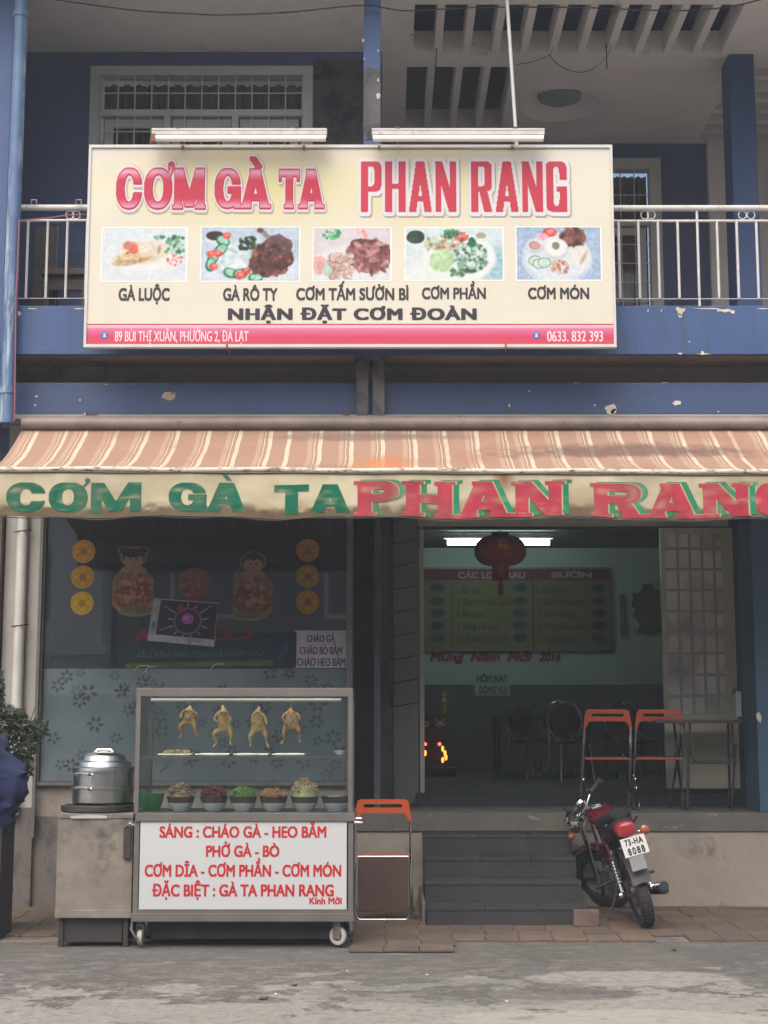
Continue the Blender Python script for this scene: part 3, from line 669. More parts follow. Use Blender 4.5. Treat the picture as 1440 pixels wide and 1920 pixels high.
# columns upstairs
cx0, cx1 = W(682, 100, 13.1)[0], W(714, 100, 13.1)[0]
colm = part(MB().box(cx0, cx1, 13.0, 13.2, 5.28, 9.0, .008), 'column', 'blue_paint')
za, zb_ = W(700, 262, 13.0)[1], W(700, 128, 13.0)[1]
mbp = MB(); rr_ = random.Random(4)
prof = [(cx0 + .004, za), (cx1 - .004, za)] + [(cx1 - .004 - (.02 if i % 2 else 0), zb_ - .03 * i) for i in range(0, 1)] + [(cx0 + .1, zb_ - .02), (cx0 + .06, zb_ + .01), (cx0 + .004, zb_ - .03)]
MB().prism(prof, 12.995, 12.999).build('worn_patch', 'mould', colm)
for (px, py, s_) in ((713, 180, .022), (712, 150, .012), (684, 75, .012), (686, 110, .008), (712, 95, .01)):
    X_, Z_ = W(px, py, 12.99); MB().prism([(X_ + s_ * math.cos(a) * rr_.uniform(.6, 1.2) - .015, Z_ + 1.8 * s_ * math.sin(a) * rr_.uniform(.6, 1.2)) for a in np.linspace(0, 5.6, 7)], 12.990, 12.994).build('paint_chip', 'peel', colm)
X0_, X1_ = W(1352, 110, 15.1)[0], W(1413, 100, 14.85)[0]
part(MB().box(W(1366, 100, 14.85)[0], X1_, 14.85, 15.2, 5.2, ZC, .01), 'column', 'blue_paint')
# ceiling with louvre slots and a round light well
holes = []
for i in range(11): holes.append((.302 + .3 * i, .302 + .3 * i + .224, 13.76, 14.85))
for i in range(4): holes.append((.246 + .3 * i, .246 + .3 * i + .228, 15.16, 16.87))
for j in range(7): holes.append((3.78, 5.1, 15.2 + j * .3, 15.2 + j * .3 + .2))
cxx, cyy, cr_ = 2.0, 16.18, .455
holes.append((cxx - .5, cxx + .5, cyy - .5, cyy + .5))
ceil = part(plate(-4.4, 5.2, 12.2, YR + .1, holes, ZC, ZC + .26, 'XY'), 'ceiling', 'plaster')  # unseen front overhang, carried forward for shading
mb = MB(); n = 48
for k in range(n):
    a0, a1 = 2 * math.pi * k / n, 2 * math.pi * (k + 1) / n
    def sq(a): c, s_ = math.cos(a), math.sin(a); q = .5 / max(abs(c), abs(s_)); return (cxx + c * q, cyy + s_ * q, ZC)
    def ci(a, r, z): return (cxx + r * math.cos(a), cyy + r * math.sin(a), z)
    mb.add([sq(a0), sq(a1), ci(a1, cr_, ZC), ci(a0, cr_, ZC)], [(0, 1, 2, 3)])
    mb.add([ci(a0, cr_, ZC), ci(a1, cr_, ZC), ci(a1, .40, ZC + .13), ci(a0, .40, ZC + .13)], [(0, 1, 2, 3)])
    mb.add([ci(a0, .40, ZC + .13), ci(a1, .40, ZC + .13), (cxx, cyy, ZC + .14)], [(0, 1, 2)])
mb.build('light_well', 'plaster', ceil, smooth=True)
MB().lathe([(.245, .125), (.24, .09), (.18, .06), (.09, .045), (.001, .04)], (cxx, cyy, ZC), 32).build('ceiling_lamp', 'dome_glass', ceil, smooth=True)
part(MB().box(-4.4, 5.2, 12.2, YR + .2, 9.5, 9.6), 'roof_blocker', 'plaster_dark')  # unseen roof, added to block light above the ceiling slots
part(MB().box(-4.4, 5.2, 12.2, 12.3, ZC + .26, 9.5), 'parapet', 'blue_paint')
part(MB().box(-4.4, 5.2, 15.0, 15.08, ZC + .27, 9.5), 'void_wall', 'blue_wall')
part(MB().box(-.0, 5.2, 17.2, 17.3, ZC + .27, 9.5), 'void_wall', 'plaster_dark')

# windows upstairs -------------------------------------------------
def win_up(x0, x1, z0, z1, Y, trans, nc, fw, sections, nr_t, nr_b):
    fr = part(plate(x0, x1, z0, z1, [(x0 + fw, x1 - fw, z0 + fw, z1 - fw)], Y - .05, Y + .1, 'XZ'), 'window', 'frame_paint')
    a, b, c, d = x0 + fw, x1 - fw, z0 + fw, z1 - fw
    i_ = .03
    MB().box(a, b, Y - .03, Y + .06, trans - .035, trans + .035, .004).build('transom', 'frame_paint', fr)
    for k in range(1, sections):
        x = a + (b - a) * k / sections; MB().box(x - .035, x + .035, Y - .028, Y + .058, c, trans - .036, .004).build('mullion', 'frame_paint', fr)
    for (lo, hi, nr) in ((trans + .035, d, nr_t), (c, trans - .035, nr_b)):
        MB().box(a, b, Y + .075, Y + .08, lo, hi).build('pane', 'glass_case', fr)
        for k in range(nc + 1):
            x = a + .01 + (b - a - .02) * k / nc; MB().tube([(x, Y + .0, lo), (x, Y + .0, hi)], .0075, 6).build('bar', 'bar_paint', fr)
        for k in range(1, nr):
            z = lo + (hi - lo) * k / nr; MB().tube([(a, Y - .01, z), (b, Y - .01, z)], .007, 6).build('bar', 'bar_paint', fr)
    for k in range(sections):                                  # casement leaves behind the bars
        xl, xr = a + (b - a) * k / sections + .045, a + (b - a) * (k + 1) / sections - .045
        plate(xl, xr, c + .01, trans - .05, [(xl + .09, xr - .09, c + .1, trans - .14)], Y + .03, Y + .065, 'XZ').build('casement', 'frame_paint', fr)
    # curtain with folds
    vs = []; n = 90; H = 2
    for i in range(n + 1):
        x = a + (b - a) * i / n; y = Y + .22 + .03 * math.sin(i * 1.1) + .015 * math.sin(i * 2.7)
        vs += [(x, y, c), (x, y, d)]
    MB().add(vs, [(2 * i, 2 * i + 2, 2 * i + 3, 2 * i + 1) for i in range(n)]).build('curtain', 'curtain', fr, smooth=True)
    MB().box(a, b, Y + .45, Y + .5, c, d).build('dark_room', 'room_black', fr)
    return fr
win_up(wx0, wx1, wz0, wz1, YL, W(400, 213, YL)[1], 12, W(190, 127, YL)[0] - wx0, 3, 2, 9)
win_up(1.7, rx1, 5.5, rz1, YR, 7.55, 8, .14, 2, 2, 8)
# things standing on the balcony
cl_ = MB(); vs = []; n = 40
xl, xr = W(62, 470, 14.2)[0], W(108, 470, 14.2)[0]
for i in range(n + 1):
    x = xl + (xr - xl) * i / n; y = 14.2 + .035 * math.sin(i * 1.25)
    vs += [(x, y, 5.3), (x, y + .01, 6.45)]
o = MB().add(vs, [(2 * i, 2 * i + 2, 2 * i + 3, 2 * i + 1) for i in range(n)]).add([(v[0], v[1] + .012, v[2]) for v in vs], [(2 * i, 2 * i + 2, 2 * i + 3, 2 * i + 1) for i in range(n)]).build('cloth_sheet', 'curtain_pale', smooth=True, label='pale grey pleated cloth hanging behind the left end of the balcony railing', cat='cloth', base=(xl, 14.2, 5.3))
x0, x1 = W(84, 540, 14.0)[0], W(175, 540, 14.0)[0]
t = empty('balcony_table', 'dark wooden table standing on the balcony behind the left railing', 'table', ((x0 + x1) / 2, 14.0, 5.2))
MB().box(x0, x1, 13.8, 14.25, 5.84, 5.9, .005).build('tabletop', 'wood_dark', t)
MB().box(x0 + .04, x1 - .02, 13.85, 13.87, 5.70, 5.84).build('apron', 'wood_dark', t)
for xx in (x0 + .03, x1 - .08):
    for yy in (13.84, 14.2): MB().box(xx, xx + .05, yy, yy + .05, 5.2, 5.84).build('leg', 'wood_dark', t)
MB().box(W(120, 500, YL - .06)[0], W(165, 500, YL - .06)[0], YL - .07, YL - .01, 6.0, 6.35).build('wall_cabinet', 'teal_dark', label='small dark teal panel on the wall above the balcony table', cat='panel', base=(0, 0, 0))
# paint damage on the beams (chipped plaster shapes)
def chip(px, py, w_, h_, Y, mat='peel', seed=0, par=house, n=11):
    r = random.Random(seed); X_, Z_ = W(px, py, Y); P = []
    for k in range(n):
        a = 2 * math.pi * k / n; q = r.uniform(.45, 1.1); P.append((X_ + w_ / 2 * math.cos(a) * q, Z_ + h_ / 2 * math.sin(a) * q))
    MB().prism(P, Y - .004, Y - .001).build('paint_chip', mat, par)
for i, (px, py, w_, h_, m_) in enumerate([(315, 742, .13, .11, 'peel_brown'), (325, 738, .05, .03, 'peel'), (172, 776, .13, .06, 'mould'), (160, 776, .04, .03, 'peel'), (69, 743, .035, .03, 'peel'), (66, 760, .02, .02, 'peel'), (150, 750, .012, .035, 'peel'),
        (199, 721, .04, .012, 'peel'), (250, 720, .03, .01, 'peel'), (88, 783, .10, .012, 'peel'), (225, 782, .04, .012, 'peel'), (1145, 768, .14, .11, 'peel'), (1150, 771, .07, .06, 'peel_brown'), (1268, 756, .12, .05, 'peel'),
        (958, 770, .10, .05, 'mould'), (955, 760, .02, .03, 'peel'), (1347, 772, .02, .02, 'peel'), (1365, 781, .03, .014, 'peel'), (992, 733, .03, .016, 'peel'), (1218, 782, .14, .012, 'peel'), (1115, 760, .02, .02, 'peel'), (652, 775, .12, .07, 'mould'), (1080, 718, .06, .008, 'peel'), (1245, 718, .07, .008, 'peel')]):
    chip(px, py, w_, h_, 13.1, m_, i)
for i, (px, py, w_, h_) in enumerate([(1276, 583, .1, .09), (1275, 592, .04, .05), (1360, 582, .16, .06), (1374, 585, .05, .05), (1325, 579, .5, .012), (1430, 579, .2, .012), (1215, 583, .015, .04), (1240, 583, .012, .05), (1275, 663, .06, .02), (1317, 661, .05, .03), (1320, 664, .16, .012), (1293, 641, .03, .012), (36, 588, .05, .05), (150, 579, .12, .012), (60, 579, .1, .01)]):
    chip(px, py, w_, h_, YB - .06, 'peel', i + 40)
# balcony railing
rl = empty('balcony_railing', 'white painted metal railing with ring ornaments along the balcony edge', 'railing', (0, 13.06, 5.28))
zt = W(720, 390, 13.06)[1]; zm = W(720, 414, 13.06)[1]; zbm = W(720, 560, 13.06)[1]
for nm, z, r in (('top_rail', zt, .029), ('middle_rail', zm, .013), ('bottom_wire', zbm, .004)):
    MB().tube([(-4.4, 13.06, z), (-2, 13.06, z + .004), (0, 13.06, z), (2.4, 13.06, z - .003), (5.2, 13.06, z)], r, 12).build(nm, 'rail_paint', rl, smooth=True)
xp = W(1309, 480, 13.06)[0]; sp_ = (W(1383, 480, 13.06)[0] - xp) / 2
xs = [xp + k * sp_ for k in range(-40, 10) if -4.35 < xp + k * sp_ < 5.15]
for k in range(-40, 12):
    x = xp + k * sp_
    if not -4.3 < x < 5.1: continue
    post = (k % 9 == 0)
    MB().tube([(x, 13.06, 5.28 if post else zbm), (x, 13.06, zt if post else zm)], .0125, 8).build('post' if post else 'baluster', 'rail_paint', rl, smooth=True)
for px in (131, 143, 1209, 1221, 1392, 1408):
    x = W(px, 404, 13.06)[0]; z = (zt + zm) / 2 - .006
    MB().tube([(x + .036 * math.cos(a), 13.06, z + .038 * math.sin(a)) for a in np.linspace(0, 2 * math.pi, 19)[:-1]], .005, 6, closed=True).build('ring', 'rail_paint', rl, smooth=True)
for px in (62, 146):
    x = W(px, 384, 13.0)[0]; MB().tube([(x - .02, 13.02, zt + .02), (x - .02, 13.0, zt + .055), (x + .03, 13.0, zt + .055), (x + .03, 13.0, zt + .02)], .005, 5).build('hook', 'fixture', rl)
# blue downpipe on the left
dp = empty('downpipe', 'thick blue downpipe with scuffed white streaks at the left of the balcony', 'drainpipe', (-3.27, 12.86, 4.2))
XA = W(26, 400, 12.86)[0]
MB().tube([(XA, 12.86, 4.2), (XA, 12.86, 9.4)], .062, 20).build('pipe', 'blue_pipe', dp, smooth=True)
for py in (22, 730):
    z = W(26, py, 12.8)[1]; MB().lathe([(.064, -.03), (.071, -.028), (.071, .028), (.064, .03)], (XA, 12.86, z), 20).build('collar', 'blue_pipe', dp, smooth=True)
part(MB().box(-4.4, W(12, 400, 12.95)[0], 12.95, 13.05, 4.2, 9.5), 'neighbour_wall', 'blue_paint')

# ------------------------------------------------------------------ inside rooms
room = empty('dining_room', 'dim green walled dining room seen through the open door', 'room', (1.7, 17, ZS))
room['kind'] = 'structure'
for k in ('label', 'category'): del room[k]
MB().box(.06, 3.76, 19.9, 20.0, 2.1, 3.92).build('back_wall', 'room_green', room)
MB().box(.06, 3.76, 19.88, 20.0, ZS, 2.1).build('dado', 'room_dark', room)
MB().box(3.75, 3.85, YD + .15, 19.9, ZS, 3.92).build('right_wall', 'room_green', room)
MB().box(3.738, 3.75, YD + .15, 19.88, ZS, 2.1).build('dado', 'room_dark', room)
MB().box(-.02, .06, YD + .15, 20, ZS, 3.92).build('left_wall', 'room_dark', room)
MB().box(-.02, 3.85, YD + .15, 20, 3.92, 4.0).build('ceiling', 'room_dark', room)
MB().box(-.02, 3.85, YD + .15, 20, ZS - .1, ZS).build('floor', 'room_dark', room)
dk = empty('black_enclosure', '', '', (-1.7, 16, 0)); dk['kind'] = 'structure'  # closed black room added to keep the tube light from the shop window
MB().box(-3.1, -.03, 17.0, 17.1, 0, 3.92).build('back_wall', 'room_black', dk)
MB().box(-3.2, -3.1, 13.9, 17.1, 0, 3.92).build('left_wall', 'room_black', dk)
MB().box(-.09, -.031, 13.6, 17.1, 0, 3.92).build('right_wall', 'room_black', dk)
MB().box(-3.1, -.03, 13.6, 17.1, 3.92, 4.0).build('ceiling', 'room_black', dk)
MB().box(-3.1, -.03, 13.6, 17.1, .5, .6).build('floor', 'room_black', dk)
# sub-frames of the door
Xl, Xr_ = .34, 3.34
fr = part(MB().box(W(776, 1200, YD - .02)[0], W(784, 1200, YD - .02)[0], YD - .05, YD - .002, ZS, 3.62, .004), 'door_frame', 'alu_cream')
MB().box(W(786.5, 1200, YD - .02)[0], W(795, 1200, YD - .02)[0], YD - .075, YD - .02, ZS, 3.60, .004).build('stile', 'alu_cream', fr)
ztr = W(900, 993, YD)[1]
MB().box(.3, Xr_ + .02, YD - .06, YD - .001, ztr, ztr + .14, .004).build('header', 'alu_cream', fr)
MB().box(.3, Xr_ + .02, YD - .075, YD - .061, ztr - .012, ztr + .02).build('track', 'black_iron', fr)
M('frost_bar', (.30, .29, .26), .5)
# sliding leaf with frosted panes on the right
YF = YD - .12
a, b = W(1243, 1250, YF)[0], W(1380, 1250, YF)[0]; z0, z1 = W(1300, 1478, YF)[1], W(1300, 990, YF)[1]; zmid = W(1300, 1345, YF)[1]
dl = part(plate(a, b, z0, z1, [(a + .05, b - .11, zmid + .03, z1 - .06)], YF - .02, YF + .02, 'XZ'), 'door', 'alu_cream')
MB().box(a + .05, b - .11, YF - .004, YF + .002, zmid + .03, z1 - .06).build('pane', 'frost', dl)
for k in range(1, 5):
    x = a + .05 + (b - a - .16) * k / 4.6; MB().box(x - .013, x + .013, YF - .014, YF - .006, zmid + .03, z1 - .06).build('bar', 'frost_bar', dl)
for k in range(1, 9):
    z = zmid + (z1 - zmid) * k / 9; MB().box(a + .05, b - .11, YF - .016, YF - .0145, z - .013, z + .013).build('bar', 'frost_bar', dl)
MB().box(a + .05, b - .11, YF + .09, YF + .1, zmid, z1 - .05).build('backing_sheet', 'plaster', dl)
xh, zh = W(1376, 1300, YF - .03)
MB().box(xh - .03, xh + .012, YF - .06, YF - .02, zh + .0, zh + .06, .006).build('latch', 'steel', dl)
MB().box(xh + .01, xh + .06, YF - .07, YF - .03, zh - .22, zh + .02, .008).build('lock', 'white_enamel', dl)
# shop window
sw = part(plate(-3.09, -.285, 1.05, 3.62, [(-3.055, -.335, 1.085, 3.6)], YW - .06, YW + .03, 'XZ'), 'shop_window', 'alu')
MB().box(-3.055, -.335, YW - .012, YW - .006, 1.085, 3.6).build('pane', 'glass_shop', sw)
MB().box(-.335, -.285, YW - .085, YW - .06, .55, 3.62, .004).build('corner_strip', 'alu', sw)
MB().box(-3.1, -3.07, YW - .09, YW - .06, .6, 3.62, .003).build('corner_strip', 'alu', sw)
# frosted film with flower print on the lower panes
fz1 = W(300, 1254, YW)[1]
R_ = Ras(340, 130, (98, 112, 116)); R_.c += (vnoise(130, 340, 7, 3)[..., None] - .5) * 34; R_.c[:30] += 10
rf = random.Random(8)
for i in range(70):
    x, y = rf.uniform(.05, R_.asp - .05), rf.uniform(.04, .97); s_ = rf.uniform(.035, .066); n = rf.choice((5, 6, 6)); a0 = rf.uniform(0, 1.2); kk = rf.uniform(.35, .75)
    for k in range(n):
        an = a0 + 2 * math.pi * k / n; R_.ell(x + s_ * .8 * math.cos(an), y + s_ * .8 * math.sin(an), s_ * .50, s_ * .30, (34, 42, 50), rot=math.degrees(an), k=kk, soft=.35)
R_.mesh('frosted_film', -3.05, -.34, 1.09, fz1, YW - .0145, sw)
# reversed green banner and the blue strip seen through the glass
zb0, zb1 = W(400, 1250, YW - .02)[1], W(400, 1193, YW - .02)[1]
t = empty('green_banner', 'green banner with red reversed lettering behind the glass above the film', 'banner', (W(385, 1250, YW)[0], YW, zb0))
bx0, bx1 = W(237, 1220, YW)[0], W(512, 1220, YW)[0]
def bpl(x, z): q = (x - bx0) / (bx1 - bx0); return (x, YW - .0165, z + .03 * q)
R_ = Ras(120, 34, (18, 52, 50)); R_.rect(0, 9, 0, .16, (80, 92, 42)); R_.rect(0, 9, .84, 1, (24, 48, 50)); R_.c += (vnoise(34, 120, 8, 5)[..., None] - .5) * 22
R_.mesh('sheet', bx0, bx1, zb0 - .02, zb1, 0, t, place=bpl)
def bpl2(x, z): q = (x - bx0) / (bx1 - bx0); return (x, YW - .018, z + .03 * q)
lettering('CƠM GÀ', bx0 + .05, bx1 - .18, zb1 - .05, zb1 + .035, 0, lin((120, 30, 38)), t, (.07, .05), mirror=True, place=bpl2)
lettering('CÁC MÓN ĂN VIỆT NAM HẤP DẪN', bx0 + .08, bx1 - .08, zb0 + .075, zb0 + .115, 0, lin((58, 92, 88)), t, (.03, .03), mirror=True, place=bpl2)
Ras(30, 40, (22, 38, 66)).ell(.4, .55, .12, .3, (44, 66, 100), soft=.8).ell(.25, .3, .1, .2, (36, 58, 88), soft=.8).mesh('blue_poster', bx1 + .002, W(556, 1220, YW)[0], zb0, W(540, 1185, YW)[1], YW - .0162, None, base=(bx1, YW, zb0), label='dark blue poster strip behind the glass left of the white paper sign', cat='poster')

# ------------------------------------------------------------------ billboard
YS = 12.62
bx0, bx1 = W(163, 460, YS)[0], W(1151, 460, YS)[0]; bz1 = W(720, 273, YS)[1]; bz0 = W(720, 651, YS)[1]
sg = empty('billboard', 'large cream shop billboard with red lettering and five food pictures hung on the balcony railing', 'billboard', ((bx0 + bx1) / 2, YS, bz0))
bw, bh = bx1 - bx0, bz1 - bz0
def SX(px, py): return W(px, py, YS - .003)
R_ = Ras(260, 100, (238, 233, 214)); A = R_.asp
R_.ell(A * .30, .82, A * .33, .30, (236, 226, 148), soft=1., k=.85); R_.ell(A * .64, .82, A * .16, .32, (236, 226, 148), soft=1., k=.75)
R_.c = R_.c * 1.0; q = np.clip((R_.Y - .86) / .14, 0, 1)[..., None] * .6; R_.c = R_.c * (1 - q) + np.array((226, 218, 212)) * q
R_.c += (vnoise(100, 260, 9, 4)[..., None] - .5) * 8
R_.mesh('panel', bx0, bx1, bz0, bz1, YS, sg, 'print_board')
MB().box(bx0, bx1, YS + .001, YS + .05, bz0, bz1).build('backing', 'fixture', sg)
fm = .024
for nm, c_ in (('rim', (bx0 - .004, bx1 + .004, bz1 - fm, bz1 + .004)), ('rim', (bx0 - .004, bx1 + .004, bz0 - .004, bz0 + fm)), ('rim', (bx0 - .004, bx0 + fm * .8, bz0 + fm, bz1 - fm)), ('rim', (bx1 - fm * .8, bx1 + .004, bz0 + fm, bz1 - fm))):
    MB().box(c_[0], c_[1], YS - .014, YS + .052, c_[2], c_[3], .004).build(nm, 'white_paint', sg)
zp0, zp1 = bz0 + fm, W(720, 607, YS)[1]
R_ = Ras(60, 60, (228, 80, 112)); R_.asp = 1
yy = R_.Y; grad = np.where(yy > .70, 1, 0)
R_.c[:] = np.array((224, 74, 104)); k = np.clip((yy - .35) / .4, 0, 1)[..., None]; R_.c = R_.c * (1 - k) + np.array((232, 128, 178)) * k
k = np.clip((yy - .76) / .06, 0, 1)[..., None]; R_.c = R_.c * (1 - k) + np.array((240, 190, 205)) * k
R_.put((yy > .865) * 1., (238, 226, 206)); R_.put((yy > .93) * 1., (222, 82, 112))
R_.mesh('stripe', bx0 + fm * .8, bx1 - fm * .8, zp0, zp1, YS - .0012, sg, 'print_board')
# headline, left: flared capitals with a pink to red shading, outlined
RED = (212, 66, 88)
def hl(word, px0, px1, pyb, pyt, wid, tw, th, Rr, serif, gap, space, colf, ring, tilt=0., name='lettering'):
    rows, h, tot = title_rows(word, wid, tw, th, Rr, serif, gap, space)
    (x0, zb), (x1, zt_) = SX(px0, pyb), SX(px1, pyt); xb = SX(px1, pyb)[0]; sx = (xb - x0) / tot; sz = zt_ - zb
    sh = SX(px0, pyb)
    for (rx, ry, c, dy, off) in ring:
        rows_mesh('outline', dilate(rows, h, rx, ry), h, x0 + off[0], sx, zb + off[1], sz, YS - .003 - dy, lin(c), 'print_board', sg)
    return rows_mesh(name, rows, h, x0, sx, zb, sz, YS - .0075, colf, 'print_board', sg)
def shade(u, v):
    a_, b_ = np.array((210, 48, 78.)), np.array((238, 176, 196.)); t_ = max(0, 1 - abs(v - .93) / .22) + max(0, 1 - abs(v - .05) / .20) * .9
    return lin(tuple(a_ * (1 - min(t_, 1)) + b_ * min(t_, 1)))
hl('CƠM', 218, 382, 391, 317, {'*': .78, 'M': .92, 'Ơ': .84}, .23, .13, .5, .05, .10, .4, shade, [(.085, .12, (196, 186, 176), .0, (.006, -.006)), (.065, .095, (240, 232, 234), .0008, (0, 0)), (.03, .04, (212, 60, 100), .0016, (0, 0))])
hl('GÀ', 403, 504, 390, 318, {'*': .78, 'À': .84}, .23, .13, .5, .05, .06, .4, shade, [(.085, .12, (196, 186, 176), .0, (.006, -.006)), (.065, .095, (240, 232, 234), .0008, (0, 0)), (.03, .04, (212, 60, 100), .0016, (0, 0))])
hl('TA', 523, 605, 390, 319, {'*': .74, 'A': .84}, .23, .15, .5, .05, .02, .4, shade, [(.085, .12, (196, 186, 176), .0, (.006, -.006)), (.065, .095, (240, 232, 234), .0008, (0, 0)), (.03, .04, (212, 60, 100), .0016, (0, 0))])
hl('PHAN RANG', 676, 1063, 397, 303, {'*': .36, 'A': .40, 'R': .37}, .125, .10, .12, 0, .062, .20, lin((212, 52, 78)), [(.055, .09, (186, 180, 176), .0, (.012, -.012)), (.05, .08, (238, 234, 236), .0012, (.002, -.002))])
DK = lin((58, 52, 56))
for body, px0, px1, pb, pt in (('GÀ LUỘC', 222, 318, 563, 541), ('GÀ RÔ TY', 418, 520, 563, 541), ('CƠM TẤM SƯỜN BÌ', 555, 766, 562, 541), ('CƠM PHẦN', 791, 911, 560, 540), ('CƠM MÓN', 990, 1105, 560, 540)):
    (x0, zb_), (x1, _) = SX(px0, pb), SX(px1, pb); lettering(body, x0, x1, zb_, SX(px0, pt)[1], YS - .0025, DK, sg, (.055, .045))
(x0, zb_), (x1, _) = SX(427, 599), SX(894, 599); lettering('NHẬN ĐẶT CƠM ĐOÀN', x0, x1, zb_, SX(427, 579)[1], YS - .0025, lin((52, 46, 60)), sg, (.09, .05), spacing=1.12)
PK = lin((244, 214, 220))
for body, px0, px1 in (('89 BÙI THỊ XUÂN, PHƯỜNG 2, ĐÀ LẠT', 215, 466), ('0633. 832 393', 1026, 1131)):
    (x0, zb_), (x1, _) = SX(px0, 640), SX(px1, 640); lettering(body, x0, x1, zb_, SX(px0, 621)[1], YS - .0025, PK, sg, (.03, .02))
for px in (196, 1006):
    x, z = SX(px, 629); R_ = Ras(26, 26, (0, 0, 0), alpha=0); R_.ell(.5, .5, .5, .5, (70, 110, 190), soft=.1).ell(.5, .72, .28, .16, (190, 210, 240), soft=.5).rect(.3, .7, .3, .5, (225, 232, 245)).rect(.42, .58, .5, .62, (225, 232, 245))
    R_.mesh('telephone_emblem', x - .036, x + .036, z - .036, z + .036, YS - .0025, sg, 'print_board')
# the five food pictures
def pic(px0, px1, py0, py1, paint, w_=150):
    (x0, z1_), (x1, _) = SX(px0, py0), SX(px1, py0); z0_ = SX(px0, py1)[1]; h_ = int(w_ * (z1_ - z0_) / (x1 - x0))
    MB().box(x0 - .006, x1 + .010, YS - .0015, YS - .0006, z0_ - .012, z1_ + .006).build('picture_edge', 'plaster', sg)
    R = Ras(w_, h_, (230, 238, 240)); paint(R, R.asp); sat = (R.c.max(2) - R.c.min(2))[..., None] / 255.; dk_ = 1 - R.c.mean(2, keepdims=True) / 255.; nz = (vnoise(h_, w_, 34, px0, 3)[..., None] - .5) * 2; R.c = R.c * (1 + nz * np.clip(.02 + sat * .45 + dk_ * .2, 0, .4)); b_ = R.c.copy(); b_[1:-1, 1:-1] = (R.c[1:-1, 1:-1] * 2 + R.c[:-2, 1:-1] + R.c[2:, 1:-1] + R.c[1:-1, :-2] + R.c[1:-1, 2:]) / 6; R.c = b_; R.c += (RNG.rand(h_, w_, 1) - .5) * 7; R.mesh('food_picture', x0, x1, z0_, z1_, YS - .0025, sg, 'print_board')
WH = (238, 240, 238)
def p1(R, A):
    R.c[:] = (226, 236, 240); R.ell(A * .52, .40, A * .46, .30, (240, 243, 244), rot=4, soft=.2).ell(A * .53, .38, A * .42, .25, (214, 224, 226), rot=4, soft=.25).ell(A * .53, .40, A * .40, .23, WH, rot=4)
    R.ell(A * .50, .52, A * .34, .22, (232, 218, 190), rot=8, soft=.25, var=14, rough=.1).ell(A * .36, .45, A * .26, .12, (222, 200, 160), rot=12, soft=.3, var=16).ell(A * .30, .34, A * .20, .07, (206, 178, 138), rot=6, soft=.3, var=14).ell(A * .5, .40, A * .12, .06, (196, 158, 118), rot=14, soft=.5, var=16)
    R.ell(A * .58, .60, A * .22, .16, (236, 226, 206), rot=6, soft=.5, var=12); R.ell(A * .68, .58, A * .02, .14, (200, 160, 130), rot=-10, soft=.6)
    R.ell(A * .33, .66, .17, .11, (232, 132, 108), rough=.35, var=16, soft=.3).ell(A * .38, .58, .09, .09, (236, 112, 92), rough=.3, var=20); R.poly([(A * .26, .46), (A * .31, .55), (A * .33, .54)], (120, 60, 44))
    R.specks(40, A * .76, A * .97, .5, .82, .045, [(50, 130, 92), (96, 176, 130), (190, 220, 200), (30, 96, 70)], 5); R.specks(14, A * .6, A * .76, .78, .84, .03, [(60, 140, 100), (150, 190, 160)], 6)
    R.specks(22, A * .76, A * .96, .28, .5, .03, [(232, 118, 110), (240, 180, 170)], 7)
def p2(R, A):
    R.c[:] = (196, 214, 228); R.ell(A * .5, .2, A * .6, .5, (220, 232, 240), soft=.3); R.ell(A * .14, .80, .19, .13, (228, 232, 236)).ell(A * .14, .84, .17, .09, (52, 28, 30))
    R.specks(170, A * .18, A * .5, .12, .7, .06, [(226, 240, 240), (206, 228, 230), (240, 246, 246), (186, 214, 218)], 3)
    for (x, y, a_) in ((.12, .42, 60), (.22, .74, -30), (.30, .14, -20), (.1, .3, 80), (.4, .12, 10), (.56, .06, 5), (.2, .58, 40)):
        R.ell(A * x, y, .14, .10, (44, 122, 88), rot=a_).ell(A * x + .01, y + .01, .115, .075, (168, 222, 196), rot=a_, soft=.2)
    for (x, y) in ((.13, .26), (.17, .5), (.40, .10), (.26, .84), (.46, .18), (.10, .5)): R.ell(A * x, y, .085, .07, (224, 92, 84), rough=.3, var=26).ell(A * x + .01, y + .02, .04, .03, (240, 150, 130), soft=.5)
    R.specks(45, A * .40, A * .56, .58, .82, .042, [(20, 60, 46), (38, 96, 66), (16, 40, 36)], 9)
    R.ell(A * .72, .38, A * .235, .33, (92, 48, 38), rough=.16, var=34, rot=20).ell(A * .78, .66, A * .15, .20, (108, 76, 84), rough=.2, var=34).ell(A * .60, .52, A * .10, .2, (122, 66, 44), soft=.6, var=26, rot=-20)
    R.specks(80, A * .52, A * .93, .08, .72, .05, [(66, 32, 28), (128, 72, 50), (86, 44, 36), (150, 96, 74), (48, 24, 26)], 10, inside=(A * .72, .4, A * .2, .32)); R.poly([(A * .57, .95), (A * .62, .99), (A * .71, .83), (A * .67, .76)], (150, 138, 138)); R.ell(A * .60, .94, .06, .05, (92, 70, 66))
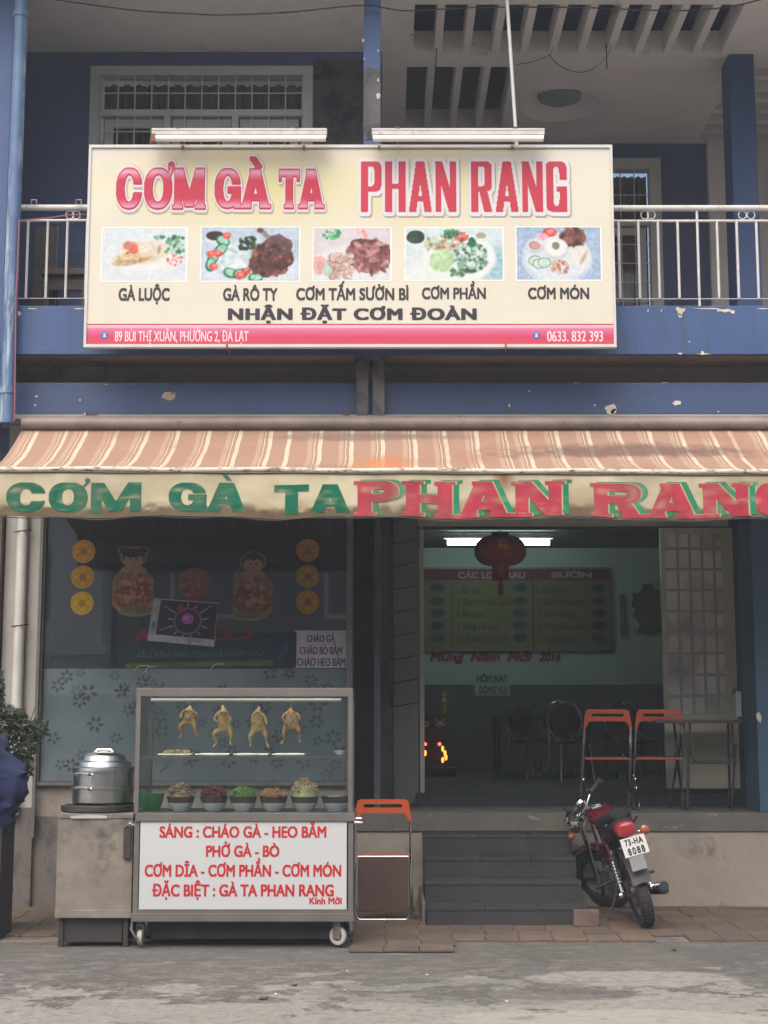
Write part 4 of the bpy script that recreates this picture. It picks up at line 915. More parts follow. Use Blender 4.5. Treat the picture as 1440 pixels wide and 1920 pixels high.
def p3(R, A):
    R.c[:] = (224, 218, 222); R.c += (vnoise(R.h, R.w, 6, 4)[..., None] - .5) * 16; R.ell(A * .5, .2, A * .62, .5, (232, 238, 240), soft=.2)
    R.specks(22, A * .13, A * .33, .80, .95, .04, [(90, 190, 130), (130, 210, 160), (50, 150, 96)], 2); R.ell(A * .66, .88, .05, .10, (240, 170, 160), rot=30).ell(A * .58, .94, .03, .07, (244, 190, 180))
    R.ell(A * .72, .46, A * .30, .34, (150, 92, 90), rough=.12, var=34, rot=-14).ell(A * .7, .64, A * .24, .13, (92, 56, 56), rough=.3, var=22, rot=-8)
    R.specks(120, A * .45, A * 1.0, .15, .75, .05, [(176, 118, 112), (132, 76, 74), (206, 156, 150), (110, 62, 62)], 12, inside=(A * .74, .44, A * .28, .30), el=1.8)
    R.ell(A * .08, .28, .15, .2, (236, 176, 172), var=16, soft=.2).ell(A * .2, .2, .12, .16, (196, 224, 206), soft=.2, var=10)
    rf2 = random.Random(4)
    for i in range(60): x, y = A * rf2.uniform(.22, .52), rf2.uniform(.04, .48); r = rf2.uniform(.04, .1); R.ell(x, y, r, r * .8, (140, 96, 92), k=.5, soft=.2).ell(x + .005, y + .008, r * .85, r * .66, rf2.choice([(226, 200, 186), (208, 178, 166), (238, 218, 206)]), soft=.2)
def p4(R, A):
    R.c[:] = (220, 236, 236); R.ell(A * .92, .3, A * .2, .5, (160, 204, 214), soft=.6); R.ell(A * .55, .42, A * .40, .50, (240, 246, 244), soft=.1).ell(A * .3, .1, A * .4, .4, (236, 244, 240), soft=.4)
    R.ell(A * .11, .80, .20, .17, (236, 240, 240)).ell(A * .11, .82, .18, .13, (26, 62, 44), var=26, rough=.1); R.ell(A * .78, .84, .13, .09, (228, 236, 238)).ell(A * .78, .85, .10, .06, (176, 176, 150), var=20)
    R.specks(110, A * .2, A * .62, .56, .84, .05, [(214, 226, 206), (186, 206, 170), (222, 200, 176), (150, 180, 140), (200, 110, 90)], 3, inside=(A * .4, .68, A * .2, .15)); R.specks(30, A * .5, A * .64, .74, .92, .04, [(214, 92, 84), (232, 130, 110), (180, 60, 60)], 5)
    R.specks(40, A * .4, A * .55, .8, .95, .035, [(40, 110, 70), (80, 150, 100)], 6)
    R.specks(230, A * .46, A * .86, .16, .7, .05, [(120, 164, 140), (196, 226, 214), (72, 122, 96), (226, 240, 234), (150, 190, 170), (48, 92, 72)], 7, inside=(A * .66, .42, A * .18, .29)); R.ell(A * .69, .72, .07, .09, (30, 110, 70), rough=.3)
    R.ell(A * .37, .36, .235, .23, (186, 222, 168), soft=.12, var=8).ell(A * .35, .42, .16, .15, (206, 234, 190), soft=.7); R.specks(20, A * .46, A * .6, .08, .2, .04, [(70, 130, 90), (120, 170, 130)], 8)
def p5(R, A):
    R.c[:] = (172, 196, 222); R.ell(A * .48, .40, A * .43, .52, (206, 222, 236), soft=.04).ell(A * .48, .42, A * .40, .48, (226, 236, 242), soft=.08)
    R.specks(80, A * .52, A * .80, .64, .97, .06, [(96, 56, 48), (130, 78, 64), (70, 40, 38), (150, 98, 80)], 3, inside=(A * .67, .82, A * .13, .17), el=1.5)
    R.ell(A * .40, .90, .14, .09, (228, 84, 88)).ell(A * .40, .92, .08, .04, (244, 150, 140)).ell(A * .31, .82, .12, .07, (240, 180, 196), rough=.3)
    R.ell(A * .22, .64, .18, .15, (204, 214, 228)).ell(A * .22, .66, .15, .12, (226, 232, 236)).ell(A * .22, .65, .12, .09, (206, 156, 142), var=30, rough=.2)
    R.ell(A * .47, .58, .25, .22, (212, 218, 222), soft=.1).ell(A * .465, .61, .23, .19, (242, 244, 244), soft=.2).ell(A * .47, .65, .08, .07, (130, 138, 110), rough=.4, var=30)
    for (x, y) in ((.22, .36), (.27, .30), (.33, .32)): R.ell(A * x, y, .13, .10, (96, 140, 122)).ell(A * x, y, .115, .085, (218, 236, 224), var=8)
    R.specks(90, A * .38, A * .62, .1, .38, .04, [(214, 176, 158), (186, 130, 114), (226, 200, 184), (160, 104, 92)], 9, inside=(A * .51, .24, A * .1, .13))
    R.ell(A * .76, .44, A * .12, .22, (236, 236, 232), rot=20, var=10).ell(A * .80, .42, A * .03, .2, (196, 176, 160), rot=-28, soft=.6)
pic(192, 350, 427, 526, p1); pic(378, 561, 426, 526, p2); pic(588, 732, 427, 525, p3); pic(760, 942, 427, 524, p4); pic(968, 1125, 426, 524, p5)
for px in (343, 570, 711, 960):
    x, z = W(px, 277, YS); MB().box(x - .012, x + .012, YS - .018, YS + .05, z - .012, z + .016, .003).build('clip', 'rust', sg)
for px in (426, 948):
    x, z = W(px, 651, YS); MB().box(x - .008, x + .008, YS - .02, YS + .05, z - .02, z + .03, .002).build('clip', 'rust', sg)
MB().tube([(W(430, 652, 12.8)[0], 12.8, bz0 + .03), (W(428, 660, 12.8)[0], 12.95, bz0 - .03)], .01, 6).build('stay', 'rust', sg)
# fluorescent batten lights over the sign
for i, (pa, pb_, lab) in enumerate(((285, 613, 'white fluorescent batten light above the left half of the billboard, rusty at its left end'), (697, 1021, 'white fluorescent batten light above the right half of the billboard beside the thin pole'))):
    YT = 12.45; (xa, z1_), (xb, z0_) = W(pa, 243, YT), W(pb_, 268, YT)
    t = empty('batten_light', lab, 'light fixture', ((xa + xb) / 2, YT, z0_), 'batten lights over the billboard')
    zm_ = z0_ + (z1_ - z0_) * .5
    MB().box(xa, xb, YT - .02, YT + .05, zm_ + .008, z1_, .006).build('housing', 'fixture', t)
    MB().box(xa, xb, YT - .024, YT - .0205, z1_ - .012, z1_ + .004).build('edge', 'white_paint', t)
    MB().tube([(xa + .01, YT - .005, zm_ - .022), (xb - .01, YT - .005, zm_ - .022)], .028, 14).build('tube', 'tube_white', t, smooth=True)
    if i == 0: MB().box(xa - .004, xa + .035, YT - .036, YT + .03, z0_ + .0, zm_ + .012, .004).build('end_cap', 'rust', t)
    for f in (.15, .83):
        x = xa + (xb - xa) * f; MB().tube([(x, YT + .05, z1_ - .02), (x, YT + .03, z1_ + .03), (x, YS + .02, z1_ + .0), (x, YS + .02, bz1 - .02)], .009, 6).build('bracket', 'black_iron', t)
        MB().box(x - .02, x + .02, YT - .026, YT + .055, z1_ + .001, z1_ + .018, .003).build('clamp', 'black_iron', t)
x0, z0_ = W(970, 276, 12.66); x1, z1_ = W(949, -40, 12.66)
MB().tube([(x0, 12.70, z0_ - 1.2), (x0, 12.70, z0_), (x1, 12.70, z1_)], .0165, 10).build('thin_pole', 'white_paint', smooth=True, label='thin white metal pole rising behind the billboard to the ceiling', cat='pole', base=(x0, 12.7, z0_ - 1.2))
# cables
def cable(pts, r, mat, lab, name='cable', cat='cable'):
    P = [Vector(p) for p in pts]; out = []
    for i in range(len(P) - 1):
        a_, b_, c_, d_ = P[max(i - 1, 0)], P[i], P[i + 1], P[min(i + 2, len(P) - 1)]
        for k in range(8):
            t_ = k / 8; out.append(.5 * ((2 * b_) + (c_ - a_) * t_ + (2 * a_ - 5 * b_ + 4 * c_ - d_) * t_ ** 2 + (-a_ + 3 * b_ - 3 * c_ + d_) * t_ ** 3))
    out.append(P[-1]); return MB().tube(out, r, 6).build(name, mat, smooth=True, label=lab, cat=cat, base=tuple(P[0]))
def cp(L, Y): return [(W(a_, b_, Y)[0], Y, W(a_, b_, Y)[1]) for a_, b_ in L]
cable(cp([(40, -14), (70, -6), (150, 6), (260, 20), (360, 26), (420, 28), (540, 23), (682, 10), (760, 20), (900, 14), (1080, 14), (1270, 20), (1370, 12), (1445, -6)], 12.92), .0065, 'cable', 'black cable sagging across the top of the balcony from the pipe to the right edge')
cable(cp([(969, 121), (1000, 115), (1030, 103), (1036, 88)], 14.0), .004, 'cable', 'thin wire running under the ceiling slots behind the pole')
cable(cp([(1030, 103), (1048, 122), (1080, 135), (1110, 130), (1138, 104), (1146, 84)], 14.0), .004, 'cable', 'thin looped wire hanging below the ceiling slots')
cable(cp([(1137, 84), (1138, 130)], 14.0), .006, 'cable', 'short black wire end hanging straight down from the ceiling slots')
cable(cp([(818, 90), (817, 130)], 14.0), .006, 'cable', 'short wire hanging between the two rows of ceiling slots')
cable(cp([(36, 412), (60, 411), (90, 409), (125, 404), (160, 402)], 12.99), .006, 'cable_pink', 'pink cord tied along the left end of the balcony railing')
cable(cp([(36, 412), (33, 500), (30, 560), (29, 640), (28, 720), (27, 790)], 12.80), .0065, 'cable_pink', 'pink cord hanging down beside the blue downpipe')

# ------------------------------------------------------------------ awning
YA0, YA1 = 12.98, 11.38
za0 = W(720, 807, YA0)[1]; za1 = W(720, 883, YA1)[1]
xa, xb = W(40, 808, YA0)[0], 4.9
aw = empty('awning', 'striped brown and cream awning with a cream lettered valance over the shop front', 'awning', (0, YA0, za0))
def can(x, t):                      # t 0 at the wall, 1 at the front bar
    sag = .16 * math.sin(math.pi * t) ** 1.0 * (1 - .35 * t); wv = .012 * math.sin(x * 3.1 + 1) * math.sin(math.pi * t) + .006 * math.sin(x * 9 + t * 3) * math.sin(math.pi * t)
    tl = .012 * (x / 3.0) * t
    return (x, YA0 + (YA1 - YA0) * t, za0 + (za1 - za0) * t - sag + wv - tl)
vs = []; nx, nt_ = 160, 16
for i in range(nx + 1):
    for j in range(nt_ + 1): vs.append(can(xa + (xb - xa) * i / nx, j / nt_))
fs = [(i * (nt_ + 1) + j, (i + 1) * (nt_ + 1) + j, (i + 1) * (nt_ + 1) + j + 1, i * (nt_ + 1) + j + 1) for i in range(nx) for j in range(nt_)]
MB().add(vs, fs).build('canopy', 'canopy_fabric', aw, smooth=True)
xfa = xa - .0
MB().box(-3.2, 4.95, 13.0, 13.09, za0 + .0, 4.30, .01).build('wall_bar', 'awning_bar', aw)
MB().tube([(-3.2, 12.97, za0 + .062), (0, 12.965, za0 + .066), (4.95, 12.97, za0 + .062)], .052, 14).build('roller', 'awning_bar', aw, smooth=True)
def fz(x): return za1 - .012 * (x / 3.0)
MB().tube([(x, YA1 - .005, fz(x) + .002 + .004 * math.sin(x * 5)) for x in np.linspace(xfa, xb, 40)], .021, 10).build('front_bar', 'awning_rim', aw, smooth=True)
MB().tube([(x, YA1 - .018, fz(x) - .022 + .003 * math.sin(x * 7)) for x in np.linspace(xfa, xb, 40)], .006, 6).build('piping', 'wood_dark', aw)
for x in (xfa + .3, 1.6, 4.2):
    MB().tube([(x, YW - .2, 3.55), (x + .01, YA1 + .05, za1 - .06)], .014, 8).build('arm', 'alu', aw)
zvt = za1 - .012; zvb = W(720, 971, YA1)[1]
def val(x, z, off=0.):
    q = max(0, min(1, (zvt - z) / (zvt - zvb)))
    y = YA1 - .012 - off + q * (.009 * math.sin(x * 2.6 + .8) + .006 * math.sin(x * 6.3) + .005 * math.sin(x * 14 + 1) + .003 * math.sin(x * 31 + q * 3)) - .01 * q
    zz = z - .012 * (x / 3.0) + q * (.010 * math.sin(x * 4.2 + 2) + .006 * math.sin(x * 9.5))
    return (x, y, zz)
wv_, hv_ = 620, 44
R_ = Ras(wv_, hv_, (204, 194, 164)); n1 = vnoise(hv_, wv_, 40, 3, 4)[..., None]; n2 = vnoise(hv_, wv_, 14, 9, 4)[..., None]; n3 = vnoise(hv_, wv_, 90, 12, 3)[..., None]
R_.c += (n1 - .5) * 44; k = np.clip((n2 - .52) * 5, 0, 1) * .55; R_.c = R_.c * (1 - k) + np.array((142, 122, 92)) * k
e_ = np.clip((n3 - .42 + (.30 - R_.Y[..., None]) * 1.6) * 3.5, 0, 1) * np.clip((.34 - R_.Y[..., None]) * 6, 0, 1) * .8; R_.c = R_.c * (1 - e_) + np.array((92, 76, 56)) * e_
e_ = np.clip((R_.Y[..., None] - .9) * 8, 0, 1) * .45; R_.c = R_.c * (1 - e_) + np.array((120, 104, 70)) * e_
xr = (R_.X / R_.asp)[..., None]; e_ = np.clip(1 - np.abs(xr - .51) / .012, 0, 1) * np.clip((R_.Y[..., None] - .5) * 3, 0, 1) * .7; R_.c = R_.c * (1 - e_) + np.array((120, 60, 26)) * e_
R_.mesh('valance', xfa, xb, zvb, zvt, 0, aw, 'print_fabric', place=lambda x, z: val(x, z))
vs = [];
for i in range(241):
    x = xfa + (xb - xfa) * i / 240; p = val(x, zvb); vs.append((p[0], p[1] - .004, p[2] - .004 - .008 * abs(math.sin(x * 5))))
MB().tube(vs, .0045, 5).build('hem_cord', 'cable', aw)
# letters on the valance
def vlet(word, px0, px1, pb, pt, wid, tw, th, Rr, serif, gap, space, col, off, sh=(0, 0)):
    rows, h, tot = title_rows(word, wid, tw, th, Rr, serif, gap, space)
    x0, zb_ = W(px0, pb, YA1); x1, zt_ = W(px1, pt, YA1); sx = (x1 - x0) / tot
    zc = (zb_ + zt_) / 2
    def pl(x, z): return val(x + sh[0], z + .012 * (x / 3.0) + sh[1], off)
    rows2 = {k_: v_ for k_, v_ in rows.items()}
    def cf(u, v):
        g_ = .86 + .28 * mnoise.noise(Vector((u * 2.2, v * 1.5, off * 900))); f_ = max(0, mnoise.noise(Vector((u * 5, v * 3.3, 7.))) - .12) * .9
        c = lin(col); return tuple(c[i] * g_ * (1 - f_) + (.5, .42, .27)[i] * f_ for i in range(3))
    return rows_mesh('lettering', rows2, h, x0, sx, zb_, zt_ - zb_, 0, cf, 'print_fabric', aw, place=pl, maxlen=.05)
GR = (22, 116, 88)
vlet('CƠM', 12, 266, 960, 905, {'*': 1.32, 'M': 1.7}, .46, .22, .6, 0, .10, .5, GR, .0035)
vlet('GÀ', 316, 462, 961, 906, {'*': 1.32, 'À': 1.35}, .44, .22, .6, 0, .02, .5, GR, .0035)
vlet('TA', 514, 656, 963, 909, {'*': 1.2, 'A': 1.35}, .44, .22, .6, 0, .06, .5, GR, .0035)
PR = (196, 66, 84); PG = (44, 150, 110)
for (word, a_, b_, pb, pt) in (('PHAN', 670, 1052, 970, 903), ('RANG', 1113, 1500, 971, 907)):
    W_ = {'*': 1.15, 'H': 1.3, 'A': 1.36, 'N': 1.3, 'R': 1.34, 'G': 1.3}
    vlet(word, a_, b_, pb, pt, W_, .40, .24, .45, .10, .20, .5, PG, .003, (.055, .012))
    vlet(word, a_, b_, pb, pt, W_, .40, .24, .45, .10, .20, .5, (206, 190, 150), .0042, (.012, .003))
    vlet(word, a_, b_, pb, pt, W_, .40, .24, .45, .10, .20, .5, PR, .0054)

# ------------------------------------------------------------------ things stuck on the shop window
YG = YW - .0125
for i, (px, py, c, lab) in enumerate([(157, 1034, (178, 128, 38), 'round gold coin sticker, top one of three at the window left side'), (155, 1082, (172, 128, 30), 'round gold coin sticker, middle one of three at the window left side'), (154, 1131, (188, 152, 40), 'bright yellow coin sticker, lowest of three at the window left side'),
        (577, 1032, (170, 122, 46), 'round gold coin sticker, top one of three at the window right side'), (577, 1081, (158, 130, 44), 'round gold coin sticker, middle one of three at the window right side'), (577, 1129, (176, 128, 40), 'round gold coin sticker, lowest of the three above the white paper sign')]):
    x, z = W(px, py, YG); r = .112
    R_ = Ras(56, 56, (0, 0, 0), alpha=0); R_.ell(.5, .5, .49, .49, c, soft=.02, rough=.03, var=26).ell(.5, .5, .42, .42, tuple(q_ * .82 for q_ in c), k=.35, soft=.1)
    for k_ in range(20): an = 2 * math.pi * k_ / 20; R_.ell(.5 + .45 * math.cos(an), .5 + .45 * math.sin(an), .03, .03, tuple(q_ * .75 for q_ in c), soft=.5)
    for an in (0, 90, 180, 270): R_.ell(.5 + .27 * math.cos(math.radians(an)), .5 + .27 * math.sin(math.radians(an)), .09, .07, tuple(min(255, q_ * 1.18) for q_ in c), k=.7, soft=.5)
    R_.ell(.5, .5, .12, .12, tuple(q_ * .55 for q_ in c)).ell(.5, .5, .08, .08, tuple(q_ * .8 for q_ in c))
    R_.mesh('coin_sticker', x - r, x + r, z - r, z + r, YG, None, 'print_sticker', base=(x, YG, z), label=lab, cat='sticker', group='gold coin stickers on the shop window')
def child(px, py0, py1, w_px, flip, lab, buns):
    x, z1_ = W(px, py0, YG); z0_ = W(px, py1, YG)[1]; hw = (W(px + w_px / 2, py0, YG)[0] - x)
    R = Ras(90, int(90 * (z1_ - z0_) / (2 * hw)), (0, 0, 0), alpha=0); A = R.asp
    def e(x_, y_, rx, ry, c, **k_): return R.ell((A - x_) if flip else x_, y_, rx, ry, c, **k_)
    E_ = (172, 150, 84)                       # pale cut edge round the figure
    for (x_, y_, rx, ry) in ((.36, .84, .19, .15), (.36, .62, .2, .12), (.36, .45, .31, .22), (.36, .25, .33, .2), (.42, .09, .26, .09)): e(x_ * A / .72, y_, rx, ry, E_, soft=.02, rough=.04)
    if buns: e(.2 * A / .72, .93, .1, .065, E_, soft=.02); e(.52 * A / .72, .93, .1, .065, E_, soft=.02)
    else: e(.36 * A / .72, .95, .08, .05, E_, soft=.02)
    a_ = A / .72
    e(.36 * a_, .84, .165, .125, (74, 50, 44)); e(.36 * a_, .80, .14, .1, (190, 142, 122), var=8)
    if buns: e(.2 * a_, .93, .075, .05, (60, 40, 38)); e(.52 * a_, .93, .075, .05, (60, 40, 38)); e(.36 * a_, .88, .13, .05, (62, 42, 38))
    else: e(.36 * a_, .92, .10, .06, (70, 52, 46)); e(.36 * a_, .95, .05, .035, (70, 52, 46))
    for s_ in (-.055, .055): e((.36 + s_) * a_, .81, .02, .011, (50, 34, 34)); e((.36 + s_ * 1.6) * a_, .77, .03, .018, (206, 120, 110), k=.6, soft=.6)
    e(.36 * a_, .755, .022, .01, (150, 52, 50))
    e(.36 * a_, .47, .27, .21, (170, 112, 84), var=26, rough=.08); e(.36 * a_, .62, .13, .07, (196, 132, 100), var=18); e(.36 * a_, .28, .29, .18, (170, 76, 58), var=34, rough=.08)
    e(.52 * a_, .36, .09, .17, (178, 44, 48), var=14); e(.30 * a_, .25, .14, .08, (196, 122, 60), var=20); e(.24 * a_, .48, .10, .035, (200, 150, 120), rot=-20); e(.46 * a_, .50, .10, .035, (198, 146, 118), rot=24)
    e(.30 * a_, .60, .05, .04, (120, 120, 80)); e(.36 * a_, .40, .12, .025, (120, 52, 44)); e(.42 * a_, .10, .23, .065, (128, 122, 76), var=24, rough=.08)
    R.specks(46, .08 * a_, .64 * a_, .15, .6, .028, [(196, 128, 70), (150, 60, 50), (206, 156, 96), (130, 48, 46)], 5, inside=(.36 * a_, .36, .25, .25))
    g_ = R.c.mean(2, keepdims=True); R.c = (R.c * .7 + g_ * .3) * .82
    R.mesh('child_sticker', x - hw, x + hw, z0_, z1_, YG, None, 'print_sticker', base=(x, YG, z0_), label=lab, cat='sticker')
child(251, 1023, 1157, 76, False, 'New Year child sticker with two hair buns and a red robe on the shop window', True)
child(475, 1032, 1165, 74, True, 'New Year child sticker with a single top knot on the shop window', False)
x, z = W(362, 1110, YG); R_ = Ras(60, 84, (0, 0, 0), alpha=0); A = R_.asp
R_.ell(A * .5, .64, A * .48, .33, (150, 100, 84), rough=.10, soft=.02, var=30).ell(A * .5, .3, A * .28, .26, (150, 74, 62), soft=.02, rough=.1, var=24).specks(90, 0, A, .35, .95, .045, [(170, 92, 76), (140, 110, 84), (180, 132, 104), (130, 70, 60)], 3, inside=(A * .5, .64, A * .38, .27)); R_.c = R_.c * .8
R_.mesh('flower_sticker', x - .165, x + .165, z - .22, z + .235, YG, None, 'print_sticker', base=(x, YG, z), label='red and brown flower basket sticker between the two child stickers', cat='sticker')
# slanting advertising poster with a sunburst, curling off the glass
t = empty('sunburst_poster', 'white edged poster with a pink sunburst hanging askew on the shop window', 'poster', (*W(345, 1210, YG - .01)[:1], YG - .01, W(345, 1210, YG)[1]))
P4 = [W(289, 1122, YG), W(410, 1130, YG), W(402, 1213, YG), W(276, 1201, YG)]
def quad(a_, b_, y_):
    u = a_; v = b_; top = (P4[0][0] + (P4[1][0] - P4[0][0]) * u, P4[0][1] + (P4[1][1] - P4[0][1]) * u); bot = (P4[3][0] + (P4[2][0] - P4[3][0]) * u, P4[3][1] + (P4[2][1] - P4[3][1]) * u)
    return (bot[0] + (top[0] - bot[0]) * v, y_ - .012 * math.sin(math.pi * u) * .5, bot[1] + (top[1] - bot[1]) * v)
R_ = Ras(130, 92, (40, 36, 46)); A = R_.asp
R_.rect(0, A * .115, 0, 1, (140, 150, 162), var=20).rect(0, A, 0, .155, (168, 172, 184), var=24).rect(0, A, .975, 1, (150, 152, 160)).rect(A * .985, A, 0, 1, (140, 140, 150))
R_.ell(A * .56, .53, .30, .31, (160, 150, 164)).ell(A * .56, .53, .28, .29, (48, 36, 50)).ell(A * .56, .58, .13, .13, (186, 84, 176), var=30).ell(A * .53, .6, .07, .06, (214, 130, 206), soft=.5)
for k_ in range(13):
    an = 2 * math.pi * k_ / 13 + .2; c_, s_ = math.cos(an), math.sin(an); x1_, y1_ = A * .56 + .32 * c_, .53 + .32 * s_; x2_, y2_ = A * .56 + .62 * c_, .53 + .62 * s_
    if not (A * .13 < x2_ < A * .98): x2_, y2_ = A * .56 + .46 * c_, .53 + .46 * s_
    if y2_ < .17 or y2_ > .97: x2_, y2_ = A * .56 + .42 * c_, .53 + .42 * s_
    R_.poly([(x1_ - s_ * .012, y1_ + c_ * .012), (x2_ - s_ * .008, y2_ + c_ * .008), (x2_ + s_ * .008, y2_ - c_ * .008), (x1_ + s_ * .012, y1_ - c_ * .012)], (170, 160, 172))
R_.ell(A * .06, .72, .045, .09, (176, 132, 84), rough=.3).ell(A * .06, .36, .05, .1, (98, 104, 112), rough=.3).specks(18, A * .3, A * .95, .03, .12, .025, [(196, 120, 140), (214, 150, 160), (120, 150, 140)], 6); R_.rect(A * .62, A * .64, 0, .15, (110, 120, 124)); R_.ell(A * .45, .8, .09, .09, (150, 44, 60), rough=.3); R_.c *= .95
R_.mesh('sheet', 0, 1, 0, 1, 0, t, place=lambda a_, b_: quad(a_, b_, YW - .021))
# white paper sign on the glass
t = empty('paper_sign', 'white paper sign with three lines of grey capitals at the right of the shop window', 'sign', (W(601, 1252, YG)[0], YG, W(601, 1252, YG)[1]))
xa_, xb_ = W(553, 1215, YG)[0], W(649, 1215, YG)[0]; z1_, z0_ = W(600, 1182, YG)[1], W(600, 1252, YG)[1]
Ras(60, 44, (182, 176, 186)).put(np.ones((44, 60)), (182, 176, 186), var=8).mesh('paper', xa_, xb_, z0_, z1_, YG, t)
for body, pa, pb_, pb2, pt in (('CHÁO GÀ', 575, 628, 1204, 1191), ('CHÁO BÒ BẰM', 562, 641, 1227, 1213), ('CHÁO HEO BẰM', 557, 647, 1249, 1234)):
    lettering(body, W(pa, pb2, YG)[0], W(pb_, pb2, YG)[0], W(pa, pb2, YG)[1], W(pa, pt, YG)[1], YG - .0015, lin((78, 66, 80)), t, (.06, .03), h=1 / 16.)
for k_, (pa, pb_, py) in enumerate(((252, 280, 1252), (272, 292, 1254), (395, 420, 1249))):
    cable([(W(pa, py + 6, YW - .02)[0], YW - .02, W(pa, py + 6, YG)[1]), (W((pa * 2 + pb_) / 3, py - 3, YG)[0], YG - .012, W(pa, py - 3, YG)[1]), (W(pb_, py - 4, YG)[0], YG - .01, W(pb_, py - 4, YG)[1])], .0025, 'pvc', ('thin pale wire curl on the glass at the left end of the green banner', 'second pale wire curl on the glass below the slanting poster', 'pale wire curl on the glass under the middle of the green banner')[k_], 'wire', 'wire')

# ------------------------------------------------------------------ inside the dining room
YM = 19.85
t = empty('menu_board', 'long yellow menu board with red heading strip on the dining room back wall', 'menu board', (W(960, 1218, YM)[0], YM, W(960, 1218, YM)[1]))
xa_, xb_ = .12, W(1145, 1140, YM)[0]; z1_, z0_ = W(960, 1067, YM)[1], W(960, 1217, YM)[1]
R_ = Ras(300, 125, (132, 126, 78)); R_.asp = 1; R_.X = np.ones((125, 1)) * np.linspace(xa_, xb_, 300)[None, :]; R_.Y = np.linspace(z1_, z0_, 125)[:, None] * np.ones((1, 300))
R_.asp = 1; R_.c += (vnoise(125, 300, 7, 4)[..., None] - .5) * 22
zh = W(960, 1088, YM)[1]; R_.rect(xa_, xb_, zh, z1_, (128, 34, 52))
for px in (846, 999): x = W(px, 1100, YM)[0]; R_.rect(x - .007, x + .007, z0_, zh, (110, 44, 30))
for px in (820, 975, 1123):
    for j, py in enumerate((1103, 1128, 1150, 1174, 1197)):
        x, z = W(px, py, YM); c = [(58, 72, 84), (44, 80, 80), (56, 50, 66)][(820, 975, 1123).index(px)]
        R_.ell(x, z, .115, .075, tuple(min(255, q_ + 40) for q_ in c), soft=.3).ell(x, z + .01, .09, .055, c, rough=.25, var=30)
R_.mesh('board', xa_, xb_, z0_, z1_, YM, t, 'print_dim')
MB().box(xa_ - .02, xb_ + .02, YM - .01, YM + .02, z1_, z1_ + .025).build('rim', 'alu', t); MB().box(xa_ - .02, xb_ + .02, YM - .01, YM + .02, z0_ - .025, z0_).build('rim', 'alu', t)
MB().box(xb_, xb_ + .02, YM - .01, YM + .02, z0_, z1_).build('rim', 'alu', t)
def ml(body, pa, pb_, pb2, pt, col, bold=(.03, .03), Y=YM - .002, par=t, sl=0., name='lettering'):
    lettering(body, W(pa, pb2, Y)[0], W(pb_, pb2, Y)[0], W(pa, pb2, Y)[1], W(pa, pt, Y)[1], Y, lin(col), par, bold, sl, h=1 / 14., name=name, mat='print_dim')
ml('CÁC LOẠI RAU', 859, 985, 1084, 1073, (190, 170, 180), (.06, .05)); ml('SƯỜN', 1033, 1110, 1083, 1073, (190, 170, 180), (.09, .05)); ml('N', 784, 794, 1083, 1072, (190, 170, 180), (.06, .05))
for (body, pa, pb_, py) in (('1. Rau luộc', 856, 904, 1112), ('2. Rau trộn dầu giấm', 856, 961, 1134), ('3. Rau xào', 856, 908, 1157), ('4. Bông cải xào', 856, 934, 1180), ('5. Cải xanh xào dầu hào', 856, 955, 1203),
        ('1. Sườn ram', 1007, 1064, 1112), ('2. Sườn chua ngọt', 1007, 1100, 1134), ('3. Sườn nướng', 1009, 1079, 1157), ('4. Sườn chiên mắm', 1010, 1102, 1180), ('5. Sườn kho tộ', 1012, 1084, 1203)):
    ml(body, pa, pb_, py, py - 12, (58, 56, 40))
t = empty('new_year_greeting', 'red slanting New Year greeting letters on the back wall below the menu board', 'lettering', (*W(920, 1240, 19.89)[:1], 19.89, W(920, 1240, 19.89)[1]))
for body, pa, pb_ in (('Mừng', 806, 868), ('Năm', 882, 936), ('Mới', 950, 994), ('2016', 1011, 1050)): ml(body, pa, pb_, 1239, 1224, (170, 40, 44), (.07, .05), 19.885, t, .25)
ml('Chúc', 770, 794, 1239, 1224, (170, 40, 44), (.07, .05), 19.885, t, .25)
t = empty('wall_notice', 'pale bluish notice sheet low on the back wall above the dark dado', 'notice', (*W(920, 1305, 19.86)[:1], 19.86, W(920, 1305, 19.86)[1]))
x0, z1_ = W(890, 1262, 19.86); x1, z0_ = W(956, 1304, 19.86); MB().box(x0, x1, 19.862, 19.87, z0_, z1_).build('sheet', 'room_green', t)
ml('HÔM NAY', 893, 952, 1279, 1266, (96, 112, 124), (.08, .05), 19.86, t); ml('ĐÔNG VUI', 898, 950, 1300, 1288, (100, 114, 120), (.05, .04), 19.86, t)
# lit fluorescent tube and the red lantern in the doorway
YT = 18.2; (x0, z), (x1, _) = W(839, 1017, YT), W(1030, 1016, YT)
t = empty('ceiling_tube_light', 'lit greenish white fluorescent tube under the dining room ceiling', 'light', ((x0 + x1) / 2, YT, z))
MB().tube([(x0, YT, z), (x1, YT, z)], .034, 12).build('tube', 'tube_lit', t, smooth=True)
MB().box(x0 - .05, x1 + .05, YT - .03, YT + .05, z + .045, z + .10, .01).build('housing', 'fixture', t)
MB().tube([(x0 + .2, YT, z + .1), (x0 + .2, YT, 3.93)], .008, 6).build('hanger', 'black_iron', t); MB().tube([(x1 - .2, YT, z + .1), (x1 - .2, YT, 3.93)], .008, 6).build('hanger', 'black_iron', t)
YLn = 14.75; x, z = W(938, 1033, YLn); rl_ = W(986, 1033, YLn)[0] - x
t = empty('paper_lantern', 'round red New Year lantern with gold character hanging in the doorway', 'lantern', (x, YLn, z))
prof = [(.07, .155)] + [(.055 + (rl_ - .055) * math.cos(a) ** .75, .15 * math.sin(a)) for a in np.linspace(1.45, -1.45, 17)] + [(.07, -.155)]
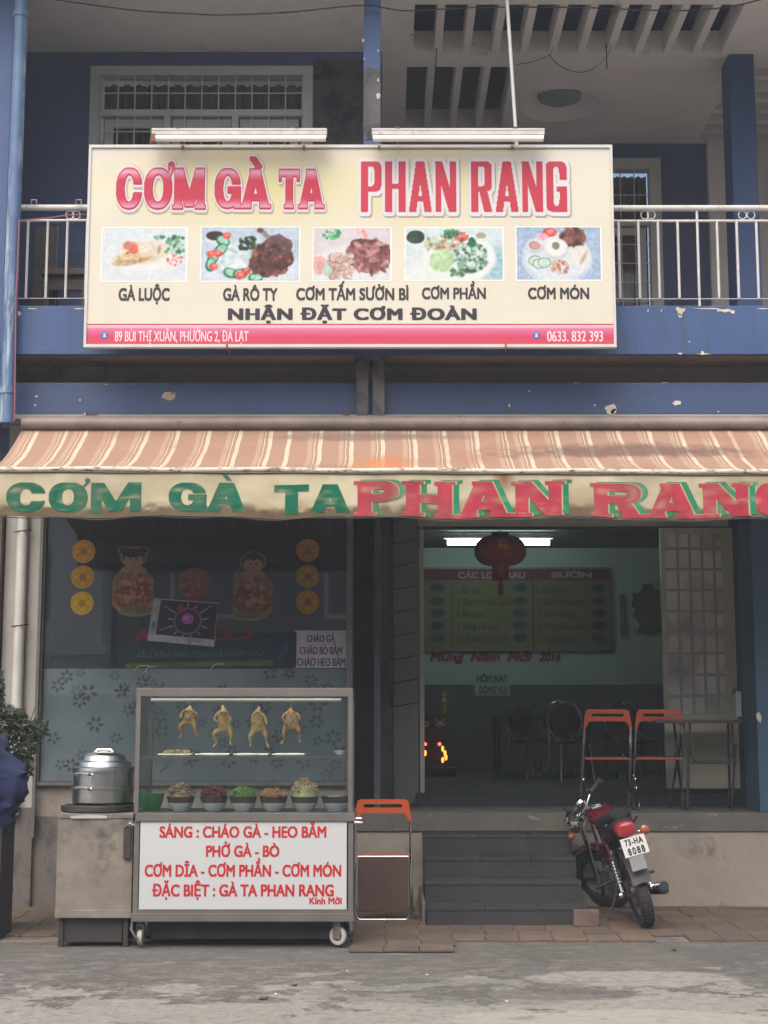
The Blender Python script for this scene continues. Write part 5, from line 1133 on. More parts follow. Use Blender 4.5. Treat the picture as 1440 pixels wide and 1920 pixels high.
mb = MB(); mb.lathe(prof, (x, YLn, z), 48); mb.v = [(v[0] + (v[0] - x) * .02 * math.cos(24 * math.atan2(v[1] - YLn, v[0] - x)), v[1] + (v[1] - YLn) * .02 * math.cos(24 * math.atan2(v[1] - YLn, v[0] - x)), v[2]) for v in mb.v]
mb.build('shade', 'lantern_red', t, smooth=True)
MB().lathe([(.085, .15), (.09, .185), (.05, .19)], (x, YLn, z), 24).build('cap', 'black_iron', t, smooth=True)
MB().tube([(x, YLn, z + .19), (x, YLn, 3.9)], .004, 5).build('cord', 'lantern_red', t)
MB().lathe([(.082, -.15), (.084, -.28), (.086, -.29), (.07, -.29)], (x, YLn, z), 24).build('skirt', 'lantern_red', t, smooth=True)
MB().lathe([(.01, -.29), (.014, -.32), (.026, -.34), (.03, -.43), (.012, -.45)], (x, YLn, z), 12).build('tassel', 'lantern_red', t, smooth=True)
def lpl(x_, z_):
    dz = z_ - z; dx = x_ - x; rr2 = .055 + (rl_ - .055) * math.cos(math.asin(max(-.99, min(.99, dz / .15)))) ** .75 + .006
    return (x_, YLn - math.sqrt(max(1e-4, rr2 ** 2 - dx * dx)) - .003, z_)
lettering('福', x - .05, x + .05, z - .005, z + .075, 0, lin((190, 150, 40)), t, (.02, .02), h=1 / 20., name='gold_character', place=lpl)
# wood carving and dark hanging strip on the right wall side
YC = 19.84
R_ = random.Random(12); x, z = W(1212, 1145, YC)
P = [(1184, 1183), (1196, 1182), (1200, 1170), (1192, 1160), (1186, 1150), (1192, 1143), (1184, 1134), (1188, 1120), (1184, 1112), (1196, 1112), (1206, 1102), (1204, 1096), (1222, 1094), (1228, 1108), (1236, 1106), (1240, 1185)]
MB().prism([W(a_, b_, YC) for a_, b_ in P], YC - .03, YC + .03).build('wood_carving', 'wood_dark', label='dark carved wooden wall ornament with a ragged outline at the right of the dining room', cat='ornament', base=(x, YC, z))
MB().prism([W(a_, b_, YC) for a_, b_ in [(1161, 1115), (1169, 1112), (1171, 1194), (1164, 1195)]], YC - .01, YC + .03).build('hanging_strip', 'room_black', label='narrow black hanging strip on the wall right of the menu board', cat='wall hanging', base=(W(1166, 1150, YC)[0], YC, W(1166, 1150, YC)[1]))
# altar
YAl = 18.6; x, z = W(812, 1335, YAl)
t = empty('floor_altar', 'small household altar with gold statue and glowing lamps inside the doorway', 'altar', (x, YAl, ZS))
zA = W(812, 1337, YAl)[1]; hA = W(812, 1440, YAl)[1]
MB().box(x - .3, x + .28, YAl, YAl + .4, ZS, hA, .01).build('stand', 'wood_dark', t)
MB().box(x - .26, x + .02, YAl + .0, YAl + .3, zA - .02, zA, .004).build('shelf', 'wood_dark', t)
MB().box(x - .26, x + .18, YAl + .3, YAl + .32, hA, zA).build('back_panel', 'wood_dark', t)
g = MB(); xg, zg = W(833, 1330, YAl); g.lathe([(.045, 0), (.05, .06), (.035, .12), (.045, .14), (.02, .19), (.026, .21), (.022, .25), (.001, .27)], (xg, YAl + .1, zA), 14); g.build('statue', 'gold', t, smooth=True)
for k_, px in enumerate((798, 826)):
    x_, z_ = W(px, 1356, YAl); mb = MB()
    for q_ in range(14): mb.ball((x_ + R_.uniform(-.05, .05), YAl + R_.uniform(-.03, .03), z_ + R_.uniform(-.05, .04)), .018, seg=6, rings=4, jit=.3)
    mb.build('flower', 'bowl_grey' if 0 else 'peel', t)
for px in (797, 824): x_, z_ = W(px, 1395, YAl); MB().ball((x_, YAl - .02, z_), .02).build('red_lamp', 'red_lamp', t, smooth=True)
for px, py in ((830, 1404), (834, 1412), (797, 1412), (836, 1420), (830, 1425)): x_, z_ = W(px, py, YAl); MB().ball((x_, YAl - .02, z_), .018, .02, .035, jit=.2).build('glow', 'ember', t)
# round backed chairs and a dark table
def rchair():
    t = empty('round_back_chair', 'round backed metal chair in the dim dining room', 'chair', (0, 0, 0), 'round backed chairs in the dining room')
    n = 22; MB().tube([(.21 * math.cos(a), .2 + .05 * math.sin(a) * .5, .68 + .24 * math.sin(a)) for a in np.linspace(0, 2 * math.pi, n + 1)[:-1]], .011, 8, closed=True).build('back_frame', 'steel', t, smooth=True)
    MB().lathe([(.001, -.015), (.17, -.012), (.175, 0), (.17, .012), (.001, .015)], (0, 0, 0), 24, 'Y').rot(Matrix.Translation((0, .2, .68)) @ Matrix.Diagonal((1, 1, 1.15, 1))).build('backrest', 'brown_seat', t, smooth=True)
    MB().lathe([(.001, .46), (.19, .46), (.2, .44), (.19, .42), (.001, .42)], (0, 0, 0), 24).build('seat', 'brown_seat', t, smooth=True)
    for sx_ in (-1, 1):
        MB().tube([(.20 * sx_, .21, .62), (.19 * sx_, .2, .44), (.2 * sx_, .24, 0)], .011, 8).build('leg', 'steel', t, smooth=True)
        MB().tube([(.17 * sx_, -.12, .42), (.2 * sx_, -.19, 0)], .011, 8).build('leg', 'steel', t, smooth=True)
    return t
r0 = rchair()
for i, (px, Y, rz, lab) in enumerate(((1070, 17.2, .25, 'round backed chair with an olive padded back, just left of the orange folding chairs'), (1165, 17.6, -.2, 'round backed chair partly hidden behind the left orange folding chair'), (1200, 18.3, .5, 'round backed chair in the far right corner of the dining room'), (995, 18.2, .5, 'round backed chair seen small at the middle of the dining room'), (1035, 18.7, -.4, 'round backed chair farthest back below the wall notice'))):
    c = r0 if i == 0 else copy_tree(r0); x_ = W(px, 1330, Y)[0]; c.location = (x_, Y, ZS); c.rotation_euler = (0, 0, rz); c['label'] = lab
t = empty('dining_table', 'dark dining table between the round backed chairs', 'table', (1.9, 18.3, ZS))
MB().box(1.3, 2.5, 18.0, 18.8, ZS + .72, ZS + .75, .006).build('tabletop', 'room_dark', t)
for x_ in (1.35, 2.42):
    for y_ in (18.05, 18.72): MB().box(x_, x_ + .04, y_, y_ + .04, ZS, ZS + .72).build('leg', 'black_iron', t)
# street behind the camera, seen in the glass
ob = empty('street_house', 'pale two storey house across the street mirrored in the shop window', 'building', (-9.5, -7, 0))
MB().box(-16, -6.4, -13, -7, 0, 7.6).build('wall', 'far_wall', ob); MB().box(-16.3, -6.1, -13.3, -6.5, 7.6, 7.85).build('roof', 'far_roof', ob)
MB().box(-16, -6.2, -7.1, -6.6, 3.1, 3.3).build('balcony', 'far_wall', ob)
for x_ in (-15, -12, -9):
    f = MB().box(x_, x_ + 1.6, -7.0, -6.95, .2, 2.6).build('shutter', 'far_red', ob); f = MB().box(x_, x_ + 1.4, -7.0, -6.95, 3.9, 5.6).build('window', 'far_dark', ob); MB().box(x_ + .1, x_ + 1.3, -6.95, -6.93, 4.0, 5.5).build('pane', 'glass', f)
ob = empty('street_house', 'dark three storey house across the street mirrored in the shop glass', 'building', (4, -8, 0))
MB().box(-6.2, 17, -14, -8, 0, 9.5).build('wall', 'far_dark', ob); MB().box(-6.3, 17.2, -14.2, -7.6, 9.5, 9.8).build('roof', 'far_roof', ob)
for i in range(6):
    for z_ in (4, 7): f = MB().box(-5 + 3.6 * i, -3.4 + 3.6 * i, -8.0, -7.95, z_, z_ + 1.6).build('window', 'far_wall', ob); MB().box(-4.9 + 3.6 * i, -3.5 + 3.6 * i, -7.95, -7.93, z_ + .1, z_ + 1.5).build('pane', 'far_dark', f)

# ------------------------------------------------------------------ steps up to the door
st_ = empty('staircase', 'dark stone steps leading from the pavement up to the shop door', 'stairs', (.98, 13.0, 0))
rs = random.Random(9)
for k in range(4):
    y0 = 13.279 - .3 * (k + 1); zt_ = ZP - .164 * (k + 1)
    for j, (a_, b_) in enumerate(((.33, .80), (.80, 1.22), (1.22, 1.60))):
        MB().box(a_ + .002, b_ - .002, y0 - .005, y0 + .3, zt_ - .03, zt_ + rs.uniform(-.002, .002), .006).build('tread_slab', 'step_stone', st_)
    MB().box(.335, 1.595, y0, 13.278, (zt_ - .164 if k < 3 else 0), zt_ - .031).build('riser', 'step_stone', st_)
MB().box(.30, .329, 12.12, 13.278, 0, .20, .01).build('side_curb', 'edge_grime', st_)
cx_, cyy_ = G(1085, 1722, .02)
mb = MB(); mb.box(cx_ - .10, cx_ + .10, 12.0, 12.14, .02, .15, .012); mb.v = [(v[0] + .012 * mnoise.noise(Vector(v) * 9), v[1] + .012 * mnoise.noise(Vector(v) * 7), v[2] + .012 * mnoise.noise(Vector(v) * 11)) for v in mb.v]
mb.build('brick_block', 'pink_block', label='rough pinkish brick block lying at the foot of the steps beside the motorcycle', cat='brick', base=(cx_, 12.07, .02))

# ------------------------------------------------------------------ food cart
YCt = 10.98; D = .62
cx0, cx1 = W(246, 1717, YCt)[0], W(664, 1717, YCt)[0]
def CZ(py): return W(450, py, YCt)[1]
ct = empty('food_cart', 'aluminium food cart with glass case above and white menu panel in front', 'food cart', ((cx0 + cx1) / 2, YCt + D / 2, 0))
zb0_, zb1_ = CZ(1728), CZ(1712); zc0, zc1 = CZ(1540), CZ(1524); zt0, zt1 = CZ(1303), CZ(1290)
MB().box(cx0, cx1, YCt - .01, YCt + D, zb0_, zb1_, .005).build('base_rail', 'alu', ct)
MB().box(cx0 + .015, cx1 + .004, YCt - .015, YCt + D, zc0, zc1, .004).build('counter', 'alu', ct)
ax0, ax1 = W(256, 1290, YCt)[0], W(662, 1290, YCt)[0]
MB().box(ax0, ax1, YCt, YCt + .035, zt0 - .01, zt1, .004).build('roof_rail', 'alu', ct); MB().box(ax0, ax1, YCt + D - .035, YCt + D, zt0 - .01, zt1, .004).build('roof_rail', 'alu', ct)
MB().box(ax0, ax1, YCt + .036, YCt + D - .036, zt1 - .012, zt1 - .004).build('roof_sheet', 'glass_case', ct)
for x_ in (ax0, ax1 - .035):
    MB().box(x_ + .001, x_ + .034, YCt + .036, YCt + D - .036, zt0, zt1 - .002, .003).build('roof_rail', 'alu', ct)
    for y_ in (YCt + .001, YCt + D - .034): MB().box(x_ + .001, x_ + .034, y_, y_ + .033, zc1, zt0 - .011, .003).build('post', 'alu', ct)
for x_ in (cx0 + .008, cx1 - .045):
    for y_ in (YCt, YCt + D - .037): MB().box(x_, x_ + .037, y_, y_ + .037, zb1_, zc0, .003).build('post', 'alu', ct)
MB().box(cx0 + .046, cx1 - .046, YCt, YCt + .03, zb1_, CZ(1704), .003).build('lower_rail', 'alu', ct)
MB().box(ax0 + .035, ax1 - .035, YCt + .012, YCt + .016, zc1, zt0 - .01).build('glass_front', 'glass_case', ct)
for x_ in (ax0 + .012, ax1 - .016): MB().box(x_, x_ + .004, YCt + .036, YCt + D - .036, zc1, zt0).build('glass_side', 'glass_case', ct)
zs = CZ(1421)
MB().box(ax0 + .036, ax1 - .036, YCt + .02, YCt + D - .04, zs - .006, zs + .006).build('shelf', 'glass_case', ct)
MB().box(ax0 + .036, ax1 - .036, YCt + .018, YCt + .03, zs - .012, zs + .012, .003).build('shelf_edge', 'alu', ct)
MB().box(cx0 + .02, cx0 + .03, YCt + .04, YCt + D - .04, zb1_, zc0).build('side_panel', 'alu', ct); MB().box(cx1 - .03, cx1 - .02, YCt + .04, YCt + D - .04, zb1_, zc0).build('side_panel', 'alu', ct)
MB().box(cx0 + .04, cx1 - .04, YCt + D - .02, YCt + D - .012, zb1_, zc0).build('back_panel', 'alu', ct)
MB().tube([(ax0 + .09, YCt + .12, zt0 - .035), (ax1 - .09, YCt + .12, zt0 - .035)], .014, 10).build('light_tube', 'tube_white', ct, smooth=True)
MB().box(ax0 + .05, ax1 - .05, YCt + .11, YCt + .15, zt0 - .018, zt0 - .011).build('light_housing', 'alu', ct)
xp0, xp1 = W(262, 1620, YCt)[0], W(650, 1620, YCt)[0]; zp1_, zp0_ = CZ(1540) - .002, CZ(1705) + .0
pn = MB().box(xp0, xp1, YCt - .004, YCt + .004, zp0_, zp1_).build('menu_panel', 'sign_white', ct)
LR = lin((214, 52, 56))
def cl(body, pa, pb_, pbase, pt, bold=(.058, .05), spacing=1.):
    zb_ = W(450, pbase, YCt)[1]; zt_ = W(450, pt, YCt)[1]; lettering(body, W(pa, pbase, YCt)[0], W(pb_, pbase, YCt)[0], zb_, zt_, YCt - .0055, LR, pn, bold, spacing=spacing, mat='print_sign', h=1 / 26.)
MB().box(cx0 + .12, cx1 - .14, YCt + .14, YCt + D - .05, .05, zb0_ - .003, .01).build('under_shade_box', 'black_iron', ct)  # black box standing in for the shade under the cart
cl('SÁNG : CHÁO GÀ - HEO BẰM', 299, 612, 1570, 1550); cl('PHỞ GÀ - BÒ', 386, 524, 1606, 1586); cl('CƠM DĨA - CƠM PHẦN - CƠM MÓN', 271, 640, 1643, 1622); cl('ĐẶC BIỆT : GÀ TA PHAN RANG', 285, 626, 1680, 1659); cl('Kính Mời', 580, 641, 1695, 1683, (.06, .05))
def caster(x, y, r, ang, big):
    w_ = MB(); w_.lathe([(r * .55, -.014), (r * .8, -.018), (r * .97, -.014), (r, 0), (r * .97, .014), (r * .8, .018), (r * .55, .014)], (0, 0, 0), 24, 'X', ring=True)
    m = Matrix.Translation((x, y, .02 + r)) @ Matrix.Rotation(ang, 4, 'Z')
    yk = MB(); yk.box(-.026, -.021, -.03, .03, -.02, r + .03); yk.box(.021, .026, -.03, .03, -.02, r + .03); yk.box(-.026, .026, -.03, .03, r + .03, r + .04); yk.lathe([(.018, r + .04), (.018, zb0_ - .02 - r)], (0, 0, 0), 12); yk.lathe([(.045, zb0_ - .02 - r - .008), (.045, zb0_ - .02 - r)], (0, 0, 0), 12)
    y_ = yk.rot(m).build('caster', 'alu', ct, smooth=True); w_.rot(m).build('wheel', 'column_white', y_, smooth=True)
    h_ = MB(); h_.lathe([(r * .54, -.013), (r * .5, -.006), (r * .2, -.008), (r * .18, -.02), (.001, -.02)], (0, 0, 0), 20, 'X'); h_.lathe([(r * .54, .013), (r * .5, .006), (r * .2, .008), (r * .18, .02), (.001, .02)], (0, 0, 0), 20, 'X'); h_.rot(m).build('hub', 'wood_dark', y_, smooth=True)
caster(W(634, 1745, YCt + .05)[0], YCt + .06, .066, math.radians(62), 1); caster(cx0 + .06, YCt + .06, .055, math.radians(0), 1)
caster(cx1 - .06, YCt + D - .06, .06, math.radians(30), 0); caster(cx0 + .06, YCt + D - .06, .06, math.radians(10), 0)
MB().tube([(cx0 + .008, YCt + .02, zb0_), (cx0 + .0, YCt + .0, zb0_ - .05), (cx0 + .03, YCt - .01, zb0_ - .10), (cx0 + .05, YCt + .0, zb0_ - .12)], .009, 8).build('brake_lever', 'alu', ct, smooth=True)
MB().tube([(cx1 - .005, YCt + .03, zc0 - .01), (cx1 + .05, YCt + .03, zc0 - .012), (cx1 + .05, YCt + .45, zc0 - .012), (cx1 - .005, YCt + .45, zc0 - .01)], .011, 8).build('handle', 'chrome', ct, smooth=True)
# chickens hanging in the case
def skin(name, verts, edges, radii, mat, parent, sub=2, root=0):
    me = bpy.data.meshes.new(name); me.from_pydata(verts, edges, []); o = bpy.data.objects.new(name, me); COL.objects.link(o)
    md = o.modifiers.new('s', 'SKIN'); md.use_smooth_shade = True
    for i, r in enumerate(radii):
        sv = me.skin_vertices[0].data[i]; sv.radius = (r, r) if not isinstance(r, tuple) else r; sv.use_root = (i == root)
    ss = o.modifiers.new('u', 'SUBSURF'); ss.levels = sub; ss.render_levels = sub
    dg = bpy.context.evaluated_depsgraph_get(); ev = o.evaluated_get(dg); m2 = bpy.data.meshes.new_from_object(ev)
    bpy.data.objects.remove(o); m2.materials.clear(); m2.materials.append(MATS[mat]); m2.polygons.foreach_set('use_smooth', [True] * len(m2.polygons))
    o2 = bpy.data.objects.new(name, m2); COL.objects.link(o2); finish(o2, parent, LOC[parent.name] if parent else Vector((0, 0, 0))); return o2
chs = [(355, 1323, 1382, 86, 'golden brown chicken hanging first from the left in the glass case', -8, 0), (419, 1322, 1400, 92, 'pale yellow long legged chicken hanging second from the left in the glass case', 3, 1), (484, 1326, 1402, 92, 'yellow chicken hanging third from the left in the glass case, turned sideways', 22, 2), (546, 1326, 1393, 88, 'small chicken hanging fourth from the left, rightmost in the glass case', -4, 3)]
for (px, pt, pb_, w_, lab, turn, sd_) in chs:
    YY = YCt + .26; x, z1_ = W(px, pt, YY); z0_ = W(px, pb_, YY)[1]; H = z1_ - z0_ + .0; r_ = random.Random(sd_)
    t = empty('hanging_chicken', lab, 'chicken', (x, YY, z0_), 'chickens hanging in the glass case')
    a = math.radians(turn)
    V = [(0, 0, H * .98), (0, .0, H * .86), (0, -.012, H * .68), (0, -.015, H * .50), (0, -.005, H * .38),
         (.036, -.015, H * .46), (.056, -.03, H * .30), (.058, -.01, H * .10), (.066, -.03, 0.0),
         (-.036, -.015, H * .46), (-.058, -.03, H * .30), (-.056, -.01, H * .10), (-.064, -.03, 0.0),
         (.042, -.015, H * .78), (.06, -.03, H * .69), (.056, -.05, H * .60), (-.042, -.015, H * .78), (-.06, -.03, H * .69), (-.05, -.05, H * .60)]
    V = [((v[0] + r_.uniform(-.014, .014)) * math.cos(a) - v[1] * math.sin(a), v[0] * math.sin(a) + v[1] * math.cos(a), v[2] + r_.uniform(-.012, .012)) for v in V]
    E_ = [(0, 1), (1, 2), (2, 3), (3, 4), (3, 5), (5, 6), (6, 7), (7, 8), (3, 9), (9, 10), (10, 11), (11, 12), (1, 13), (13, 14), (14, 15), (1, 16), (16, 17), (17, 18)]
    Rr = [.010, .020, .036, .045, .026, .024, .017, .0075, .010, .024, .017, .0075, .010, .012, .010, .007, .012, .010, .007]
    skin('body', V, E_, [q * r_.uniform(.88, 1.12) for q in Rr], ('chicken_gold', 'chicken_skin', 'chicken_skin', 'chicken_gold')[sd_], t, root=2)
    MB().tube([(x, YY, z1_ - .01), (x + .004, YY, z1_ + .015), (x, YY, zt0 - .012)], .003, 6).build('hook', 'chrome', t)
    if sd_ in (0, 3): MB().tube([(x - .02, YY - .062, z0_ + H * .70), (x, YY - .07, z0_ + H * .60), (x + .02, YY - .062, z0_ + H * .70)], [.007, .012, .007], 7).build('breast_bone', 'pink_block' if 0 else 'peel', t, smooth=True)
MB().tube([(ax0 + .036, YCt + .26, zt0 - .012), (ax1 - .036, YCt + .26, zt0 - .012)], .006, 8).build('hanging_rod', 'alu', ct)
# trays with chicken pieces on the shelf
for i, (pa, pb_, lab) in enumerate(((302, 362, 'shallow steel tray with yellow chicken pieces at the left of the case shelf'), (371, 432, 'empty flat steel tray under the second hanging chicken'), (441, 505, 'empty flat steel tray under the third hanging chicken'), (513, 572, 'empty flat steel tray under the fourth hanging chicken'))):
    YY = YCt + .28; x0, x1 = W(pa, 1410, YY)[0], W(pb_, 1410, YY)[0]
    t = empty('steel_tray', lab, 'tray', ((x0 + x1) / 2, YY, zs + .006), 'trays on the shelf of the glass case')
    MB().box(x0 + .015, x1 - .015, YY - .12, YY + .12, zs + .007, zs + .012, .002).build('base', 'tray', t)
    MB().tube([(x0, YY - .13, zs + .022), (x1, YY - .13, zs + .022), (x1, YY + .13, zs + .022), (x0, YY + .13, zs + .022)], .005, 6, closed=True).build('rim', 'steel', t)
    if i == 0:
        mb = MB(); r_ = random.Random(2)
        for k in range(14): mb.ball((x0 + r_.uniform(.03, .13), YY + r_.uniform(-.08, .08), zs + .028 + r_.uniform(0, .018)), .018, .022, .014, seg=7, rings=5, jit=.25)
        mb.ball((x1 - .045, YY - .04, zs + .035), .038, .045, .022, jit=.15); mb.build('chicken_piece', 'peel' if 0 else 'chicken_skin', t, smooth=True)
def bowl(name, px, py0, py1, rpx, lab, grp, mat='white_enamel', band=True, Y=None):
    YY = Y or YCt + .22; x, z1_ = W(px, py0, YY); z0_ = W(px, py1, YY)[1]; r = W(px + rpx, py0, YY)[0] - x; H = z1_ - z0_
    t = empty(name, lab, 'bowl', (x, YY, z0_), grp)
    MB().lathe([(r * .42, 0), (r * .5, .0), (r * .52, H * .05), (r * .74, H * .22), (r * .88, H * .5), (r * .93, H * .58), (r * .90, H * .58), (r * .70, H * .25), (.001, H * .1)], (x, YY, z0_), 32).build('bowl', mat, t, smooth=True)
    if band: MB().lathe([(r * .86, H * .52), (r * .97, H * .80), (r * 1.02, H * .97), (r * 1.04, H), (r * 1.0, H), (r * .93, H * .8), (.001, H * .72)], (x, YY, z0_), 32).build('basin', 'bowl_grey', t, smooth=True)
    return t, x, YY, z0_, r, H
foods = [(339, ((.42, .27, .17), (.26, .15, .1), (.6, .5, .36)), 'onions', 26, 'heap of brown sliced meat and onions', 'strip'), (401, ((.20, .05, .03), (.28, .07, .04), (.12, .03, .025)), 'chilli', 22, 'heap of dark red chilli meat', 'crumb'),
         (456, ((.22, .42, .10), (.34, .52, .18), (.12, .28, .07)), 'cabbage', 20, 'heap of lime green shredded cabbage', 'strip'), (513, ((.60, .26, .10), (.66, .48, .30), (.52, .16, .06)), 'carrot', 18, 'heap of orange pickled carrot', 'strip'), (571, ((.68, .64, .32), (.72, .70, .48), (.58, .16, .10)), 'sprouts', 34, 'tall heap of pale yellow shreds with red bits', 'strip')]
MATS_F = {}
for (px, cs, nm, hp, lab, kd) in foods:
    t, x, YY, z0_, r, H = bowl('food_bowl', px, 1493, 1521, 26, 'white bowl with ' + lab, 'bowls of food on the cart counter')
    zt_ = z0_ + H * .82; hh = hp * .0042; r_ = random.Random(px)
    for ci, c in enumerate(cs):
        mm = M('%s_%d' % (nm, ci), c, .6); mb = MB()
        if ci == 0: mb.ball((x, YY, zt_ - .01), r * .86, r * .86, hh * .86, seg=16, rings=8, jit=.06); mb.v = [(v[0], v[1], max(v[2], zt_ - .02)) for v in mb.v]
        for k in range(70 if kd == 'strip' else 60):
            a = r_.uniform(0, 6.28); q = math.sqrt(r_.random()) * .92; p = Vector((x + r * q * math.cos(a), YY + r * q * math.sin(a), zt_ - .005 + hh * math.sqrt(max(0, 1 - q * q)) * r_.uniform(.8, 1.08)))
            if kd == 'strip':
                d = Vector((r_.uniform(-1, 1), r_.uniform(-1, 1), r_.uniform(-.4, .7))).normalized() * r_.uniform(.014, .026)
                mb.tube([p - d, p + Vector((0, 0, .006)), p + d], [.0025, .0045, .0025], 4)
            else: mb.ball(tuple(p), r_.uniform(.006, .012), seg=6, rings=4, jit=.3)
        mb.build('food', nm + '_%d' % ci, t, smooth=True)
t, x, YY, z0_, r, H = bowl('food_bowl', 629, 1493, 1521, 26, 'white bowl with only a pale lid showing, last at the right on the cart counter', 'bowls of food on the cart counter')
MB().lathe([(r * .6, H * .99), (r * .62, H * 1.03), (.001, H * 1.08)], (x, YY, z0_), 20).build('lid', 'white_enamel', t, smooth=True)
bowl('plastic_basin', 283, 1488, 1521, 25, 'bright green plastic basin at the left end of the cart counter', None, 'green_plastic', False)
t_, x_g, yg_, zg_, rg_, Hg = 0, W(283, 1488, YCt + .22)[0], YCt + .22, W(283, 1521, YCt + .22)[1], .10, .13
mb = MB(); mb.lathe([(rg_ * .5, 0.002), (rg_ * .9, Hg * .6), (rg_ * 1.0, Hg), (rg_ * .97, Hg)], (x_g, yg_, zg_), 28); o_ = mb.build('rim', 'green_plastic', bpy.data.objects['plastic_basin'], smooth=True)
bowl('rice_bowl', 637, 1400, 1415, 12, 'small white bowl at the right end of the case shelf', None, 'white_enamel', True, YCt + .3)
mb = MB().tube([W(299, 1448, YCt + .1)[:1] + (YCt + .1, W(299, 1448, YCt + .1)[1]), W(316, 1434, YCt + .2)[:1] + (YCt + .2, W(316, 1434, YCt + .2)[1])], .004, 6)
mb.build('light_switch_cord', 'alu', ct)
bx_, by_ = G(264, 1769, 0); mb = MB(); mb.ball((bx_, by_, .022), .085, .05, .024, seg=14, rings=8, jit=.05); mb.build('flat_stone', 'stone', smooth=True, label='small flat brown stone wedged on the ground under the cart at its left wheel', cat='stone', base=(bx_, by_, 0))

# ------------------------------------------------------------------ stove cabinet with steamer
YS2 = 11.05; sx0, sx1 = W(106, 1620, YS2)[0], W(248, 1620, YS2)[0]; zs0, zs1 = W(180, 1721, YS2)[1], W(180, 1535, YS2)[1]
sv = empty('stove_cabinet', 'stained metal stove cabinet on short legs at the left of the food cart', 'stove', ((sx0 + sx1) / 2, YS2 + .3, 0))
mb = MB(); mb.box(sx0, sx1, YS2, YS2 + .55, zs0, zs1, .006); mb.build('body', 'steel_stained', sv)
MB().box(sx0 - .004, sx1 - .0, YS2 - .006, YS2 + .56, zs1 + .001, zs1 + .035, .005).build('top_plate', 'steel_stained', sv)
MB().box(sx0 - .002, sx1, YS2 - .008, YS2 - .001, zs0 + .0, zs0 + .055, .003).build('bottom_band', 'steel_stained', sv)
MB().box(sx0 + .03, sx1 - .07, YS2 + .05, YS2 + .5, .03, zs0 - .002, .01).build('leg_shade_box', 'black_iron', sv)  # black filler painting in the dark space between the stove legs
MB().prism([(sx0 + .10, zs1 + .002), (sx0 + .36, zs1 + .002), (sx0 + .36, zs1 + .022), (sx0 + .2, zs1 + .03), (sx0 + .09, zs1 + .016)], YS2 - .012, YS2 - .007).build('grease_patch', 'column_white', sv)
for x_ in (sx0 + .02, sx1 - .06):
    for y_ in (YS2 + .03, YS2 + .48): MB().box(x_, x_ + .035, y_, y_ + .035, 0, zs0, .003).build('leg', 'black_iron', sv)
MB().box(sx1 - .065, sx1 - .008, YS2 - .03, YS2 - .008, W(180, 1610, YS2)[1], W(180, 1550, YS2)[1], .01).build('gas_hose_box', 'black_iron', sv)
MB().tube([(sx1 - .05, YS2 - .03, zs1 - .05), (sx1 - .02, YS2 - .05, zs1 - .03), (sx1 + .02, YS2 - .04, zs1 - .045)], .012, 8).build('valve', 'chrome', sv, smooth=True)
YP = YS2 + .30; xc = W(193, 1500, YP)[0]; rp = W(251, 1500, YP)[0] - xc
t = empty('gas_burner', 'low black iron burner under the big steamer pot', 'burner', (xc, YP, zs1 + .036))
zb_ = zs1 + .037
MB().lathe([(rp * 1.16, 0), (rp * 1.2, .01), (rp * 1.2, .045), (rp * 1.1, .05), (.001, .05)], (xc - .03, YP, zb_), 28).build('ring', 'black_iron', t, smooth=True)
for k in range(4): a = k * math.pi / 2 + .5; MB().box(-.02, .02, rp * .6, rp * 1.1, .046, .06).rot(Matrix.Translation((xc - .02, YP, zb_)) @ Matrix.Rotation(a, 4, 'Z')).build('trivet', 'black_iron', t)
t = empty('steamer_pot', 'large two tier aluminium steamer pot with domed lid on the stove', 'pot', (xc, YP, zb_ + .06))
z0_ = zb_ + .062; zl = W(193, 1443, YP)[1]; zmid_ = W(193, 1474, YP)[1]; ztop = W(193, 1408, YP)[1]
MB().lathe([(rp * .94, z0_), (rp * .98, z0_ + .01), (rp * .98, zmid_ - .015), (rp * 1.02, zmid_ - .012), (rp * 1.02, zmid_)], (xc, YP, 0), 48).build('lower_pot', 'steel', t, smooth=True)
MB().lathe([(rp * .97, zmid_ + .001), (rp * .97, zl - .018), (rp * 1.01, zl - .014), (rp * 1.01, zl - .004)], (xc, YP, 0), 48).build('upper_pot', 'steel', t, smooth=True)
dz = ztop - zl
MB().lathe([(rp * 1.0, zl - .003), (rp * .99, zl + dz * .12), (rp * .90, zl + dz * .2), (rp * .86, zl + dz * .42), (rp * .74, zl + dz * .5), (rp * .68, zl + dz * .76), (rp * .5, zl + dz * .88), (rp * .25, zl + dz * .97), (.001, ztop)], (xc, YP, 0), 48).build('lid', 'steel', t, smooth=True)
MB().tube([(xc - .07, YP, ztop - .012), (xc - .05, YP, ztop + .012), (xc + .05, YP, ztop + .012), (xc + .07, YP, ztop - .012)], .009, 8).build('lid_handle', 'chrome', t, smooth=True)
for z_ in (zmid_ + .0, zl - .02):
    for a in (math.radians(-118), math.radians(35)):
        m = Matrix.Translation((xc, YP, z_)) @ Matrix.Rotation(a, 4, 'Z')
        MB().tube([(rp * .99, -.065, -.02), (rp * 1.12, -.06, -.005), (rp * 1.16, 0, .0), (rp * 1.12, .06, -.005), (rp * .99, .065, -.02)], .009, 8).rot(m).build('handle', 'chrome', t, smooth=True)

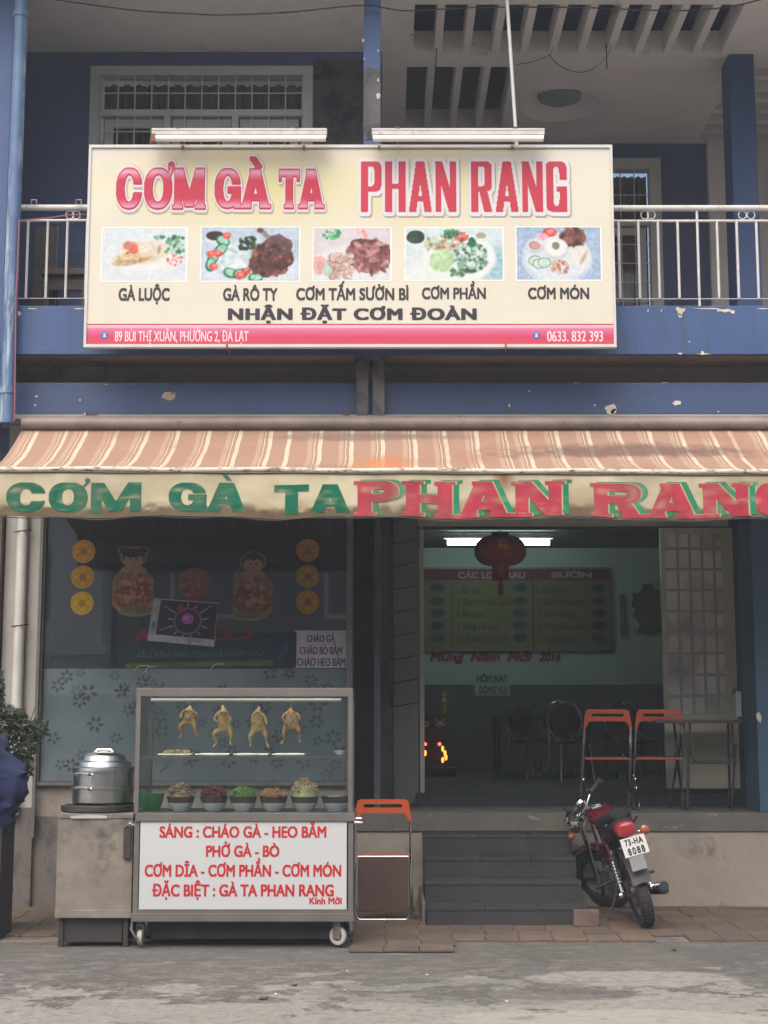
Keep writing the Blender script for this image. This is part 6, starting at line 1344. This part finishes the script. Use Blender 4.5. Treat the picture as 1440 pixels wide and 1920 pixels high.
# ------------------------------------------------------------------ folding chairs
def fchair(folded):
    """local frame: x right, y away from the camera, z up; seen from behind"""
    t = empty('folding_chair', '', 'chair', (0, 0, 0), 'orange backed folding chairs'); hw = .21
    zt_ = .90 if folded else .86; lean = (.05 if folded else .10)
    def yb(z): return -lean * (z - .45) / .45 if z > .45 else 0
    outer = [(-.215, zt_ - .16), (-.205, zt_ - .06), (-.17, zt_), (.17, zt_), (.205, zt_ - .06), (.215, zt_ - .16), (.195, zt_ - .155), (.17, zt_ - .10), (-.17, zt_ - .10), (-.195, zt_ - .155)]
    # backrest with a hand slot: built from strips round the slot
    mb = MB(); zs0_, zs1_ = zt_ - .062, zt_ - .036; y0 = -lean - .012; y1 = -lean + .012
    for P in ([(-.20, zs1_), (-.192, zt_ - .012), (-.17, zt_), (.17, zt_), (.192, zt_ - .012), (.20, zs1_)], [(-.205, zs0_), (-.20, zs1_), (-.14, zs1_), (-.15, (zs0_ + zs1_) / 2), (-.14, zs0_)], [(.14, zs0_), (.15, (zs0_ + zs1_) / 2), (.14, zs1_), (.20, zs1_), (.205, zs0_)],
              [(-.22, zt_ - .165), (-.205, zs0_), (-.14, zs0_), (.14, zs0_), (.205, zs0_), (.22, zt_ - .165), (.198, zt_ - .16), (.175, zt_ - .115), (.15, zt_ - .102), (-.15, zt_ - .102), (-.175, zt_ - .115), (-.198, zt_ - .16)]):
        mb.prism(P, y0, y1)
    mb.build('backrest', 'orange_plastic', t, local=True)
    n = 'side_tube'
    for s_ in (-1, 1):
        MB().tube([(s_ * .208, -lean, zt_ - .13), (s_ * .212, -lean * .5, .6), (s_ * .215, 0, .42), (s_ * .222, .02 if folded else .22, .03 if folded else 0)], .011, 8).build(n, 'chrome', t, local=True, smooth=True)
    if folded:
        MB().tube([(-.205, .0, .42), (-.213, .0, .06), (-.195, .0, .012), (-.17, 0, .0), (.17, 0, .0), (.195, 0, .012), (.213, 0, .06), (.205, 0, .42)], .010, 8).build('rear_frame', 'steel', t, local=True, smooth=True)
        MB().box(-.192, .192, .004, .03, .055, .455, .012).build('seat', 'brown_seat', t, local=True)
        MB().tube([(-.195, .0, .468), (.195, .0, .468)], .008, 8).build('crossbar', 'steel', t, local=True)
        MB().box(-.185, .185, .002, .024, .470, .485, .004).build('seat_edge', 'orange_plastic', t, local=True)
    else:
        for s_ in (-1, 1): MB().tube([(s_ * .195, .30, .47), (s_ * .20, .1, .28), (s_ * .208, -.20, .0)], .011, 8).build('leg', 'chrome', t, local=True, smooth=True)
        MB().box(-.195, .195, -.04, .34, .425, .45, .01).build('seat', 'brown_seat', t, local=True)
        MB().tube([(-.205, -.05, .435), (.205, -.05, .435)], .009, 8).build('crossbar', 'orange_plastic', t, local=True)
    return t
fc = fchair(True); YC_ = 12.45; fc.location = (W(718, 1600, YC_)[0], YC_, .018); fc['label'] = 'folded orange backed chair with brown seat leaning upright between cart and steps'
s_ = (W(773, 1600, YC_)[0] - W(664, 1600, YC_)[0]) / .445; fc.scale = (s_, 1, (W(718, 1498, YC_)[1] - .018) / .90)
oc = fchair(False); oc.location = (W(1137, 1400, 13.75)[0], 13.75, ZP); oc['label'] = 'left one of the two orange backed chairs on the platform, behind the motorcycle'; oc.scale = (1.0, 1, (W(1137, 1330, 13.65)[1] - ZP) / .86)
o2 = copy_tree(oc); o2.location = (W(1234, 1400, 13.80)[0], 13.80, ZP); o2['label'] = 'right one of the two orange backed chairs on the platform, partly behind the folding table'; o2.rotation_euler = (0, 0, math.radians(-3))
# folding table on the platform
YTb = 13.62; ta, tb_ = W(1228, 1352, YTb)[0], W(1392, 1352, YTb)[0]; ztb = W(1300, 1349, YTb)[1]; 
t = empty('folding_table', 'brown topped folding table with black tube legs in front of the frosted door leaf', 'table', ((ta + tb_) / 2, YTb + .25, ZP))
MB().box(ta, tb_, YTb, YTb + .5, ztb - .034, ztb, .008).build('tabletop', 'wood_dark', t)
MB().box(ta + .01, tb_ - .01, YTb - .006, YTb - .001, ztb - .02, ztb - .006).build('edge_band', 'brown_seat', t)
xL, xR = W(1297, 1400, YTb)[0], W(1377, 1400, YTb)[0]
for y_ in (YTb + .06,):
    MB().tube([(xL, y_, ztb - .035), (xL, y_, W(1300, 1412, y_)[1]), (xL + .02, y_, W(1300, 1424, y_)[1]), (xL + .06, y_, W(1300, 1428, y_)[1]), (xR - .06, y_, W(1300, 1428, y_)[1]), (xR - .02, y_, W(1300, 1424, y_)[1]), (xR, y_, W(1300, 1412, y_)[1]), (xR, y_, ztb - .035)], .012, 8).build('folding_loop', 'black_iron', t, smooth=True)
for (xa_, xb_, ya_, yb_) in ((W(1293, 1395, YTb)[0], W(1290, 1515, YTb)[0], YTb + .03, YTb + .03), (W(1380, 1395, YTb)[0], W(1376, 1480, YTb)[0], YTb + .03, YTb + .1), (W(1280, 1355, YTb)[0], W(1289, 1430, YTb)[0], YTb + .4, YTb + .25), (W(1300, 1355, YTb)[0], W(1272, 1515, YTb)[0], YTb + .42, YTb + .45), (W(1370, 1362, YTb)[0], W(1388, 1480, YTb)[0], YTb + .1, YTb + .42)):
    z_hi = W(1300, 1395, YTb)[1] if xb_ < xa_ + .0 and ya_ < YTb + .04 else ztb - .035
    MB().tube([(xa_, ya_, z_hi), (xb_, yb_, ZP + .0)], .0125, 8).build('leg', 'black_iron', t, smooth=True)
MB().tube([(xL - .03, YTb + .03, W(1300, 1430, YTb)[1]), (xR + .03, YTb + .03, W(1300, 1430, YTb)[1])], .009, 8).build('stretcher', 'black_iron', t)

# ------------------------------------------------------------------ motorcycle (local: +y forward, x right, z up, origin at the rear contact)
XR, YR_ = G(1214, 1738, .02)
mo = empty('motorcycle', 'red and black motorcycle leaning on its stand beside the steps, seen from behind', 'motorcycle', (XR, YR_, .022))
mo.rotation_euler = (Matrix.Rotation(math.radians(2.5), 4, 'Z') @ Matrix.Rotation(math.radians(-15.5), 4, 'Y')).to_euler()
def mp(mb, name, mat, parent=None, **k):
    o = mb.build(name, mat, parent or mo, local=True, **k); return o
def wheel(name, c, R, wd, m, spoke):
    w_ = MB(); s_ = wd / 2; rr0 = R - wd * .95
    w_.lathe([(rr0, -s_ * .62), (R - wd * .45, -s_), (R - wd * .15, -s_ * .86), (R - .002, -s_ * .4), (R, 0), (R - .002, s_ * .4), (R - wd * .15, s_ * .86), (R - wd * .45, s_), (rr0, s_ * .62)], (0, 0, 0), 40, 'X', ring=True)
    ty = mp(w_.rot(m), name, 'rubber', smooth=True)
    r_ = MB(); r_.lathe([(rr0 + .004, -s_ * .6), (rr0 - .012, -s_ * .62), (rr0 - .02, -s_ * .2), (rr0 - .02, s_ * .2), (rr0 - .012, s_ * .62), (rr0 + .004, s_ * .6)], (0, 0, 0), 36, 'X', ring=True)
    for k in range(spoke):
        a = 2 * math.pi * k / spoke + .3; c_, n_ = math.cos(a), math.sin(a)
        r_.tube([(0, .03 * c_, .03 * n_), (0, (rr0 - .015) * c_, (rr0 - .015) * n_)], [.02, .014], 6)
    mp(r_.rot(m), 'rim', 'black_iron' if name == 'front_wheel' else 'alu', ty, smooth=True)
    mp(MB().lathe([(.02, -.06), (.045, -.05), (.045, .05), (.02, .06)], (0, 0, 0), 18, 'X').rot(m), 'hub', 'engine_grey', ty, smooth=True)
    for k in range(40):
        a = 2 * math.pi * k / 40; b_ = MB(); 
        if k % 2: continue
    # tread blocks as thin ribs
    tr_ = MB()
    for k in range(44):
        a = 2 * math.pi * k / 44
        mm = Matrix.Rotation(a, 4, 'X')
        for sg_ in (-1, 1):
            q = MB(); q.box(sg_ * s_ * .12, sg_ * s_ * .62, -.009, .009, R - .0065, R + .003); q.rot(mm); tr_.add(q.v, q.f)
    tr_.rot(m); o_ = mp(tr_, 'tread', 'rubber', ty); o_['kind'] = 'stuff'
    return ty
RW = .285; WB = 1.20
wheel('rear_wheel', None, RW, .105, Matrix.Translation((0, 0, RW)), 5)
ax_ = Vector((0, -math.sin(math.radians(25)), math.cos(math.radians(25)))); steer = Matrix.Translation((0, WB + .06, 0)) @ Matrix.Rotation(math.radians(52), 4, ax_) @ Matrix.Translation((0, -.06, 0))
wheel('front_wheel', None, .285, .085, steer @ Matrix.Translation((0, .0, .285)), 5)
def st(mb): return mb.rot(steer)
# fork, handlebar, headlight turn with the front wheel
for s_ in (-1, 1): mp(st(MB().tube([(.085 * s_, .0, .285), (.085 * s_, -.13, .62), (.085 * s_, -.22, .86)], [.019, .019, .015], 10)), 'fork_leg', 'chrome', smooth=True)
fm_ = MB()
n = 10; L_ = []
for i in range(n + 1):
    a = math.radians(-10 + 150 * i / n); r_ = .325
    for s_ in (-.055, 0, .055): L_.append((s_, -r_ * math.cos(a) * 1., .285 + r_ * math.sin(a) + (0.012 if s_ == 0 else 0)))
fm_.add(L_, [(i * 3 + j, i * 3 + j + 1, i * 3 + j + 4, i * 3 + j + 3) for i in range(n) for j in range(2)]); mp(st(fm_), 'front_mudguard', 'red_gloss', smooth=True)
mp(st(MB().tube([(-.30, -.33, 1.00), (-.20, -.26, .965), (-.07, -.21, .90), (.07, -.21, .90), (.20, -.26, .965), (.30, -.33, 1.00)], .012, 10)), 'handlebar', 'chrome', smooth=True)
for s_ in (-1, 1):
    mp(st(MB().tube([(.22 * s_, -.275, .972), (.325 * s_, -.345, 1.005)], .018, 10)), 'grip', 'rubber', smooth=True)
    mp(st(MB().tube([(.24 * s_, -.25, .99), (.30 * s_, -.27, .965), (.37 * s_, -.32, .96)], .006, 6)), 'brake_lever', 'chrome', smooth=True)
    mp(st(MB().box(.20 * s_ - .025, .20 * s_ + .025, -.28, -.23, .955, 1.0, .008)), 'switch_box', 'black_iron')
    mp(st(MB().ball((.16 * s_, -.10, .80), .035, .035, .03)), 'front_indicator', 'amber_lens', smooth=True)
mp(st(MB().lathe([(.03, -.10), (.08, -.06), (.10, .0), (.10, .02), (.001, .025)], (0, -.10, .85), 20, 'Y')), 'headlight', 'chrome', smooth=True)
mp(st(MB().lathe([(.001, -.02), (.05, -.015), (.055, .02), (.04, .04)], (-.07, -.22, .96), 16, 'Z')), 'speedometer', 'black_iron', smooth=True); mp(st(MB().lathe([(.001, -.02), (.05, -.015), (.055, .02), (.04, .04)], (.06, -.22, .96), 16, 'Z')), 'speedometer', 'chrome', smooth=True)
# tank, seat, tail
def loft(secs, seg=14):                # sections: (y, z centre, half width, half height, power)
    mb = MB(); vs = []
    for (y, zc_, hw_, hh_) in secs:
        for k in range(seg):
            a = 2 * math.pi * k / seg; c_, n_ = math.cos(a), math.sin(a)
            vs.append((hw_ * math.copysign(abs(c_) ** .75, c_), y, zc_ + hh_ * math.copysign(abs(n_) ** .75, n_)))
    n_s = len(secs); fs = [(i * seg + k, i * seg + (k + 1) % seg, (i + 1) * seg + (k + 1) % seg, (i + 1) * seg + k) for i in range(n_s - 1) for k in range(seg)]
    fs += [tuple(range(seg)), tuple((n_s - 1) * seg + k for k in range(seg))]
    return mb.add(vs, fs)
mp(loft([(.46, .80, .06, .05), (.52, .83, .10, .065), (.64, .85, .12, .075), (.78, .86, .12, .08), (.88, .84, .10, .06), (.94, .82, .05, .04)]), 'fuel_tank', 'red_gloss', smooth=True)
mp(MB().lathe([(.035, .0), (.035, .02), (.001, .026)], (0, .72, .915), 16), 'tank_cap', 'chrome', smooth=True)
mp(loft([(-.22, .90, .06, .02), (-.16, .895, .10, .05), (0, .865, .125, .06), (.2, .835, .135, .065), (.36, .805, .12, .06), (.5, .80, .09, .05), (.55, .80, .06, .03)]), 'seat', 'seat_vinyl', smooth=True)
mp(loft([(-.27, .83, .05, .03), (-.22, .82, .095, .06), (0, .77, .105, .075), (.25, .70, .10, .09), (.45, .66, .06, .09)]), 'tail_cowl', 'seat_vinyl', smooth=True)
for s_ in (-1, 1): mp(MB().prism([(.02, .56), (.25, .50), (.45, .56), (.42, .66), (.1, .68)], .0, .02).rot(Matrix.Translation((.105 * s_, 0, 0)) @ Matrix.Rotation(math.pi / 2, 4, 'Z')), 'side_panel', 'red_gloss')
mp(loft([(-.335, .795, .045, .03), (-.325, .795, .075, .052), (-.27, .80, .088, .062), (-.22, .80, .085, .055)]), 'tail_light', 'red_lens', smooth=True)
for s_ in (1,):
    mp(MB().tube([(.05 * s_, -.22, .75), (.125 * s_, -.24, .75)], .009, 8), 'indicator_stalk', 'chrome', smooth=True)
    mp(MB().lathe([(.02, .03), (.036, .01), (.038, -.02), (.025, -.032), (.001, -.034)], (.145 * s_, -.25, .75), 16, 'Y'), 'indicator', 'amber_lens', smooth=True)
# number plate
npm = Matrix.Translation((.02, -.345, .665)) @ Matrix.Rotation(math.radians(-12), 4, 'X') @ Matrix.Rotation(math.radians(3), 4, 'Z')
np_ = mp(MB().box(-.098, .098, -.003, .003, -.072, .072, .002).rot(npm), 'number_plate', 'plate_white')
def npl(x_, z_): v = npm @ Vector((x_, -.0045, z_)); return tuple(v)
lettering('73-HA', -.07, .075, .012, .058, 0, (.02, .02, .02), np_, (.06, .03), place=npl, spacing=1.15, h=1 / 18.); lettering('8088', -.066, .070, -.060, -.010, 0, (.02, .02, .02), np_, (.05, .03), place=npl, spacing=1.35, h=1 / 18.)
# rear mudguard, shocks, frame, engine, exhaust
L_ = []
for i in range(9):
    a = math.radians(15 + 105 * i / 8); r_ = .33
    for x_ in (-.07, 0, .07): L_.append((x_, -r_ * math.cos(a), .285 + r_ * math.sin(a) + (.012 if x_ == 0 else 0)))
mp(MB().add(L_, [(i * 3 + j, i * 3 + j + 1, i * 3 + j + 4, i * 3 + j + 3) for i in range(8) for j in range(2)]), 'rear_mudguard', 'black_iron', smooth=True)
mp(MB().box(-.05, .07, -.34, -.335, .48, .59, .002), 'mud_flap', 'chrome')
for s_ in (-1, 1):
    sh_ = mp(MB().tube([(.115 * s_, -.0, .30), (.105 * s_, .10, .62)], .018, 10), 'shock_absorber', 'chrome', smooth=True)
    cv = []
    for i in range(90): t_ = i / 89; a = t_ * 2 * math.pi * 9; cv.append((.112 * s_ - .006 * s_ * t_ + .026 * math.cos(a), .02 + .07 * t_ + .026 * math.sin(a), .36 + .22 * t_))
    mp(MB().tube(cv, .005, 5), 'spring', 'alu', sh_)
    mp(MB().tube([(.10 * s_, 0, .285), (.09 * s_, .46, .33)], .02, 8), 'swing_arm', 'black_iron', smooth=True)
    mp(MB().lathe([(.02, -.02), (.024, 0), (.02, .02)], (.125 * s_, 0, .285), 12, 'X'), 'axle_nut', 'chrome', smooth=True)
    mp(MB().tube([(.10 * s_, .42, .35), (.20 * s_, .42, .33), (.25 * s_, .40, .33)], .012, 8), 'footpeg', 'rubber', smooth=True)
    mp(MB().tube([(.11 * s_, .02, .76), (.13 * s_, -.14, .84), (.13 * s_, -.26, .86)], .009, 8), 'grab_rail', 'chrome', smooth=True)
mp(MB().tube([(0, .46, .33), (0, .42, .62), (0, .1, .68), (0, -.2, .70)], .018, 8).tube([(0, .42, .62), (0, .93, .78)], .02, 8).tube([(0, .93, .78), (0, .80, .30), (0, .5, .26)], .02, 8), 'frame', 'black_iron', smooth=True)
eg = mp(MB().box(-.11, .11, .42, .72, .22, .42, .03), 'engine', 'engine_grey', smooth=True)
cyl = MB()
for k in range(7): cyl.box(-.07, .07, .62, .78, .43 + .026 * k, .444 + .026 * k, .004)
mp(cyl, 'cooling_fins', 'engine_grey', eg)
mp(MB().lathe([(.001, .10), (.075, .10), (.085, .09), (.085, .06)], (.04, .54, .31), 20, 'X'), 'clutch_cover', 'black_iron', eg, smooth=True)
mp(MB().tube([(.05, .78, .48), (.10, .86, .36), (.13, .74, .22), (.15, .42, .20), (.16, .2, .22), (.17, -.22, .27)], [.016, .016, .018, .024, .033, .035], 14), 'exhaust', 'rubber', smooth=True)
mp(MB().tube([(.17, -.05, .28), (.17, -.24, .30)], [.041, .038], 14), 'muffler_shield', 'chrome', smooth=True)
mp(MB().tube([(-.10, .40, .24), (-.30, .34, -.055 + .03)], .011, 8), 'side_stand', 'black_iron', smooth=True)
mp(MB().box(-.085, -.055, -.02, .48, .25, .38, .012), 'chain_case', 'black_iron')
mp(MB().tube([(.10, .44, .30), (.14, .48, .24), (.20, .56, .26)], .007, 6), 'brake_pedal', 'chrome', smooth=True)
for s_ in (-1,): mp(st(MB().tube([(.20 * s_, -.24, 1.0), (.24 * s_, -.27, 1.10)], .005, 6)), 'mirror_stalk', 'black_iron')

for k_, (a_, b_) in enumerate((((-.22, -.27, .97), (.02, -.10, .80)), ((.22, -.27, .97), (-.02, -.08, .78)), ((.2, -.26, .96), (.05, .02, .5)))): mp(st(MB().tube([a_, ((a_[0] + b_[0]) / 2, (a_[1] + b_[1]) / 2 + .10, (a_[2] + b_[2]) / 2 + .05), b_], .005, 6)), 'control_cable', 'black_iron', smooth=True)
# ------------------------------------------------------------------ plant and tarp at the left edge
YPl = 11.9; r_ = random.Random(21)
t = empty('leafy_shrub', 'dark drooping leafy shrub at the left edge in front of the white column', 'plant', (W(10, 1500, YPl)[0], YPl, 0))
lv = []
for k in range(2600):
    c = r_.choice([(-6, 1290, 14, 36), (10, 1350, 26, 30), (62, 1366, 30, 18), (36, 1392, 38, 30), (-26, 1330, 30, 60), (45, 1436, 18, 24), (-15, 1400, 36, 40), (28, 1350, 22, 22)])
    a, q = r_.uniform(0, 6.28), math.sqrt(r_.random()); px, py = c[0] + c[2] * q * math.cos(a), c[1] + c[3] * q * math.sin(a); lv.append((px, py))
mb = MB(); ml_ = MB()
for i, (px, py) in enumerate(lv):
    Y_ = YPl + r_.uniform(-.22, .22); x_, z_ = W(px, py, Y_); L = r_.uniform(.02, .05); w_ = L * .26
    d = Vector((r_.uniform(-1, 1), r_.uniform(-1, .6), r_.uniform(-1, .4))).normalized(); n_ = d.cross(Vector((r_.uniform(-1, 1), r_.uniform(-1, 1), r_.uniform(-1, 1)))).normalized(); p = Vector((x_, Y_, z_))
    (mb if i % 3 else ml_).add([p - d * L, p + n_ * w_, p + d * L, p - n_ * w_], [(0, 1, 2), (0, 2, 3)])
o_ = mb.build('foliage', 'leaf', t); o_['kind'] = 'stuff'; o_ = ml_.build('foliage', 'leaf', t); o_['kind'] = 'stuff'
xs_ = W(0, 1500, YPl)[0]
for k in range(7): a = W(r_.uniform(-20, 70), r_.uniform(1280, 1400), YPl); MB().tube([(xs_ - .05, YPl + .1, .3), (xs_ + (a[0] - xs_) * .4, YPl + .05, .5 + (a[1] - .5) * .6), (a[0], YPl, a[1])], [.012, .008, .003], 6).build('stem', 'bark', t)
MB().lathe([(.12, 0), (.17, .28), (.18, .30), (.15, .30), (.001, .27)], (xs_ - .08, YPl + .12, 0), 20).build('pot', 'black_iron', t, smooth=True)
# folded blue tarpaulin over a crate
YTp = 11.45
t = empty('tarpaulin', 'dark blue tarpaulin draped in a heap at the left edge below the shrub', 'tarpaulin', (W(-20, 1600, YTp)[0], YTp, 0))
n1, n2 = 44, 40; vs = []
P = [(-120, 1350), (-40, 1360), (4, 1384), (22, 1415), (44, 1444), (54, 1462), (46, 1496), (32, 1515), (22, 1545), (8, 1566), (-10, 1590)]
for j in range(n2):
    f = j / (n2 - 1) * (len(P) - 1); i0 = min(int(f), len(P) - 2); q = f - i0; px = P[i0][0] * (1 - q) + P[i0 + 1][0] * q; py = P[i0][1] * (1 - q) + P[i0 + 1][1] * q
    for i in range(n1):
        a = math.pi * i / (n1 - 1); x_, z_ = W(px, py, YTp); x0_ = W(-130, py, YTp)[0]; hw = (x_ - x0_)
        hw *= 1 + .08 * mnoise.noise(Vector((i * .35, j * .5, 3.))); vs.append((x0_ + hw * math.sin(a) * (1 + .012 * math.sin(j * .9)), YTp - .28 * math.cos(a) * (1 + .05 * math.sin(i * 1.3 + j * .25)), z_ + .012 * math.sin(i * 1.1)))
MB().add(vs, [(j * n1 + i, j * n1 + i + 1, (j + 1) * n1 + i + 1, (j + 1) * n1 + i) for j in range(n2 - 1) for i in range(n1 - 1)]).build('sheet', 'tarp', t, smooth=True)
MB().box(W(-130, 1600, YTp)[0], W(9, 1600, YTp)[0], YTp - .1, YTp + .3, 0, .82, .02).build('crate', 'black_iron', t)
# litter on the ground
for i, (px, py, s_, m_) in enumerate(((517, 1864, .010, 'white_enamel'), (646, 1857, .010, 'white_enamel'), (651, 1821, .008, 'white_enamel'), (801, 1828, .010, 'white_enamel'), (1264, 1783, .022, 'black_iron'), (553, 1849, .02, 'black_iron'), (950, 1878, .009, 'white_enamel'), (494, 1874, .03, 'wood_dark'))):
    x_, y_ = G(px, py, 0); mb = MB(); mb.ball((x_, y_, s_ * .3), s_, s_ * .7, s_ * .35, seg=7, rings=4, jit=.3)
    mb.build('litter', m_, label=('tiny white scrap on the grey road %s' if m_ == 'white_enamel' else 'small dark scrap on the road %s') % ('below the cart wheel,' if px < 660 else 'right of the cart,') .rstrip(',') , cat='litter', group='scraps of litter on the road', base=(x_, y_, 0))

# ------------------------------------------------------------------ thin haze volume, added to lift the blacks like veiling lens glare
mh = bpy.data.materials.new('veil_haze'); mh.use_nodes = True; n_ = mh.node_tree; n_.nodes.remove(n_.nodes['Principled BSDF'])
pv_ = n_.nodes.new('ShaderNodeVolumePrincipled'); pv_.inputs['Density'].default_value = .0027; pv_.inputs['Color'].default_value = (.86, .92, 1, 1); pv_.inputs['Anisotropy'].default_value = 0
n_.links.new(pv_.outputs[0], n_.nodes['Material Output'].inputs['Volume']); MATS['veil_haze'] = mh
MB().box(-85, 85, -65, 65, -1, 12).build('haze', 'veil_haze', kind='stuff')
